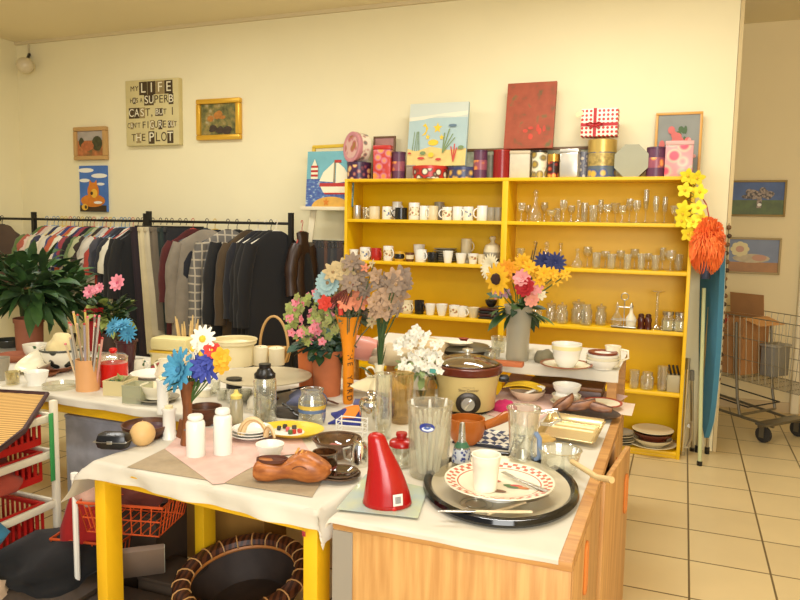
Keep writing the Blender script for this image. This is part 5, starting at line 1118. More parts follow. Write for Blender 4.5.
# bowls and small dishes at the left
leafp = ramp_mat('leaf_print_white', 'ShaderNodeTexVoronoi', [(.33, (40, 44, 40)), (.37, (80, 80, 70)), (.42, (232, 226, 206))], (1, 1, .7), .25, Scale=15.0)
grnp = ramp_mat('green_print_white', 'ShaderNodeTexVoronoi', [(.18, (60, 96, 60)), (.25, (232, 226, 206))], (1, 1, 1), .25, Scale=20.0)
x, y, r, h, rt = fit(62, 374, 347, 20, ZT, 40)
plate('brown dish under the white leaf-pattern bowl', x-.03, y, ZT+.003, .105, mat('brown_dish', (140, 84, 52), .4), .03)
bz = .014
t = thing('serving_bowl', 'large white bowl with a black leaf pattern, holding a cream cloth', 'bowl', (x, y, ZT+bz))
part('body', M().lathe(shell([(r*.8, 0), (r*.85, h*.12), (rt*.8, h*.4), (rt*.95, h*.75), (rt, h)], .005, .02), 36), leafp, t); part('rim_line', M().lathe([(rt+.001, h*.9), (rt+.0015, h*.92), (rt+.0015, h*.97), (rt+.001, h)], 36), mat('dark_rim_line', (70, 70, 62), .4), t)
lump('crumpled cream cloth heaped in the white leaf-pattern bowl', 'cloth_bundle', x-.0, y, ZT+bz+h*.55, (rt*.72, rt*.7, .09), (222, 204, 150), 21, None)
x, y, r, h, rt = fit(37, 362, 342, 20, ZT, 26); bowl('white bowl with green leaf prints left of the large leaf-pattern bowl', x, y, ZT, rt, h, grnp, foot=.7)
x, y, r, h, rt = fit(37, 387, 369, 19, ZT, 23); bowl('small white ramekin at the front edge of the long table', x, y, ZT, rt, h, WHITE, foot=.8, name='ramekin', cat='ramekin')
p = PZ(27, 376, ZT); o = tag(obj('oval_dish', M().lathe(shell([(.055, 0), (.09, .02), (.105, .045)], .005, .006), 28, sx=1.25, sy=.8), CREAM, loc=(p.x, p.y+.1, ZT+.045), rot=(.55, -.35, .5)), 'cream oval dish tilted behind the small white ramekin', 'dish')
p = PZ(32, 380, ZT); plate('small brown saucer under the tilted cream oval dish', p.x, p.y+.1, ZT+.003, .06, mat('brown_dish', (140, 84, 52), .4), .02, name='saucer', cat='saucer')
x, y, r, h, rt = fit(13, 386, 370, 15, ZT); gware('tumbler', 'small yellowish glass at the table edge left of the white ramekin', x, y, ZT, r, h, m=glass('yellowish_glass', (236, 228, 190), .05, haze=.12))
x, y, r, h, rt = fit(0, 382, 356, 18, ZT); bowl('grey-brown pot cut by the left edge of the photo', x, y, ZT, rt*1.1, h, greym, foot=.8)
x, y, r, h, rt = fit(16, 364, 351, 30, ZT); bowl('shallow brown wooden bowl in front of the tall brown plant pot', x, y, ZT, r*1.1, h, BROWNPOT, foot=.6)
x, y, r, h, rt = fit(8, 350, 342, 30, ZT); plate('pile of dark glass plates at the far left edge', x, y, ZT+.003, r, mat('dark_glass_plate', (70, 70, 62), .15), .05)
x, y, r, h, rt = fit(61, 392, 380, 34, ZT); tag(obj('glass_dish', M().lathe(shell([(r*.8, 0), (r, .006), (r*1.05, h)], .004, .006), 28), glass('lid_glass'), loc=(x, y, ZT)), 'shallow clear glass dish between the ramekin and the tan needle holder', 'dish')
def tub(name, label, px, yb, yt, w, d, m, inside=None, insname='contents', rz=.2):
    f0 = PZ(px, yb, ZT); k = mpp(f0); W = w*k; a = away(f0); cx, cy = f0.x+a.x*d*.45, f0.y+a.y*d*.45; dd = ray(px, yt); far = Vector((cx+a.x*d*.4, cy+a.y*d*.4)).length; H_ = EYE+dd.z*far/Vector((dd.x, dd.y)).length-ZT
    t = thing(name, label, 'box', (cx, cy, ZT), rz); m_ = M()
    for sg in (-1, 1): m_.box((sg*W/2, 0, H_/2), (.004, d, H_)).box((0, sg*d/2, H_/2), (W, .004, H_))
    m_.box((0, 0, .003), (W, d, .006)); part('body', m_, m, t, smooth=False); part('rim', M().tube([(-W/2, -d/2, H_), (W/2, -d/2, H_), (W/2, d/2, H_), (-W/2, d/2, H_)], .004, 6, closed=True), m, t)
    if inside: part(insname, inside(W, d, H_), [GREEN, OLIVE], t, ang=3)
tub('plastic_tub', 'cream plastic tub with green sprigs, right of the red canister', 121, 396, 377, 22, .13, mat('cream_tub', (206, 190, 140), .35), lambda W, d, H_: foliage(M(), (0, 0, H_*.6), 30, .05, .05, .025, 31, 1, -.2, .6, (.1, .4), 2), 'sprigs')
tub('plastic_box', 'translucent pale green box beside the cream tub with sprigs', 138, 404, 382, 20, .11, glass('frosted_green', (226, 228, 204), .2, (.04, .3), haze=.5, body=(222, 222, 200)))
# floral box, candles bundle, whites behind
def floralbox():
    p = PZ(167, 371, ZT); k = mpp(p); W = 41*k; t = thing('tissue_box', 'floral box with a pale yellow lid behind the turquoise flowers', 'box', (p.x, p.y+.06, ZT), .1)
    part('body', M().box((0, 0, .055), (W, .12, .11), bev=.008), ramp_mat('rose_print', 'ShaderNodeTexVoronoi', [(.33, (190, 70, 80)), (.46, (110, 120, 70)), (.58, (226, 210, 160))], (1, 1, 1), .5, Scale=22.0), t)
    part('lid', M().box((0, 0, .15), (W+.005, .125, .075), bev=.02), mat('pale_yellow_lid', (222, 208, 146), .45, var=.08, scale=12), t); part('yellow_stripe', M().box((0, 0, .106), (W+.007, .127, .012), bev=.003), mat('stripe_yellow', (220, 180, 50), .5), t)
    x, y = p.x-.03, p.y+.22
    h_ = thing('candle_jar', 'pale jar of thin beige taper candles behind the floral box', 'jar', (x, y, ZT)); part('body', M().lathe(shell([(.05, 0), (.055, .12)], .004, .006), 20), CREAM, h_)
    for i in range(8):
        a = i*.8; c_ = thing('taper_candle', f'thin beige taper candle, {ORD[i]} of the bundle in the pale jar', 'candle', (x+.03*math.cos(a), y+.03*math.sin(a), ZT+.008), group='taper candles in the pale jar')
        d = Vector((math.cos(a)*.16, math.sin(a)*.1, 1))*(.24+.02*(i % 3)); part('wax', M().tube([(0, 0, 0), d*.8, d], [.008, .007, .003], 7), mat('beige_wax', (218, 186, 124), .5), c_); part('wick', M().tube([d, d*1.03], .001, 4), BLACK, c_)
floralbox()
x, y, r, h, rt = fit(134, 372, 336, 8, ZT, 9); mug('small white cup with a green spot beside the maroon pot', x+.03, y, ZT, .035, .075, grnp, .5)
p = PZ(143, 381, ZT); plate('white oval plate in front of the floral box', p.x, p.y+.08, ZT+.003, .12, WHITE, .025)
x, y, r, h, rt = fit(158, 406, 385, 36, ZT); bowl('white lacy ceramic bowl beside the white candlesticks', x, y, ZT+.022, r*.95, h, CREAM, foot=.7); plate('grey plate under the white lacy ceramic bowl', x, y, ZT+.003, r*1.2, greym, .02)
p = PZ(150, 382, ZT); t = thing('white_jug', 'small cream jug with a dark handle tip behind the lacy bowl', 'jug', (p.x+.06, p.y+.05, ZT)); part('body', M().lathe(shell([(.04, 0), (.055, .04), (.03, .10), (.035, .12)], .003, .006), 20), CREAM, t); part('handle', M().tube([(-.03, 0, .11), (-.07, 0, .09), (-.05, 0, .04)], .006, 6), CREAM, t)
# candlesticks
for px, yb, yt, w, lab in ((163, 415, 375, 12, 'white candlestick with a candle stub, the farther of the pair'), (169.5, 441, 404, 13.5, 'white candlestick, the nearer of the pair beside the beige ball')):
    x, y, r, h, rt = fit(px, yb, yt, w, ZT); t = thing('candlestick', lab, 'candlestick', (x, y, ZT))
    part('body', M().lathe([(0, 0), (r*1.05, 0), (r*1.05, h*.06), (r*.92, h*.1), (r*.92, h*.82), (r*1.05, h*.86), (r*1.05, h*.93), (0, h*.93)], 24), WHITE, t); part('candle_stub', M().lathe([(r*.6, h*.93), (r*.6, h*1.0), (r*.3, h*1.02), (0, h*1.02)], 16), mat('wax_ivory', (232, 216, 168), .5), t)
# bowls, ball, case on the clog table
x, y, r, h, rt = fit(147, 442, 417, 34, ZT, 50); t = thing('wooden_bowl', 'wide purple-brown wooden bowl behind the beige ball', 'bowl', (x, y, ZT)); part('body', M().lathe(bowl_prof(rt, h, .6, .006), 36), DWOOD, t); part('lining', M().lathe([(0, h*.14), (rt*.5, h*.16), (rt*.85, h*.6), (rt*.93, h*.9)], 36), mat('plum_lining', (86, 52, 66), .35), t)
x, y, r, h, rt = fit(205, 428, 402, 24, ZT, 34); t = thing('wooden_bowl', 'small dark wooden bowl of odds and ends behind the two white bottles', 'bowl', (x, y, ZT)); part('body', M().lathe(bowl_prof(rt, h, .6, .006), 32), DWOOD, t)
for i in range(5): part('pebble', M().ball((rt*.5*math.cos(i*1.3), rt*.5*math.sin(i*1.3), h*.55), .018, seg=8, sc=(1.2, 1, .8)), [CREAM, OLIVE, browng, CREAM, TERRA][i], t)
x, y, r, h, rt = fit(143, 449, 423, 25, ZT); tag(obj('ball_candle', M().ball((0, 0, r*.97), r, seg=28).lathe([(.003, r*1.9), (.002, r*2.05), (0, r*2.05)], 6), mat('beige_wax_ball', (218, 178, 116), .5, var=.06, scale=14), loc=(x, y, ZT)), 'beige ball-shaped candle on the clog table', 'candle')
p = PZ(107, 452, ZT); t = thing('glasses_case', 'glossy black oblong case at the far corner of the clog table', 'case', (p.x, p.y+.035, ZT), .33)
part('shell', M().box((0, 0, .034), (.125, .075, .066), bev=.028), BLACK, t); part('seam', M().box((0, 0, .036), (.1262, .0762, .002), bev=.0005), STEEL, t); part('clasp', M().box((.0, -.0375, .036), (.02, .004, .012), bev=.0015), STEEL, t)
# tall brown wooden vase with mixed flowers
x, y, r, h, rt = fit(188, 448, 378, 13, ZT, 17); t = thing('wooden_vase', 'tall slim brown wooden vase holding daisies and blue flowers', 'vase', (x, y, ZT)); bw_ = ramp_mat('red_brown_wood', 'ShaderNodeTexNoise', [(.35, (104, 58, 28)), (.65, (146, 86, 44))], (8, 8, 1.5), .4, Scale=4.0, Detail=4.0)
part('body', M().lathe(shell([(r*1.1, 0), (r*1.15, h*.06), (r*.75, h*.3), (r*.7, h*.6), (rt*.8, h*.85), (rt*1.2, h)], .003, .02), 24), bw_, t); part('fin', M().box((-r*1.2, 0, h*.25), (.03, .014, h*.3), rot=(0, .25, 0), bev=.005), bw_, t)
t = thing('flower_bunch', 'artificial daisies, cornflowers and a turquoise bloom in the brown wooden vase', 'flowers', (x, y, ZT+h*.6))
DY = [mat('daisy_white', (236, 232, 214), .7), mat('daisy_yellow', (230, 190, 50), .7)]; CB = [mat('cornflower_blue', (56, 70, 160), .7), mat('cornflower_core', (40, 46, 110), .7)]
for px, py, rr, n_, mm, dr, wd_, ly in ((203, 339, .048, 13, DY, (.1, -1, .3), .34, 1), (203, 354, .055, 14, DY, (0, -1, .1), .34, 1), (194, 349, .042, 12, DY, (-.6, -.8, .2), .34, 1), (207, 366, .06, 12, CB, (.3, -1, .1), .3, 3), (199, 368, .05, 12, CB, (-.2, -1, -.1), .3, 2), (212, 358, .045, 10, CB, (.6, -.8, .4), .3, 2), (180, 370, .08, 14, [BLU, mat('turquoise_core', (50, 112, 150), .7)], (-.25, -1, .35), .32, 3), (212, 350, .03, 6, [mat('poppy_red', (206, 50, 40), .6), DY[1]], (.5, -1, .3), .8, 2), (221, 357, .035, 6, [mat('golden_petal', (226, 172, 40), .7), DY[1]], (.8, -.7, .2), .7, 2), (221, 366, .03, 6, [mat('golden_petal', (226, 172, 40), .7), DY[1]], (.8, -.7, -.2), .7, 2), (188, 359, .025, 6, [mat('peach_petal', (220, 190, 140), .7), DY[1]], (-.2, -1, .4), .8, 2)):
    p = PY(px, py, y-.03)-t.location; part('flower', flower_mesh(M(), p, rr*1.12, n_, dr, wd=wd_, layers=ly, cup=.15 if ly == 1 else .3, cr=.26 if ly == 1 else .15, wide=.6), mm, t); part('stem', M().tube([(0, 0, 0), p*.5+Vector((0, .01, 0)), p+Vector((0, .015, 0))], .0028, 5), STEM, t)
part('leaves', foliage(M(), (0, 0, .08), 14, .06, .09, .03, 33), [GREEN], t, ang=3)
# two white bottles
for px, yb, yt, w, lab in ((196, 460, 413, 19, 'white ceramic bottle standing to the left of its twin'), (223, 458, 407, 18.5, 'white ceramic bottle standing to the right of its twin')):
    x, y, r, h, rt = fit(px, yb, yt, w, ZT, w*.6); t = thing('ceramic_bottle', lab, 'bottle', (x, y, ZT), group='pair of white bottles')
    part('body', M().lathe([(0, 0), (r*.94, 0), (r, .006), (r, h*.80), (r*.9, h*.85), (r*.58, h*.88), (r*.58, h*.9)], 28), WHITE, t); part('stopper', M().lathe([(r*.58, h*.895), (r*.8, h*.905), (r*.82, h*.96), (r*.7, h*.995), (0, h)], 28), WPLAS, t)
    part('printed_mark', M().box((-r*.75, -r*.7, h*.66), (.002, .012, .005), rot=(0, 0, -.8)), mat('mark_grey', (90, 90, 100), .5), t)
# cloths on the clog table
def flat(name, label, pts, z, m, cat='cloth', sub=10):
    P = [PZ(a, b, z) for a, b in pts]; c = sum(P, Vector())/len(P); mm = M(); mm.prism([(p.x-c.x, p.y-c.y) for p in P][::-1] if sum(P[i].x*P[(i+1) % len(P)].y-P[(i+1) % len(P)].x*P[i].y for i in range(len(P))) < 0 else [(p.x-c.x, p.y-c.y) for p in P], -.0008, .0)
    return tag(obj(name, mm, m, loc=(c.x, c.y, z), smooth=False), label, cat)
taupe = mat('taupe_linen', (168, 150, 122), .9, var=.08, scale=40, bump=.3)
flat('linen_runner', 'taupe linen runner lying under the pink cloth on the clog table', [(127, 467), (172, 445), (330, 468), (312, 497)], ZT+.0058, taupe)
pinkc = mat('dusty_pink_cloth', (222, 186, 174), .9, var=.12, scale=16, bump=.2)
flat('pink_cloth', 'dusty pink cloth with pale spots under the two white bottles', [(165, 449), (188, 426), (300, 436), (310, 452), (275, 456), (246, 470), (224, 483), (213, 484)], ZT+.0072, pinkc)
# big cream pot, platter on a stand, pillar candles
x, y, r, h, rt = fit(235, 368, 336, 39, ZT, 44); t = thing('stock_pot', 'large cream cooking pot at the back of the long table', 'pot', (x, y, ZT))
part('body', M().lathe(shell([(r, 0), (r, h*.78), (rt, h*.86), (rt, h)], .006, .01), 36), mat('cream_enamel', (228, 214, 168), .35), t); part('rim', M().tube([(rt*math.cos(a), rt*math.sin(a), h) for a in [i*2*PI/36 for i in range(36)]], .006, 6, closed=True), mat('cream_enamel', (228, 214, 168), .35), t)
t = thing('handled_basket', 'cane basket behind the cream pot, only its arched handle showing', 'basket', (x+.16, y+.18, ZT)); part('bowl', M().lathe(shell([(.09, 0), (.11, .08)], .006, .01), 24), wk, t); part('handle', M().tube([(.10*math.cos(a), 0, .08+.20*math.sin(a)) for a in [PI*i/16 for i in range(17)]], .008, 6), mat('honey_cane', (196, 156, 96), .5), t)
for px, w, yt, lab in ((260.5, 15, 345, 'white pillar candle nearer the cream pot'), (276.5, 16, 346, 'white pillar candle farther from the cream pot')):
    x, y, r, h, rt = fit(px, 366, yt, w, ZT); t = thing('pillar_candle', lab, 'candle', (x, y, ZT), group='pillar candles'); part('wax', M().lathe([(0, 0), (r, 0), (r, h*.96), (r*.85, h), (r*.5, h*.95), (0, h*.95)], 24), mat('pillar_wax', (234, 222, 186), .5), t); part('wick', M().tube([(0, 0, h*.94), (.002, 0, h*1.0)], .0015, 5), BLACK, t)
pz = ZT+.115; p = PZ(265, 376, pz); k = mpp(p); t = thing('cake_platter', 'wide pale grey oval platter raised above the clutter on a low stand', 'platter', (p.x, p.y, ZT))
part('plate', M().lathe([(0, .097), (.10, .097), (46*k, .112), (46.5*k, .118), (.11, .107), (0, .107)], 48), mat('putty_glaze', (196, 184, 152), .4), t); part('stand', M().lathe([(0, 0), (.07, 0), (.06, .012), (.03, .03), (.03, .08), (.07, .097), (0, .097)], 24), BLACK, t)
# dark utensils, clear shaker, baby bottle etc.
x, y, r, h, rt = fit(228, 408, 377, 16, ZT); t = thing('jar', 'clear jar with a black screw lid behind the flowers of the wooden vase', 'jar', (x, y+.05, ZT)); part('body', M().lathe(shell([(r*.9, 0), (r*.9, h*.62)], .003, .006), 20), GLASS, t); part('lid', M().lathe([(r, h*.6), (r, h*.95), (0, h)], 20), BLACK, t)
x, y, r, h, rt = fit(265, 425, 362, 23.5, ZT, 12); t = thing('shaker', 'clear drink shaker with a stepped black lid', 'shaker', (x, y, ZT)); part('body', M().lathe(shell([(r*.9, 0), (r, .01), (r, h*.7), (r*.85, h*.78)], .003, .01), 28), GLASS, t); part('lid', M().lathe([(r*.9, h*.76), (r*.92, h*.82), (r*.72, h*.86), (r*.62, h*.9), (r*.5, h*.92), (r*.52, h*.99), (0, h)], 28), BLACK, t)
part('inner_glass', M().lathe(shell([(r*.4, .012), (r*.5, h*.4)], .002, .006), 20), glass('milky_clear', (240, 238, 230), .1, (.04, .4), haze=.3), t)
x, y, r, h, rt = fit(236.5, 424, 389, 13, ZT, 7); t = thing('baby_bottle', 'cloudy baby bottle with a pale yellow teat', 'bottle', (x, y, ZT)); part('body', M().lathe([(0, 0), (r, 0), (r, h*.68), (r*.8, h*.74), (0, h*.74)], 20), glass('cloudy_plastic', (232, 228, 210), .2, (.04, .3), haze=.5, body=(222, 216, 190)), t); part('teat', M().lathe([(r*.85, h*.74), (r*.9, h*.84), (r*.4, h*.9), (r*.25, h), (0, h)], 16), mat('pale_yellow_teat', (226, 206, 110), .5), t)
for i, (px, yb, yt, w) in enumerate(((215, 396, 380, 12), (222, 402, 388, 11), (246, 404, 388, 12))): 
    x, y, r, h, rt = fit(px, yb, yt, w, ZT); gware('tumbler', ['small clear glass left of the black-lidded jar', 'small clear glass in front of the black-lidded jar', 'small clear glass behind the clear shaker'][i], x, y, ZT, r, h)
x, y, r, h, rt = fit(204, 398, 386, 14, ZT); t = thing('small_tub', 'small cream tub with a lid behind the dark wooden bowl', 'tub', (x, y, ZT)); part('body', M().lathe([(0, 0), (r*.95, 0), (r, h*.8), (0, h*.8)], 20), CREAM, t); part('lid', M().lathe([(r*1.04, h*.78), (r*1.04, h*.95), (r*.9, h), (0, h)], 20), WPLAS, t)
lump('crumpled white napkin behind the clear shaker', 'napkin', PZ(250, 412, ZT).x, PZ(250, 412, ZT).y+.06, ZT, (.05, .04, .05), (226, 218, 196), 41, None)
lump('grey-blue folded cloth beside the platter stand', 'cloth_bundle', PZ(295, 412, ZT).x, PZ(295, 412, ZT).y+.12, ZT, (.09, .09, .055), (112, 116, 146), 42, None)
lump('dark patterned scarf heaped under the platter', 'scarf', PZ(285, 418, ZT).x, PZ(285, 418, ZT).y+.03, ZT, (.12, .05, .03), (66, 58, 48), 43, None)
def utensil(label, a, b, za, zb, m, w=.012, name='spatula', head=.022):
    A, B = PZ(a[0], a[1], za), PZ(b[0], b[1], zb); t = thing(name, label, 'utensil', A); d = B-A; part('handle', M().tube([(0, 0, 0), d*.6], w*.5, 8), m, t); part('head', M().tube([d*.58, d*.75, d], [w*.4, head*.5, head*.35], 8, flat=.3), m, t)
utensil('black plastic ladle lying under the platter rim', (262, 396), (308, 386), ZT+.06, ZT+.07, BLACK)
utensil('black plastic tongs lying on the dark scarf', (283, 404), (300, 416), ZT+.05, ZT+.03, BLACK)
utensil('dark brown wooden-handled spoon by the blue oven glove', (314, 395), (338, 404), ZT+.03, ZT+.02, DWOOD)
# white plates, yellow tray, shells, ramekin
x, y, r, h, rt = fit(252, 446, 434, 44, ZT)
for k in range(3): plate(f'white plate, {ORD[k]} from the bottom of the stack by the clear shaker', x, y, ZT+.0085+k*.010, r*1.02-.004*k, WHITE, .018, group='white plates by the shaker')
p = PZ(292, 436, ZT); k = mpp(p); t = thing('yellow_platter', 'oval yellow platter with white and coloured bits on it', 'platter', (p.x, p.y, ZT+.0075), .1)
yp = mat('yellow_glaze', (232, 200, 50), .35); part('body', M().lathe([(0, 0), (.08, 0), (32*k, .022), (33*k, .026), (.085, .008), (0, .008)], 40, sx=1.0, sy=.8), yp, t); part('white_centre', M().lathe([(0, .0095), (.078, .0095), (.08, .0085)], 32, (-.03, 0, 0), sx=1, sy=.8), WHITE, t)
for i, (dx, dy, cc) in enumerate(((-.04, .03, (66, 60, 50)), (.0, .035, (80, 72, 60)), (-.01, .0, (206, 90, 90)), (.03, -.02, (190, 50, 40)), (.02, -.03, (70, 110, 60)), (-.05, 0, (60, 56, 48)), (.045, .0, (196, 80, 70)))):
    b_ = thing('toy_block', f"{['black', 'dark grey', 'pink', 'red', 'green', 'charcoal', 'coral'][i]} small block on the yellow platter", 'trinket', (p.x+dx-.01, p.y+dy, ZT+.018)); part('body', M().box((0, 0, .008), (.016, .014, .016), bev=.002, rot=(0, 0, i)), mat('block_%d' % i, cc, .5), b_)
SH = mat('horn_cream', (226, 200, 150), .4, var=.1, scale=30)
for (a, ang, sc_, lab) in (((257, 446), .3, 1.0, 'curved cream horn shell standing behind the white ramekin'), ((270, 450), -.5, .7, 'smaller cream shell beside the curved horn shell')):
    q = PZ(a[0], a[1], ZT); pts = [(.05*sc_*math.cos(s)-.03, 0, .012+.075*sc_*math.sin(s)) for s in [PI*.95-i*PI*.85/9 for i in range(10)]]; t = thing('shell', lab, 'shell', (q.x, q.y+.03, ZT+.009), ang)
    part('horn', M().tube(pts, [.017*sc_*(1-.07*i) for i in range(10)], 10), SH, t); part('ridge', M().tube([(x_*1.0, -.015*sc_*(1-.07*i), z_) for i, (x_, _y, z_) in enumerate(pts)], .003, 5), mat('horn_tan', (190, 150, 96), .5), t)
x, y, r, h, rt = fit(270, 463, 441, 24, ZT, 29); bowl('white ramekin behind the wooden clog', x, y, ZT+.007, rt, h, WHITE, foot=.8, name='ramekin', cat='ramekin')
# ================================================================ centre of the clog table, the cabinet top and the raised table
ZC = ZT+.0045
# wooden clog
def clog():
    A, B = PZ(247, 486, ZT), PZ(325, 488, ZT); d = (B-A); L = d.length*1.0
    c = (A+B)/2; c.y += .045; rz = math.atan2(d.y, d.x)
    t = thing('wooden_clog', 'carved orange-brown wooden clog at the table corner', 'clog', (c.x, c.y, ZT+.006), rz)
    st = [(-.50, .030, .045, .012, .055), (-.44, .040, .0, .0, .074), (-.30, .043, 0, .0, .070), (-.14, .040, .0, .010, .062), (-.02, .044, .0, .012, .082), (.10, .051, 0, .004, .102), (.22, .054, 0, .0, .096), (.34, .050, .0, .004, .080), (.44, .036, .0, .016, .064), (.495, .016, .0, .030, .052)]
    n = 20; vs = []; fs = []
    for x, w, _, zb, zt in st:
        zc = (zb+zt)/2; hz = (zt-zb)/2
        for i in range(n):
            a = 2*PI*i/n; cy, cz = math.cos(a), math.sin(a)
            vs.append((x*L, w*math.copysign(abs(cy)**.75, cy), zc+hz*math.copysign(abs(cz)**.8, cz)))
    for j in range(len(st)-1):
        for i in range(n): fs.append((j*n+i, j*n+(i+1) % n, (j+1)*n+(i+1) % n, (j+1)*n+i))
    fs += [tuple(range(n)), tuple(range((len(st)-1)*n, len(st)*n))[::-1]]
    cm = ramp_mat('clog_wood', 'ShaderNodeTexNoise', [(.35, (138, 76, 34)), (.65, (184, 112, 54))], (3, 9, 9), .35, Scale=6.0, Detail=5.0)
    part('body', M().add(vs, fs), cm, t, ang=1.1)
    op = M().lathe([(0, .068), (.9, .0685), (1, .0755), (1.08, .0755), (1.1, .066)], 28, xf=Matrix.Diagonal((L*.19, .030, 1, 1))); part('opening', op, [mat('clog_inside', (84, 40, 20), .7)], t, loc=(-.27*L, 0, .0))
    part('carved_seam', M().tube([(L*(.02+.09*math.cos(s)*0+.42*u), -.050*math.sin(PI*min(.97, .35+u*.55))*1.08, .04+.028*math.sin(u*4+.6)) for u, s in [(i/12, 0) for i in range(13)]], .0022, 5), mat('carving_dark', (110, 60, 30), .6), t)
    lace = mat('carved_flower', (216, 150, 74), .6)
    m = M()
    for i in range(7):
        x_ = .05+.05*i; m.tube([(x_*L, -.022, .100-.006*i), ((x_+.02)*L, -.008, .107-.006*i), ((x_+.02)*L, .008, .107-.006*i), (x_*L, .022, .100-.006*i)], .004, 6)
    part('carved_ornament', m, lace, t)
clog()
SMK = glass('smoked_glass', (176, 146, 118), .04, (.05, .55), haze=.12, body=(120, 90, 66)); SMR_ = mat('smoked_rim', (92, 70, 52), .15)
def smoked():
    x, y, r, h, rt = fit(337, 462, 432, 26, ZT, 48); t = thing('smoked_bowl', 'smoked brown glass bowl on a foot behind the clog toe', 'bowl', (x, y, ZT)); part('body', M().lathe(shell([(r*.7, 0), (r*.8, .01), (rt*.6, h*.35), (rt*.9, h*.7), (rt, h)], .003, .012), 36), SMK, t); part('rim', M().tube([(rt*math.cos(a), rt*math.sin(a), h) for a in [i*2*PI/40 for i in range(40)]], .0045, 6, closed=True), SMR_, t)
    x, y, r, h, rt = fit(340, 486, 474, 42, ZT+.004)
    for k in range(2): plate(f"smoked glass saucer, {['lower', 'upper'][k]} of the two beside the red jug", x, y, ZT+.005+k*.008, r*(1-.1*k), SMK, .016, name='saucer', cat='saucer', rim=SMR_)
    x, y, r, h, rt = fit(325, 478, 449, 17, ZT, 25); t = thing('smoked_cup', 'small smoked glass cup between the clog toe and the saucers', 'cup', (x, y, ZT+.004)); part('body', M().lathe(shell([(r, 0), (rt, h*.6), (rt, h)], .003, .006), 28), SMK, t); part('rim', M().tube([(rt*math.cos(a), rt*math.sin(a), h) for a in [i*2*PI/28 for i in range(28)]], .0022, 6, closed=True), SMR_, t); part('painted_flowers', M().lathe([(rt*.97, h*.3), (rt*1.01, h*.45)], 24), mat('painted_red_brown', (130, 56, 44), .4, var=.6, scale=90), t)
    lump('crumpled red and white sweet wrapper inside the smoked bowl', 'wrapper', PZ(335, 446, ZT+.04).x, PZ(335, 446, ZT+.04).y-.0, ZT+.016, (.035, .03, .022), (176, 96, 84), 51, None)
smoked()
# terracotta pots with hydrangea and the tall orange vase
_, c, r, h, rt = pot('plant_pot', 'terracotta pot nearest the slogan-lettered orange vase, holding the hydrangea', 327, 398, 347, 27, 31, TERRA)
_, c2, r2, h2, rt2 = pot('plant_pot', 'second terracotta pot partly hidden behind the hydrangea pot', 311, 392, 338, 24, 28, mat('terracotta_orange', (206, 110, 52), .7, var=.1, scale=9))
t = thing('hydrangea', 'pink and lime artificial hydrangea with dark lower leaves in the terracotta pot', 'plant', c+Vector((0, 0, h*.87)))
part('leaves', foliage(M(), (-.02, 0, .05), 120, .15, .085, .06, 15, 1.1, -.5, .5, (.2, .8), 2), [DGREEN, mat('blue_green_leaf', (46, 78, 62), .6)], t, ang=3)
part('stems', M().tube([(0, 0, 0), (-.02, 0, .12)], .006).tube([(.01, 0, 0), (.05, 0, .14)], .005), STEM, t)
R = random.Random(9)
LIME = mat('lime_bract', (150, 164, 78), .65, col2=(140, 140, 80), scale=22); HP = mat('hydrangea_pink', (224, 134, 146), .7); HR = mat('hydrangea_red', (206, 60, 66), .7)
for k in range(120):
    px, py = R.uniform(286, 340), R.uniform(292, 343)
    if ((px-313)/28)**2+((py-318)/26)**2 > 1: continue
    pk = R.random() < .2
    p = PY(px, py, c.y-.10+R.uniform(-.05, .08)); part('floret', flower_mesh(M(), p-t.location, R.uniform(.017, .025), 5, (R.uniform(-.6, .6), -1, R.uniform(-.2, .8)), wd=.8, layers=1 if not pk else 2, cr=.15, cup=.2), [HP if pk else LIME, LIME if not pk else HR], t)
for px, py in ((323, 303), (290, 318), (296, 302), (302, 333), (313, 329)):
    p = PY(px, py, c.y-.14); part('bloom', flower_mesh(M(), p-t.location, .027, 6, (R.uniform(-.4, .4), -1, .3), wd=.8, layers=3, cr=.15, cup=.35), [HP if px != 323 else HR, HR], t)
def yard():
    x, y, r, h, rt = fit(348, 405, 314, 9, ZT, 27)
    t = thing('horn_vase', 'tall flared orange vase with black lettering, full of dried flowers', 'vase', (x, y, ZT)); om = mat('orange_lacquer', (232, 140, 20), .35, var=.06, scale=8)
    part('body', M().lathe(shell([(r*1.0, 0), (r*1.2, .015), (r*1.22, h*.3), (r*1.26, h*.52), (r*1.5, h*.68), (rt*.68, h*.85), (rt, h)], .004, .01), 28), om, t)
    rr = r*1.22
    ax = math.atan2(-x, y) if False else 0
    d = Vector((-x, -y)).normalized(); ang = math.atan2(d.y, d.x)+PI/2+.25
    m = M()
    for i, ch in enumerate('THE YARD'):
        if ch == ' ': continue
        vs, fs = text_mesh(ch, .036, .0006)
        zc = .262-i*.0325
        xf = Matrix.Rotation(ang, 4, 'Z') @ Matrix.Translation((0, -rr-.0012, zc)) @ Matrix.Rotation(PI/2, 4, 'X') @ Matrix.Rotation(-PI/2+.15, 4, 'Z')
        m.add(vs, fs, 0, xf)
    part('lettering', m, mat('lettering_black', (36, 24, 12), .5), t, smooth=False)
    return t, Vector((x, y, ZT)), h
yv, yc, yh = yard()
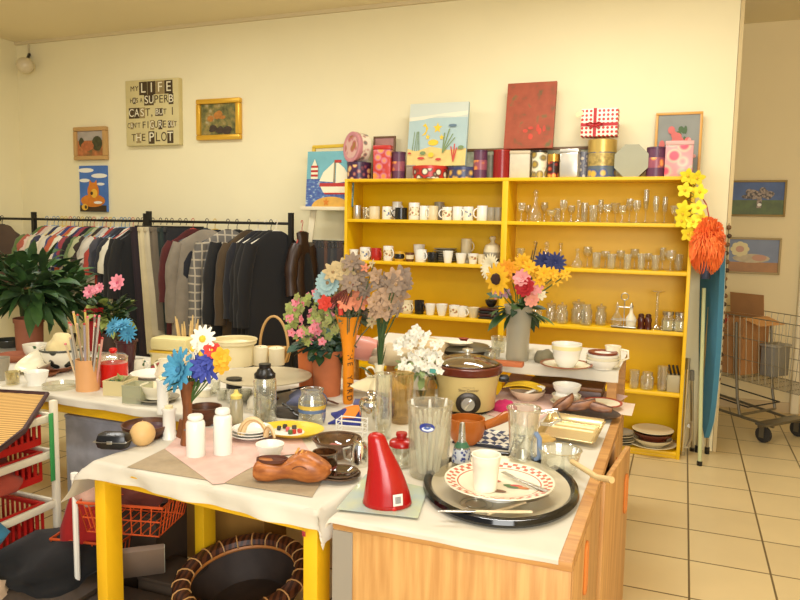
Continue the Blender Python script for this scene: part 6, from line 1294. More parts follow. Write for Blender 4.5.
def dried():
    t = thing('dried_bouquet', 'large bouquet of dusty dried and silk flowers in the orange vase', 'flowers', yc+Vector((0, 0, yh*.6)))
    R = random.Random(3); y0 = yc.y
    mv = mat('dusty_mauve', (146, 126, 108), .8, var=.25, scale=14); mc = mat('dusty_cream', (194, 172, 126), .8, var=.12, scale=14); mo = mat('salmon_petal', (214, 132, 98), .75, var=.1, scale=14); mb = mat('pale_blue_petal', (156, 186, 186), .75, var=.12, scale=14); mr = mat('burgundy_twig', (110, 44, 36), .7); mrd = mat('vermilion', (200, 56, 40), .7)
    core = mat('dried_core', (150, 120, 80), .8)
    fl = [(328, 283, .075, 18, mb, 3), (321, 296, .05, 12, mb, 2), (333, 272, .06, 8, mc, 2), (344, 270, .07, 9, mc, 2), (340, 292, .055, 8, mc, 2), (352, 262, .06, 8, mv, 2), (358, 272, .07, 9, mv, 2), (350, 283, .06, 8, mv, 2), (372, 264, .03, 5, mc, 1), (365, 268, .03, 5, mo, 1), (358, 299, .072, 9, mo, 2), (352, 312, .06, 8, mv, 2), (364, 314, .06, 8, mv, 2), (346, 303, .05, 8, mo, 1), (366, 290, .055, 8, mv, 2), (372, 322, .04, 6, mc, 1), (361, 284, .05, 8, mv, 2), (343, 318, .035, 6, mc, 2)]
    st = M()
    for px, py, rr, n, m, ly in fl:
        p = PY(px, py, y0-(.0 if py > 305 else .06)+R.uniform(-.06, .06))-t.location
        part('flower', flower_mesh(M(), p, rr*.84, n, (R.uniform(-.6, .6), -1, R.uniform(-.1, .7)), wd=.5, layers=ly, cr=.16, cup=.25, wide=.5), [m, core], t); st.tube([(0, 0, -.02), p*.5, p+Vector((0, .02, 0))], .003, 5)
    part('stems', st, mat('dull_green_stem', (86, 96, 66), .7), t)
    tw = M()
    for k in range(9): a = PY(322+k*3, 309-k*.5, y0-.1)-t.location; b = PY(334+k*2.4, 296-k*1.5, y0-.12)-t.location; tw.tube([a, b], .0035, 5)
    part('red_twigs', tw, mr, t)
    part('red_bud', flower_mesh(M(), PY(325, 303, y0-.13)-t.location, .04, 6, (0, -1, .2), wd=.8, layers=2), [mrd, mrd], t); part('red_bud', M().tube([PY(340, 304, y0-.10)-t.location, PY(341, 315, y0-.10)-t.location], .011, 7), mrd, t)
    part('green_leaves', foliage(M(), (0, .03, .16), 40, .10, .09, .035, 19, 1, -.3, .6, (.2, .8), 2), [mat('grey_green_leaf', (106, 116, 88), .7), mat('dull_leaf', (70, 88, 58), .7)], t, ang=3)
dried()
# second bunch in the little white vase
x, y, r, h, rt = fit(379, 402, 362, 9, ZT+.055, 7); zb = ZT
t = thing('small_vase', 'small cream ring-handled vase draped with a star-shaped doily', 'vase', (x, y, zb)); part('body', M().lathe(shell([(.03, 0), (.045, .05), (.05, .10), (.024, .16), (.018, .20), (.024, .225)], .003, .006), 20), CREAM, t); part('handle', M().tube([(-.02+.0, 0, .20)]+[(-.045+.022*math.cos(a), 0, .185+.022*math.sin(a)) for a in [i*PI*1.5/8 for i in range(9)]], .005, 6), CREAM, t)
vc = Vector((x, y, zb))
dl = tag(obj('doily', M().sheet(lambda u, v: ((.03+.075*v)*math.cos(2*PI*u)*(1+.28*v*math.cos(10*PI*u)), (.03+.075*v)*math.sin(2*PI*u)*(1+.28*v*math.cos(10*PI*u)), .0+.01*math.cos(10*PI*u)*v-.045*v*v), 60, 4, (0, 0, -.002)), mat('doily_cotton', (226, 214, 176), .9), loc=(x, y, zb+.165)), 'cream star-shaped doily draped over the shoulder of the small vase', 'doily')
t = thing('dried_bunch', 'small bunch of dusty pink silk blossoms in the cream vase', 'flowers', vc+Vector((0, 0, .17)))
R = random.Random(17); pm_ = mat('dusty_rose_petal', (178, 146, 116), .8, var=.2, scale=14); mv = mat('dusty_mauve', (166, 140, 124))
st = M()
for k in range(20):
    px, py = R.uniform(374, 404), R.uniform(272, 312); p = PY(px, py, y-.02+R.uniform(-.06, .06))-t.location
    part('flower', flower_mesh(M(), p, R.uniform(.035, .055), 6, (R.uniform(-.6, .6), -1, R.uniform(-.2, .6)), wd=.62, layers=2, cr=.15, cup=.25), [pm_ if k % 2 else mv, mat('dried_core', (150, 120, 80))], t); st.tube([(0, 0, -.03), Vector((p.x*.25, p.y*.25, p.z*.55)), p+Vector((0, .01, 0))], .003, 5)
part('stems', st, mat('dark_green_stem', (60, 82, 40), .7), t)
part('leaves', M().blade((0, 0, 0), (.1, -.1, 1), .2, .02, .1).blade((0, 0, 0), (.2, 0, 1), .18, .02, .2).blade((0, 0, 0), (-.08, 0, 1), .19, .02, .1).blade((-.02, -.02, 0), (-.4, -.2, .5), .12, .06, .5), GREEN, t, ang=3)
# tall glass vases, chrome shaker, oven glove, wire rack, jar
AMB = glass('amber_tint_glass', (246, 236, 208), .04, (.03, .45), haze=.10, body=(230, 210, 160))
def gvase(label, px, yb, yt, w, m, wt=None, handle=False, name='glass_vase'):
    x, y, r, h, rt = fit(px, yb, yt, w, ZC, wt); t = thing(name, label, 'vase', (x, y, ZC)); part('body', M().lathe(shell([(r*.9, 0), (r, .01), (r, h*.5), (rt, h)], .004, .014), 28), m, t); part('rim', M().tube([(rt*math.cos(a), rt*math.sin(a), h) for a in [i*2*PI/28 for i in range(28)]], .003, 6, closed=True), m, t)
    part('base', M().lathe([(0, 0), (r*.9, 0), (r*.9, .012), (0, .012)], 28), m, t)
    if handle: part('handle', M().tube([(r, 0, h*.85), (r+.05, 0, h*.8), (r+.05, 0, h*.4), (r, 0, h*.3)], .006, 6), m, t)
    return x, y, h, rt
gvase('tall narrow clear glass vase behind the chrome shaker', 383, 440, 372, 17, GLASS, 17)
gvase('wide amber-tinted glass vase left of the white flowers', 401, 425, 371, 23, AMB, 25)
vx, vy, vh, vr = gvase('clear glass vase holding the white flowers', 425, 410, 372, 20, AMB, 24)
t = thing('white_bouquet', 'bunch of small white artificial flowers beside the slow cooker', 'flowers', (vx-.02, vy, ZC+vh*.6)); R = random.Random(23); WP = [mat('white_petal', (240, 236, 222), .7), mat('lime_heart', (206, 210, 150), .7)]
for k in range(70):
    u = R.random(); px = 395+u*46; top_ = 337-8*math.sin(PI*u)+abs(u-.45)*14; py = R.uniform(top_, 372 if u > .12 else 356); p = PY(px, py, vy-.09+R.uniform(-.05, .10))-t.location
    part('flower', flower_mesh(M(), p, R.uniform(.016, .025), 5, (R.uniform(-.7, .7), -1, R.uniform(-.2, .9)), wd=.85, layers=2, cr=.12, cup=.3), WP, t)
for px, py in ((416, 329), (419, 333), (413, 333)): part('flower', flower_mesh(M(), PY(px, py, vy-.06)-t.location, .026, 5, (0, -1, .5), wd=.85, layers=2, cr=.12, cup=.3), WP, t)
part('leaves', foliage(M(), (-.01, 0, .09), 70, .13, .06, .03, 27, 1, -.5, .5, (.2, .8)), [mat('pale_leaf', (128, 146, 92), .6)], t, ang=3); part('stems', M().tube([(0, 0, -.06), (0, 0, .1)], .006).tube([(.01, 0, -.06), (.05, 0, .12)], .005).tube([(0, .01, -.06), (-.06, 0, .1)], .005), STEM, t)
part('gift_label', M().box(tuple(PY(434, 371, vy-.12)-t.location), (.04, .003, .018)), mat('teal_label', (80, 156, 146), .6), t)
lump('white lace cloth bunched beneath the white flowers', 'cloth_bundle', vx-.06, vy-.03, ZC+vh*.62, (.08, .05, .07), (230, 222, 206), 61, None)
x, y, r, h, rt = fit(371, 432, 388, 25, ZT); t = thing('cocktail_shaker', 'chrome cocktail shaker behind the red jug', 'shaker', (x, y, ZT)); part('body', M().lathe([(0, 0), (r*.8, 0), (r*.85, .006), (r, h*.62), (0, h*.62)], 32), CHROME, t); part('shoulder', M().lathe([(r*1.01, h*.60), (r*1.01, h*.70), (r*.85, h*.79), (r*.34, h*.82), (0, h*.82)], 32), CHROME, t); part('cap', M().lathe([(r*.34, h*.81), (r*.3, h*.88), (r*.42, h*.92), (r*.42, h*.97), (r*.3, h), (0, h)], 24), CHROME, t)
x, y, r, h, rt = fit(357, 471, 440, 18, ZT); t = thing('chrome_pot', 'small chrome coffee pot left of the red jug', 'coffee pot', (x, y+.02, ZT)); part('body', M().lathe([(0, 0), (r, 0), (r*.95, h*.7), (r*.7, h*.9), (0, h*.92)], 28), CHROME, t); part('lid', M().lathe([(r*.72, h*.88), (r*.6, h*.97), (r*.15, h), (0, h*1.04)], 24), CHROME, t); part('handle', M().tube([(-r*.8, -.02, h*.8), (-r*1.6, -.025, h*.7), (-r*1.5, -.02, h*.3), (-r*.95, -.01, h*.2)], .005, 6), STEEL, t)
p = PZ(349, 424, ZT); og = thing('oven_glove', 'blue oven glove with orange shapes lying behind the wire rack', 'oven glove', (p.x, p.y+.05, ZT), .3)
part('fabric', M().sheet(lambda u, v: ((u-.5)*.20+.02*math.sin(4*v), (v-.5)*.16, .012+.055*math.sin(PI*v)*math.sin(PI*u)+.006*math.sin(9*u)), 14, 12, (0, 0, -.01)), mat('royal_blue_cloth', (52, 60, 140), .85, var=.15, scale=20), og)
part('orange_print', M().sheet(lambda u, v: ((u-.5)*.06-.02+.02*math.sin(4*v), (v-.55)*.12, .016+.055*math.sin(PI*(v*.75+.1))*math.sin(PI*(.4+(u-.5)*.3))), 6, 8, (0, 0, -.002)).sheet(lambda u, v: ((u-.5)*.04+.055, (v-.5)*.1, .014+.055*math.sin(PI*(v*.6+.2))*math.sin(PI*(.775+(u-.5)*.2))), 6, 8, (0, 0, -.002)), mat('orange_print', (226, 132, 40), .85), og)
lump('yellow and blue cloth tucked behind the oven glove', 'cloth_bundle', p.x+.05, p.y+.17, ZT, (.10, .06, .06), (110, 112, 160), 62, None); lump('small yellow cloth beside the oven glove', 'cloth_bundle', p.x+.04, p.y+.10, ZT+.05, (.04, .025, .02), (222, 186, 60), 63, None)
p = PZ(347, 441, ZT); wr = thing('wire_rack', 'white wire letter rack in front of the blue oven glove', 'rack', (p.x, p.y+.02, ZT), .1); m = M()
for k in range(4): m.tube([(-.055, 0, .015+k*.02), (.055, 0, .015+k*.02), (.055, .06, .015+k*.02), (-.055, .06, .015+k*.02)], .0022, 5, closed=True)
for a, b in ((-.055, 0), (.055, 0), (.055, .06), (-.055, .06)): m.tube([(a, b, 0), (a, b, .078)], .003, 5)
part('wires', m, WPLAS, wr)
x, y, r, h, rt = fit(312, 428, 386, 28, ZT, 24); t = thing('storage_jar', 'clear glass jar with a yellow and blue band in front of the terracotta pots', 'jar', (x, y, ZT)); part('body', M().lathe(shell([(r*.95, 0), (r, .01), (r, h*.7), (rt*.9, h*.85), (rt, h)], .003, .008), 28), GLASS, t); part('printed_band', M().lathe([(r*1.004, h*.48), (r*1.004, h*.58)], 28), mat('mustard_band', (206, 176, 70), .4), t); part('blue_band', M().lathe([(r*1.005, h*.38), (r*1.005, h*.46)], 28), mat('band_blue', (86, 110, 150), .4), t)
# red jug on a glass chopping board
BZ = ZT+.004
flat('chopping_board', 'pale green glass chopping board with a faint print under the red jug', [(336, 509), (366, 474), (428, 488), (418, 518)], BZ+.0065, mat('glass_board', (188, 196, 160), .15, col2=(168, 186, 186), scale=9))
def redjug():
    x, y, r, h, rt = fit(387, 513, 431, 50, BZ+.0065, 12); t = thing('red_jug', 'glossy red plastic horn-shaped jug leaning to one side on the glass board', 'jug', (x, y, BZ+.007)); rgt = Vector((_r0.x, _r0.y, 0))
    n = 32; vs = []; fs = []; lv = [(0, 1.0, 0), (.025, 1.03, 0), (.06, 1.0, 0), (.18, .93, -.02), (.35, .80, -.07), (.5, .68, -.14), (.65, .56, -.26), (.78, .46, -.37), (.88, .40, -.44), (.94, .36, -.48), (.98, .26, -.50), (1.0, .10, -.52)]
    for z, k, o in lv:
        for i in range(n):
            a = 2*PI*i/n; q = rgt*(o*r+r*k*math.cos(a))+Vector((-rgt.y, rgt.x, 0))*(r*k*.82*math.sin(a)); vs.append((q.x, q.y, z*h))
    for j in range(len(lv)-1):
        for i in range(n): fs.append((j*n+i, j*n+(i+1) % n, (j+1)*n+(i+1) % n, (j+1)*n+i))
    fs += [tuple(range(n))[::-1], tuple(range((len(lv)-1)*n, len(lv)*n))]
    part('body', M().add(vs, fs), mat('glossy_red', (166, 18, 15), .2), t, ang=1.2)
    ft = M()
    for a in (-2.2, -.9, .8, 2.3): ft.ball((r*.85*math.cos(a), r*.7*math.sin(a), .004), .010, seg=8)
    part('feet', ft, RED, t)
    q = rgt*(r*.42)-Vector((-rgt.y, rgt.x, 0))*(r*.80); xf = Matrix.Translation((q.x, q.y, h*.155)) @ Matrix.Rotation(math.atan2(rgt.y, rgt.x)+.42, 4, 'Z') @ Matrix.Rotation(-.13, 4, 'X')
    part('price_sticker', M().box((0, -.004, 0), (.031, .002, .034), xf and 0, bev=.0008), mat('sticker_white', (226, 224, 214), .5), t).matrix_local = xf
    part('sticker_grid', M().box((0, -.0055, 0), (.018, .001, .020)), mat('sticker_grey', (150, 150, 150), .5, var=.3, scale=300), t).matrix_local = xf
redjug()
x, y, r, h, rt = fit(401, 470, 429, 24, ZC, 24); t = thing('lidded_jar', 'glass jar with a red stepped lid behind the red jug', 'jar', (x, y, ZC)); part('body', M().lathe(shell([(r*.85, 0), (r*.9, .01), (r*.9, h*.62)], .003, .008), 28), GLASS, t); part('lid', M().lathe([(r*.9, h*.60), (r*1.05, h*.62), (r*1.05, h*.72), (r*.9, h*.78), (r*.45, h*.82), (r*.42, h*.9), (r*.5, h*.92), (r*.46, h), (0, h)], 32), mat('glossy_red', (196, 22, 18)), t)
# frosted pitcher of utensils
def pitcher():
    x, y, r, h, rt = fit(428.5, 482, 397, 40, ZC, 46); t = thing('utensil_jug', 'tall frosted plastic jug with a blue oval label, full of clear utensils', 'jug', (x, y, ZC)); fr = glass('frosted_plastic', (240, 238, 228), .2, (.03, .3), haze=.13, body=(244, 243, 236))
    part('body', M().lathe(shell([(r*.92, 0), (r, .01), (rt, h)], .003, .01), 36), fr, t); part('rim', M().tube([(rt*math.cos(a), rt*math.sin(a), h) for a in [i*2*PI/36 for i in range(36)]], .003, 6, closed=True), fr, t)
    d = Vector((-x, -y)).normalized(); ang = math.atan2(d.y, d.x)+PI/2-.12; rr = r+(rt-r)*.72
    def dec(poly, off, m, nm):
        mm = M(); vs = []; 
        for a, b in poly: q = a/(rr+off); vs.append(((rr+off)*math.sin(q), -(rr+off)*math.cos(q), h*.735+b))
        mm.add(vs, [tuple(range(len(vs)))]); part(nm, mm, m, t, smooth=False, rot=(0, 0, ang))
    dec(ell(0, 0, .026, .0155, 24), .0015, mat('label_blue', (40, 56, 140), .4), 'label'); dec(ell(.002, -.004, .020, .0075, 20), .0022, mat('label_white', (214, 220, 230), .4), 'label_centre')
    dec([(-.012, -.002), (-.005, .0045), (.002, .0), (.009, .005), (.013, -.001), (.004, -.006), (-.004, -.0055)], .0028, mat('label_script', (70, 100, 170), .4), 'label_script')
    ut = mat('pale_clear_plastic', (232, 232, 226), .15); R = random.Random(8)
    for i in range(11):
        a = i*2*PI/11; b0 = Vector((x+.45*r*math.cos(a), y+.45*r*math.sin(a), ZC+.012)); d_ = Vector((.25*r*math.cos(a+.4)*2, .25*r*math.sin(a+.4)*2, h*R.uniform(.78, 1.0)))
        u_ = thing('clear_utensil', f'clear plastic utensil handle, {ORD[i]} of those standing in the frosted jug', 'utensil', b0, group='utensils in the frosted jug'); part('handle', M().tube([(0, 0, 0), d_*.75], .007, 6), ut, u_); part('bowl', M().tube([d_*.73, d_*.85, d_], [.006, .015, .008], 8, flat=.4), ut, u_)
pitcher()
# ---------------------------------------------------------------- slow cooker
def cooker():
    x, y, r, h, rt = fit(466, 416, 357, 60, ZC, 69); t = thing('slow_cooker', 'beige slow cooker with a brown rim, glass lid and round dial', 'slow cooker', (x, y, ZC)); bg_ = mat('beige_enamel', (200, 178, 118), .35, var=.05, scale=4)
    part('body', M().lathe([(0, .012), (r*.95, .012), (r, .02), (r*1.02, h*.5), (rt, h*.82), (rt, h*.84), (0, h*.84)], 44), bg_, t); part('base', M().lathe([(0, 0), (r*.85, 0), (r*.88, .014), (0, .014)], 32), BLACK, t)
    part('crock_rim', M().lathe([(rt*1.01, h*.82), (rt*1.05, h*.85), (rt*1.05, h*.98), (rt*1.0, h*1.0), (rt*.88, h*1.0), (rt*.86, h*.8)], 44), mat('crock_brown', (92, 34, 18), .2), t)
    part('lid', M().lathe([(rt*.93, h*1.0), (rt*.9, h*1.03), (rt*.6, h*1.14), (rt*.2, h*1.19), (0, h*1.195)], 44), glass('lid_smoke', (214, 198, 164), .04, (.08, .5), haze=.35, body=(176, 152, 110)), t); part('lid_ring', M().tube([(rt*.92*math.cos(a), rt*.92*math.sin(a), h*1.01) for a in [i*2*PI/44 for i in range(44)]], .004, 6, closed=True), mat('lid_ring_dark', (52, 34, 20), .2), t)
    part('lid_knob', M().lathe([(.012, h*1.19), (.010, h*1.23), (.024, h*1.27), (.026, h*1.31), (.012, h*1.325), (0, h*1.325)], 20), glass('knob_glass', (240, 236, 216), .05, (.15, .7), haze=.4), t)
    d = Vector((-x, -y)).normalized(); ang = math.atan2(d.y, d.x)+PI/2+.06
    for s in (-1, 1): part('handle', M().box((s*(rt+.024)*math.cos(.35), -(rt+.024)*math.sin(.35)*.2, h*.70), (.05, .05, .03), bev=.01), BLACK, t, rot=(0, 0, ang))
    dr_ = part('dial', M().lathe([(.050, 0), (.050, .004), (.047, .006), (0, .006)], 32, xf=Matrix.Translation((0, -r*1.005, h*.27)) @ Matrix.Rotation(PI/2, 4, 'X') @ Matrix.Diagonal((1.12, 1, 1, 1))), mat('dial_dark', (48, 40, 32), .3, .4), t, rot=(0, 0, ang)); part('dial_knob', M().lathe([(.033, 0), (.030, .018), (0, .019)], 28, (0, 0, 0), xf=Matrix.Translation((-.002, -r*1.005-.004, h*.27)) @ Matrix.Rotation(PI/2, 4, 'X')), STEEL, dr_); part('dial_pointer', M().box((-.002, -r*1.005-.024, h*.27), (.008, .004, .052), rot=(0, .6, 0), bev=.001), CHROME, dr_)
    m = M()
    for txt, zz, sz in (('electronic', .62, .014), ('Slow Cooker', .545, .017)):
        vs, fs = text_mesh(txt, sz, .0003); rr = r*1.025+(rt-r)*.2
        m.add([Vector(((rr+.001+v.z)*math.sin(v.x/rr), -(rr+.001+v.z)*math.cos(v.x/rr), v.y+h*zz)) for v in vs], fs)
    part('lettering', m, mat('lettering_brown', (84, 56, 26), .5), t, rot=(0, 0, ang), smooth=False)
cooker()
# terracotta skillet, checked cloth, sauce bottle
x, y, r, h, rt = fit(466, 447, 413, 32, ZC+.004, 37); t = thing('clay_skillet', 'glazed orange-brown clay pan with a stub handle, in front of the slow cooker', 'pan', (x, y, ZC+.004)); gl = mat('honey_glaze', (176, 96, 34), .2, var=.12, scale=10)
part('body', M().lathe(shell([(r*.75, 0), (r*1.05, h*.25), (rt*1.03, h*.6), (rt, h)], .007, .012), 36), gl, t); part('inside_glaze', M().lathe([(0, .0125), (r*.8, .02), (rt*.9, h*.6), (rt*.95, h*.97)], 36), mat('inner_glaze', (190, 116, 54), .2), t); part('handle', M().tube([(rt*.92, .02, h*.7), (rt*1.5, .05, h*.85), (rt*2.0, .08, h*1.05), (rt*2.1, .084, h*1.07)], [.017, .018, .022, .016], 14), gl, t)
ck = checker_mat('navy_gingham', (226, 222, 210), (66, 72, 98), 40, .9, .5)
P0 = PZ(490, 440, ZC); cp = thing('checked_cloth', 'navy and white checked cloth bunched beside the clay pan', 'cloth', (P0.x, P0.y, ZC)); part('fabric', M().sheet(lambda u, v: ((u-.5)*.25, (v-.5)*.20, .006+.03*abs(math.sin(3*u+2*v))*math.sin(PI*u)*math.sin(PI*v)+.01*math.sin(7*v+3*u)**2), 26, 22, (0, 0, -.003)), ck, cp); part('dark_hem', M().tube([(-.125, -.10, .004), (.0, -.102, .006), (.125, -.10, .004)], .004, 5), mat('hem_dark', (40, 42, 56), .8), cp)
x, y, r, h, rt = fit(461, 474, 421, 20, ZC, 5); t = thing('sauce_bottle', 'small blue and white patterned bottle with a pointed neck', 'bottle', (x, y, ZC)); part('body', M().lathe(shell([(r*.9, 0), (r, .01), (r*.95, h*.3), (r*.8, h*.48), (rt*1.6, h*.62), (rt, h*.98)], .002, .01), 24), glass('bottle_glass', (234, 234, 228), .05, (.05, .5), haze=.25), t); part('painted_pattern', M().lathe([(r*.985, h*.2), (r*.965, h*.3), (r*.83, h*.47)], 24), ramp_mat('blue_white_pattern', 'ShaderNodeTexVoronoi', [(.3, (40, 60, 130)), (.5, (200, 206, 214))], (1, 1, 1), .3, Scale=80.0), t); part('green_neck', M().lathe([(r*.79, h*.50), (rt*1.85, h*.60)], 20), mat('neck_green', (60, 110, 84), .3), t); part('spout', M().lathe([(rt*1.35, h*.77), (rt*1.05, h*.97), (0, h)], 16), STEEL, t)
lump('magenta cloth between the slow cooker and the clay pan handle', 'cloth_bundle', PZ(503, 413, ZC).x, PZ(503, 413, ZC).y+.03, ZC, (.05, .03, .035), (196, 40, 100), 71, None)
flat('pink_cloth', 'thin pale pink cloth spread behind the clay pan and glass jug', [(486, 414), (512, 372), (628, 396), (600, 414), (560, 404), (530, 428)], ZC+.0015, mat('pale_pink_cloth', (222, 190, 180), .9, var=.1, scale=14))
x, y, r, h, rt = fit(527, 402, 386, 24, ZC+.002, 36); t = thing('pie_dish', 'cream bowl holding a folded yellow cloth, with a spoon rest on its rim', 'bowl', (x, y, ZC+.003)); part('body', M().lathe(bowl_prof(rt, h, .6), 32), mat('cream_pink_glaze', (222, 200, 172), .3), t)
yc_ = thing('yellow_cloth', 'bright yellow sponge cloth folded into the cream bowl', 'cloth', (x-.02, y+.02, ZC+.003+h*.95)); part('top_fold', M().sheet(lambda u, v: ((u-.5)*.19, (v-.5)*.11, .012+.018*math.sin(PI*u)), 8, 6, (0, 0, -.004)), mat('canary_cloth', (236, 196, 30), .85), yc_); part('under_fold', M().sheet(lambda u, v: ((u-.5)*.15+.01, (v-.5)*.08, .004+.008*math.sin(PI*u)), 8, 6, (0, 0, -.004)), mat('canary_cloth_dark', (220, 176, 26), .85), yc_)
sr = thing('spoon_rest', 'white spoon rest leaning on the cream bowl rim', 'spoon rest', (x+.055, y-.0, ZC+h+.008), .5, rot=(.25, -.2, .6)); part('body', M().lathe(shell([(.015, 0), (.026, .008)], .003, .003), 20, sx=1.3), WHITE, sr); part('handle', M().tube([(-.02, 0, .006), (-.06, 0, .0), (-.085, 0, -.006)], [.010, .008, .006], 8, flat=.6), WHITE, sr)
# glass jug with measuring handle, glass pan, gilt tray, driftwood
x, y, r, h, rt = fit(522, 467, 404, 29, ZC, 32); t = thing('glass_jug', 'tall clear ribbed blender jug with a blue-grey handle', 'jug', (x, y, ZC)); part('body', M().lathe(shell([(r*.95, 0), (r, .015), (r*.96, h*.35), (rt, h*.9), (rt*1.05, h)], .004, .02), 28), GLASS, t); part('rim', M().tube([(rt*1.05*math.cos(a), rt*1.05*math.sin(a), h) for a in [i*2*PI/28 for i in range(28)]], .004, 6, closed=True), GLASS, t); part('blade_housing', M().lathe([(0, .02), (r*.5, .02), (r*.3, .05), (0, .055)], 16), STEEL, t); part('handle', M().tube([(r*.95, -.02, h*.60), (r*1.25, -.03, h*.52), (r*1.3, -.03, h*.2), (r*1.0, -.02, h*.1)], .009, 8), mat('blue_grey_handle', (120, 140, 172), .4), t); part('upper_handle', M().tube([(rt, .02, h*.92), (rt*1.9, .05, h*.96), (rt*2.2, .05, h*.80), (rt*1.6, .04, h*.70), (rt, .02, h*.72)], .007, 8), glass('clear_handle', (236, 234, 226), .08, (.08, .5), haze=.3), t)
x, y, r, h, rt = fit(559, 477, 443, 37, ZC, 42); t = thing('glass_saucepan', 'clear glass saucepan with a pale stick handle over the cabinet edge', 'saucepan', (x, y, ZC)); part('body', M().lathe(shell([(r*.85, 0), (r, .012), (rt, h*.9), (rt*1.03, h)], .004, .008), 36), GLASS, t); part('rim', M().tube([(rt*1.03*math.cos(a), rt*1.03*math.sin(a), h) for a in [i*2*PI/36 for i in range(36)]], .003, 6, closed=True), GLASS, t)
E1 = PZ(612, 480, ZC+.065)-Vector((x, y, ZC)); part('handle', M().tube([(rt*.97*E1.x/E1.xy.length, rt*.97*E1.y/E1.xy.length, h*.72), E1*.75+Vector((0, 0, .0)), E1], [.009, .010, .011], 10), mat('pale_wood_stick', (216, 186, 130), .5), t)
lump('pale folded paper inside the glass saucepan', 'paper', x, y, ZC+.012, (.045, .04, .022), (232, 226, 206), 72, None); x2, y2 = PZ(545, 468, ZC).x, PZ(545, 468, ZC).y
o = tag(obj('glass_ball', M().ball((0, 0, .022), .022, seg=16).ball((0, 0, .046), .005, seg=8), glass('clear_handle'), loc=(x2-.02, y2+.02, ZC)), 'small clear glass ball beside the glass saucepan', 'ornament'); lump('tiny lemon-yellow cloth by the glass saucepan', 'cloth_bundle', x2-.03, y2-.012, ZC, (.02, .012, .012), (232, 206, 60), 73, None)
def tray():
    p = PZ(569, 441, ZC); t = thing('gilt_tray', 'shiny gold-toned rectangular serving tray tilted up at its far edge', 'tray', (p.x, p.y+.05, ZC+.026), rot=(.22, 0, -.12)); g = mat('pale_gold_metal', (222, 204, 160), .24, 0.9)
    W, D = .19, .16; m = M().box((0, 0, 0), (W, D, .004)); part('bottom', m, g, t)
    for a, b, c, d, n in ((0, D/2+.012, W+.03, .03, 0), (0, -D/2-.012, W+.03, .03, 1)): part('rim', M().box((a, b, .012), (c, d, .004), rot=((-.7 if n else .7), 0, 0), bev=.001), g, t)
    for s in (-1, 1): part('rim', M().box((s*(W/2+.012), 0, .012), (.03, D+.02, .004), rot=(0, -s*.7, 0), bev=.001), g, t)
    part('stripe', M().box((0, .045, .0035), (W*.9, .012, .004), bev=.001).box((0, .015, .0035), (W*.9, .010, .004), bev=.001), mat('cream_stripe', (236, 222, 176), .3), t)
tray()
lump('crumpled gold foil in front of the gilt tray', 'foil', PZ(545, 446, ZC).x-.02, PZ(545, 446, ZC).y+.05, ZC, (.05, .04, .022), (196, 160, 90), 74, None)
p = PZ(588, 420, ZC); t = thing('wooden_tray', 'dark oval wooden tray with carved brown leaf pieces', 'tray', (p.x-.02, p.y+.08, ZC), -.3); part('dish', M().lathe(shell([(.10, 0), (.135, .012), (.15, .022)], .005, .006), 36, sx=1.05, sy=.75), mat('ebony_wood', (58, 38, 28), .35, var=.3, scale=12), t)
lw_ = ramp_mat('leaf_wood', 'ShaderNodeTexNoise', [(.35, (92, 54, 34)), (.65, (146, 98, 64))], (3, 10, 6), .45, Scale=5.0)
for i, (dx, dy, dz, rx, ry, rz, L_) in enumerate(((-.03, .0, .045, .35, -.22, .4, .15), (.05, .01, .045, .25, .12, -.3, .14), (-.10, -.02, .05, .2, -.45, .9, .13))):
    q = thing('wooden_leaf', ['carved brown wooden leaf at the middle of the oval tray', 'carved brown wooden leaf toward the right of the oval tray', 'carved brown wooden leaf hanging over the left of the oval tray'][i], 'wooden leaf', (p.x-.02+dx, p.y+.08+dy, ZC+dz), rot=(rx, ry, rz)); m = M().sheet(lambda u, v: ((u-.5)*L_, (v-.5)*.075*math.sin(PI*(.08+.86*u)), .014*math.cos(PI*(v-.5))), 10, 6, (0, 0, -.006)); part('blade', m, lw_, q, ang=1.2); part('midrib', M().tube([(-L_*.5, 0, .013), (L_*.5, 0, .015)], .003, 5), DWOOD, q)
gware('tumbler', 'small clear glass standing among the carved wooden leaves', PZ(570, 414, ZC).x, PZ(570, 414, ZC).y+.05, ZC, .022, .07)
x, y, r, h, rt = fit(566, 408, 384, 24, ZC+.004, 30); plate('pale saucer under the white ramekin pile near the raised table', x, y, ZC+.003, .075, CREAM, .02, name='saucer', cat='saucer')
for k in range(2): bowl(f"white straight-sided ramekin, {['lower', 'upper'][k]} of the pair near the raised table", x, y, ZC+.011+k*.040, rt*(1-.03*k)*.98, .055 if k else .045, WHITE if k else CREAM, foot=.85, name='ramekin', cat='ramekin')
x, y, r, h, rt = fit(602, 412, 400, 39, ZC); plate('cream plate with a red-brown rim at the far aisle corner of the cabinet', x, y, ZC+.0045, r, CREAM, .02, rim=mat('red_rim', (170, 70, 54), .3))
t = thing('folded_paper', 'pale pinkish paper sheet under the red-rimmed plate, curling past the edge', 'paper', (x+.03, y+.03, ZC)); part('sheet', M().sheet(lambda u, v: ((u-.5)*.22, (v-.5)*.24, .002+.004*math.sin(5*u)), 12, 10, (0, 0, -.001)), mat('pink_paper', (222, 200, 180), .8), t)
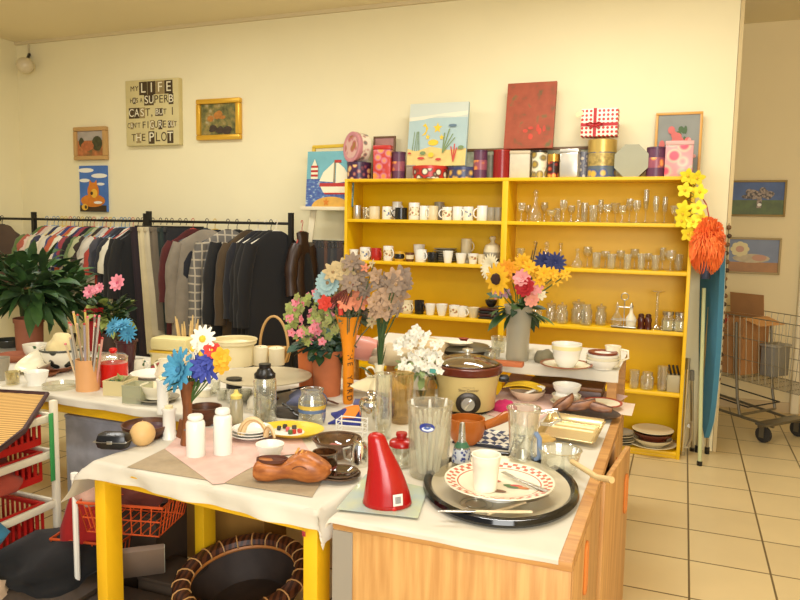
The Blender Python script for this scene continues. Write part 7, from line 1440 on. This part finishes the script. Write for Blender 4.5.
# ---------------------------------------------------------------- the big tray in front
def bigtray():
    p = PZ(500, 489, ZC); k = mpp(p); a = 77*k
    t = thing('serving_tray', 'large oval silver tray with a thick glossy black rim', 'tray', (p.x, p.y, ZC), math.atan2(-p.x, p.y)); OV = 1.28; part('rim', M().lathe([(a*.86, .004), (a*.9, 0), (a*.97, .003), (a*1.0, .014), (a*.985, .026), (a*.94, .030), (a*.9, .024), (a*.86, .012), (a*.86, .004)], 64, sy=OV), mat('black_lacquer', (14, 13, 14), .12), t)
    part('plate_surface', M().lathe([(0, .006), (a*.72, .006), (a*.78, .014), (a*.89, .020), (a*.885, .012), (a*.78, .008), (a*.7, .003), (0, .003)], 64, sy=OV), mat('tray_silver', (210, 200, 172), .35, .35, var=.06, scale=3), t)
    part('centre_ring', M().tube([(a*.2*math.cos(s)-a*.28, a*.2*math.sin(s)-a*.62, .0068) for s in [i*2*PI/30 for i in range(30)]], .0012, 5, closed=True).tube([(a*.13*math.cos(s)-a*.28, a*.13*math.sin(s)-a*.62, .0068) for s in [i*2*PI/30 for i in range(30)]], .001, 5, closed=True), STEEL, t)
    zb = ZC+.0065
    q = PZ(499, 484, ZC+.045); r = 54*k*.98
    bowl('white soup bowl under the checker-rimmed plate on the big tray', q.x, q.y, zb, .075, .030, WHITE, foot=.8)
    pz_ = zb+.020
    pm = bpy.data.materials.new('checker_rim'); pm.use_nodes = True; nt = pm.node_tree; b_ = nt.nodes['Principled BSDF']; b_.inputs['Roughness'].default_value = .2
    tc = nt.nodes.new('ShaderNodeTexCoord'); sp = nt.nodes.new('ShaderNodeSeparateXYZ'); nt.links.new(tc.outputs['Object'], sp.inputs[0])
    def mth(op, a_, b2=None):
        n_ = nt.nodes.new('ShaderNodeMath'); n_.operation = op
        for i_, v in enumerate((a_, b2)):
            if v is None: continue
            if isinstance(v, (int, float)): n_.inputs[i_].default_value = v
            else: nt.links.new(v, n_.inputs[i_])
        return n_.outputs[0]
    an = mth('ARCTAN2', sp.outputs['Y'], sp.outputs['X']); rad = mth('SQRT', mth('ADD', mth('MULTIPLY', sp.outputs['X'], sp.outputs['X']), mth('MULTIPLY', sp.outputs['Y'], sp.outputs['Y'])))
    cell = mth('FLOOR', mth('MULTIPLY', an, 62/(2*PI))); rc = mth('FLOOR', mth('MULTIPLY', rad, 1/(r*.08))); ch = mth('MODULO', mth('ABSOLUTE', mth('ADD', cell, rc)), 2)
    inb = mth('MULTIPLY', mth('GREATER_THAN', rad, r*.80), mth('LESS_THAN', rad, r*.96)); ln = mth('MULTIPLY', mth('GREATER_THAN', rad, r*.74), mth('LESS_THAN', rad, r*.765)); msk = mth('MAXIMUM', mth('MULTIPLY', ch, inb), ln)
    mx = nt.nodes.new('ShaderNodeMixRGB'); mx.inputs[1].default_value = lin((234, 228, 204)); mx.inputs[2].default_value = lin((196, 108, 88)); nt.links.new(msk, mx.inputs['Fac']); nt.links.new(mx.outputs[0], b_.inputs['Base Color'])
    pt = thing('dinner_plate', 'dinner plate with a red checkered rim and painted food, on the big tray', 'plate', (q.x, q.y, pz_+.012)); part('body', M().lathe([(0, 0), (r*.55, 0), (r*.68, .006), (r, .020), (r*.995, .023), (r*.68, .0105), (r*.55, .006), (0, .006)], 56), pm, pt)
    food = [mat('food_green', (70, 110, 60), .5), mat('food_red', (196, 70, 60), .5), mat('food_orange', (196, 120, 60), .5), mat('food_brown', (120, 80, 50), .5)]; fm = M()
    for i, (dx, dy, rx_, ry_) in enumerate(((.035, .0, .022, .012), (.055, .004, .02, .012), (.075, -.005, .022, .01), (.01, -.06, .028, .012), (.045, -.012, .02, .008), (-.01, .02, .012, .006))): fm.lathe([(0, .0068+.0004*i), (1, .0065+.0004*i)], 14, (dx, dy, 0), i % 4, Matrix.Diagonal((rx_, ry_, 1, 1)))
    part('painted_food', fm, food, pt, smooth=False)
    # foam cup on the plate
    cx_, cy_, cr, chh, crt = fit(485, 493, 450, 23, pz_+.019, 29)
    cu = thing('foam_cup', 'white foam cup standing on the checker-rimmed plate', 'cup', (cx_, cy_, pz_+.019)); part('body', M().lathe(shell([(cr, 0), (cr*1.03, chh*.1), (crt*.93, chh*.72), (crt*.97, chh*.74), (crt, chh)], .003, .004), 32), mat('foam_white', (238, 232, 214), .6), cu); part('rim', M().tube([(crt*math.cos(s), crt*math.sin(s), chh) for s in [i*2*PI/32 for i in range(32)]], .0025, 6, closed=True), mat('foam_white', (238, 232, 214)), cu)
    def fork(label, A, B, name, m, hm):
        d = B-A; t_ = thing(name, label, 'cutlery', A); L = d.length; dn = d/L; s = dn.cross(Vector((0, 0, 1))).normalized()
        part('handle', M().tube([d*.0, d*.15, d*.6], [.007, .008, .006], 8, flat=.6), hm, t_)
        if name == 'fork':
            mm = M().tube([d*.58, d*.72, d*.76], [.0035, .009, .010], 8, flat=.25)
            for j in range(4): mm.tube([d*.75+s*(j-1.5)*.0052, d+s*(j-1.5)*.0052+Vector((0, 0, .004))], .0014, 5)
            part('tines', mm, m, t_)
        else: part('blade', M().tube([d*.58, d*.75, d], [.005, .011, .006], 8, flat=.25), m, t_)
    fork('silver fork lying across the checker-rimmed plate', PZ(548, 492, pz_+.032), PZ(503, 473, pz_+.026), 'fork', STEEL, STEEL)
    wh_ = mat('bone_handle', (226, 208, 170), .4, var=.15, scale=60)
    fork('knife with a bone handle lying along the near side of the big tray', PZ(532, 512, ZC+.030), PZ(438, 511, ZC+.032), 'knife', STEEL, wh_); fork('second knife angled up from the near side of the big tray', PZ(488, 514, ZC+.026), PZ(548, 495, ZC+.024), 'knife', STEEL, wh_)
bigtray()
# ---------------------------------------------------------------- raised table
ZR = RT+.0045
x, y, r, h, rt = fit(517, 362, 304, 23, ZR, 29); t = thing('frosted_vase', 'tall frosted glass vase holding the sunflower bouquet', 'vase', (x, y, ZR)); part('body', M().lathe(shell([(r*.95, 0), (r, .01), (r*1.0, h*.4), (rt*.92, h*.85), (rt, h)], .005, .02), 32), glass('frosted_vase_glass', (226, 222, 206), .25, (.04, .3), haze=.5, body=(232, 228, 212)), t); part('rim', M().tube([(rt*math.cos(a), rt*math.sin(a), h) for a in [i*2*PI/32 for i in range(32)]], .004, 6, closed=True), glass('frosted_vase_glass'), t)
def sun():
    t = thing('sunflower_bouquet', 'mixed bouquet of sunflower, white chrysanthemum, blue, pink and red flowers', 'flowers', (x, y, ZR+h*.7)); R = random.Random(31); y0 = y-.03
    yp_ = mat('sunflower_yellow', (232, 178, 30), .7); bk = mat('sunflower_disc', (50, 28, 24), .9, bump=.5, scale=90); wc = mat('chrysanthemum_cream', (230, 220, 186), .7); bl_ = mat('ink_blue_petal', (40, 50, 104), .7); pk = mat('rose_pink_petal', (224, 150, 150), .7); rd_ = mat('crimson_petal', (170, 24, 34), .7); og_ = mat('orange_yellow_petal', (226, 154, 30), .7)
    fl = [(491, 267, .072, 20, wc, wc, 4, .26), (497, 279, .085, 13, yp_, bk, 1, .34), (508, 268, .05, 10, og_, og_, 2, .4), (523, 262, .05, 10, yp_, og_, 2, .4), (515, 275, .045, 9, og_, bk, 2, .4), (545, 262, .06, 14, bl_, bl_, 3, .3), (555, 263, .06, 14, bl_, bl_, 3, .3), (522, 278, .05, 8, pk, pk, 3, .7), (525, 287, .055, 9, rd_, rd_, 3, .7), (535, 287, .045, 8, pk, pk, 3, .7), (532, 300, .042, 8, mat('salmon_rose', (226, 150, 126), .7), pk, 3, .7), (498, 292, .045, 8, pk, pk, 3, .6), (506, 293, .03, 6, mat('lilac_petal', (176, 136, 150), .7), pk, 2, .6), (541, 295, .03, 6, wc, wc, 2, .6), (534, 271, .045, 8, yp_, og_, 2, .4), (544, 273, .045, 8, yp_, og_, 2, .4), (553, 274, .04, 8, yp_, og_, 2, .4), (560, 272, .035, 7, yp_, og_, 1, .4), (566, 275, .03, 6, yp_, og_, 1, .4), (540, 280, .04, 8, yp_, og_, 2, .4), (529, 267, .04, 8, yp_, og_, 2, .4), (557, 281, .03, 6, yp_, og_, 1, .4)]
    st = M()
    for px, py, rr, n, m, cm, ly, wd_ in fl:
        p = PY(px, py, y0-(.17 if m is yp_ and cm is bk else .05)+R.uniform(-.06, .04))-t.location; fwd = (R.uniform(-.4, .4)+(px-522)*.012, -1, R.uniform(-.1, .5))
        part('flower', flower_mesh(M(), p, rr*.98, n, fwd, wd=wd_, layers=ly, cr=.36 if cm is bk else .15, cup=.12 if ly == 1 else .3, wide=.55), [m, cm], t); st.tube([(0, 0, -.12), Vector((p.x*.3, p.y*.3, p.z*.5)), p+Vector((0, .02, 0))], .003, 5)
    part('stems', st, STEM, t); part('leaves', foliage(M(), (0, 0, .08), 46, .14, .10, .045, 37, 1.1, -.6, .6, (.2, .8), 2), [DGREEN, GREEN], t, ang=3)
    sp_ = M()
    for a, b in ((537, 242), (533, 250), (541, 249)): p = PY(a, b, y0)-t.location; sp_.tube([(0, 0, .0), Vector((p.x*.6, p.y*.6, p.z*.6)), p], [.004, .004, .002], 5)
    part('bare_twigs', sp_, mat('dark_twig', (56, 56, 36), .8), t)
sun()
p = PZ(509, 366, ZR); t = thing('terracotta_tile', 'flat terracotta tile on the raised table in front of the frosted vase', 'tile', (p.x-.03, p.y-.0, ZR), .05); part('slab', M().box((0, 0, .012), (.20, .06, .022), bev=.003), TERRA, t)
x, y, r, h, rt = fit(566, 368, 341, 17, ZR+.01, 30); plate('cream plate with a brown edge under the big white cup', x, y, ZR+.003, .125, CREAM, .02, rim=mat('brown_edge', (150, 90, 60), .3)); t = thing('planter_cup', 'big white ribbed cup with a pale yellow band on the raised table', 'cup', (x, y, ZR+.0105)); h2 = h
part('body', M().lathe(shell([(r*.95, 0), (r*1.05, .008), (rt*.74, h2*.2), (rt*.88, h2*.42), (rt*.93, h2*.66), (rt*.98, h2*.7), (rt, h2)], .005, .01), 36), WHITE, t); part('yellow_band', M().lathe([(rt*1.004, h2*.76), (rt*1.004, h2*.92)], 36), mat('pale_yellow_band', (232, 220, 160), .3), t)
x, y, r, h, rt = fit(602, 371, 357, 30, ZR, 34)
for k in range(3): bowl(f'white soup bowl, {ORD[k]} from the bottom of the stack at the raised table corner', x, y, ZR+k*.014, rt*(1-.02*k), .045, WHITE if k != 1 else CREAM, foot=.6, group='stacked soup bowls on the raised table')
t = thing('coaster', 'dark red-brown wooden coaster ring lying in the top soup bowl', 'coaster', (x, y, ZR+.064)); part('ring', M().lathe([(rt*.5, .006), (rt*.86, .010), (rt*.86, .020), (rt*.5, .016), (rt*.5, .006)], 28), mat('mahogany', (120, 50, 24), .4), t); part('centre', M().lathe([(0, .008), (rt*.5, .008), (rt*.5, .014), (0, .014)], 24), WHITE, t)
x, y, r, h, rt = fit(622, 384, 358, 13, RT-.03, 14); t = thing('milk_jug', 'small white jug with a loop handle at the corner of the raised table', 'jug', (-.300, 3.66, ZR)); part('body', M().lathe(shell([(.032, 0), (.042, .03), (.036, .09), (.04, .105)], .003, .006), 24), CREAM, t); part('handle', M().tube([(.036, 0, .09), (.072, -.005, .085), (.075, -.005, .05), (.04, 0, .03)], .006, 8), CREAM, t)
x, y, r, h, rt = fit(552, 366, 354, 10, ZR, 14); lump('small grey pebble-like cloth beside the big white cup', 'cloth_bundle', x-.05, y+.05, ZR, (.05, .04, .045), (128, 120, 92), 81, None); lump('crumpled cream paper between the vase and the big cup', 'paper', PZ(533, 360, ZR).x, PZ(533, 360, ZR).y+.05, ZR, (.05, .05, .035), (226, 216, 190), 82, None)
# dark frying pans, glass bowls, pink jug and fabrics at the left of the raised table
x, y, r, h, rt = fit(462, 362, 346, 48, ZR, 60); t = thing('frying_pan', 'dark lidded frying pan behind the slow cooker', 'pan', (x, y+.02, ZR)); part('body', M().lathe(shell([(r*.85, 0), (r, .01), (rt, .05)], .004, .005), 36), mat('pan_black', (36, 32, 28), .4), t); part('lid', M().lathe([(rt*1.01, .05), (rt*.9, .062), (rt*.3, .075), (0, .076)], 36), mat('pan_lid_grey', (92, 86, 66), .35, var=.2, scale=10), t); part('knob', M().lathe([(.02, .075), (.018, .09), (.028, .10), (0, .104)], 16), mat('pan_knob_red', (140, 50, 36), .4), t)
tag(obj('serving_spoon', M().lathe(shell([(.03, 0), (.05, .014)], .003, .003), 24, sx=1.5).tube([(-.07, 0, .012), (-.16, 0, .02)], .007, 8), CREAM, loc=(x-.0, y-.07, ZR+.078), rot=(0, 0, .2)), 'cream serving spoon resting on the dark frying pan lid', 'spoon')
for i, (px, yb, yt, w) in enumerate(((490, 362, 346, 22), (497, 354, 336, 16))):
    x, y, r, h, rt = fit(px, yb, yt, w, ZR); gware('tumbler', ['wide clear glass bowl between the frying pan and the frosted vase', 'clear jar with a dark band behind the wide glass bowl'][i], x, y+.03*i, ZR, r, h, m=None if i == 0 else glass('lid_glass'))
p = PZ(357, 366, ZR-.1); t = thing('pink_jug', 'pink ceramic jug lying on its side behind the orange vase', 'jug', (PZ(356, 362, ZR).x, PZ(356, 362, ZR).y+.06, ZR+.062), rot=(PI/2-.2, 0, -.9)); part('body', M().lathe(shell([(.05, -.09), (.062, -.03), (.060, .04), (.045, .09)], .005, .01), 24), mat('pink_glaze', (222, 150, 136), .35), t); part('mouth', M().lathe([(0, .06), (.042, .075)], 24), mat('jug_inside', (130, 110, 100), .6), t)
lump('cream fabric heaped behind the small ring-handled vase', 'cloth_bundle', PZ(388, 366, ZR).x, PZ(388, 366, ZR).y+.08, ZR, (.14, .10, .06), (214, 196, 160), 83, None)
lump('pale brown quilt piece behind the tall glass vases', 'cloth_bundle', PZ(405, 362, ZR).x+.05, PZ(405, 362, ZR).y+.16, ZR, (.14, .1, .07), (196, 172, 130), 84, None)
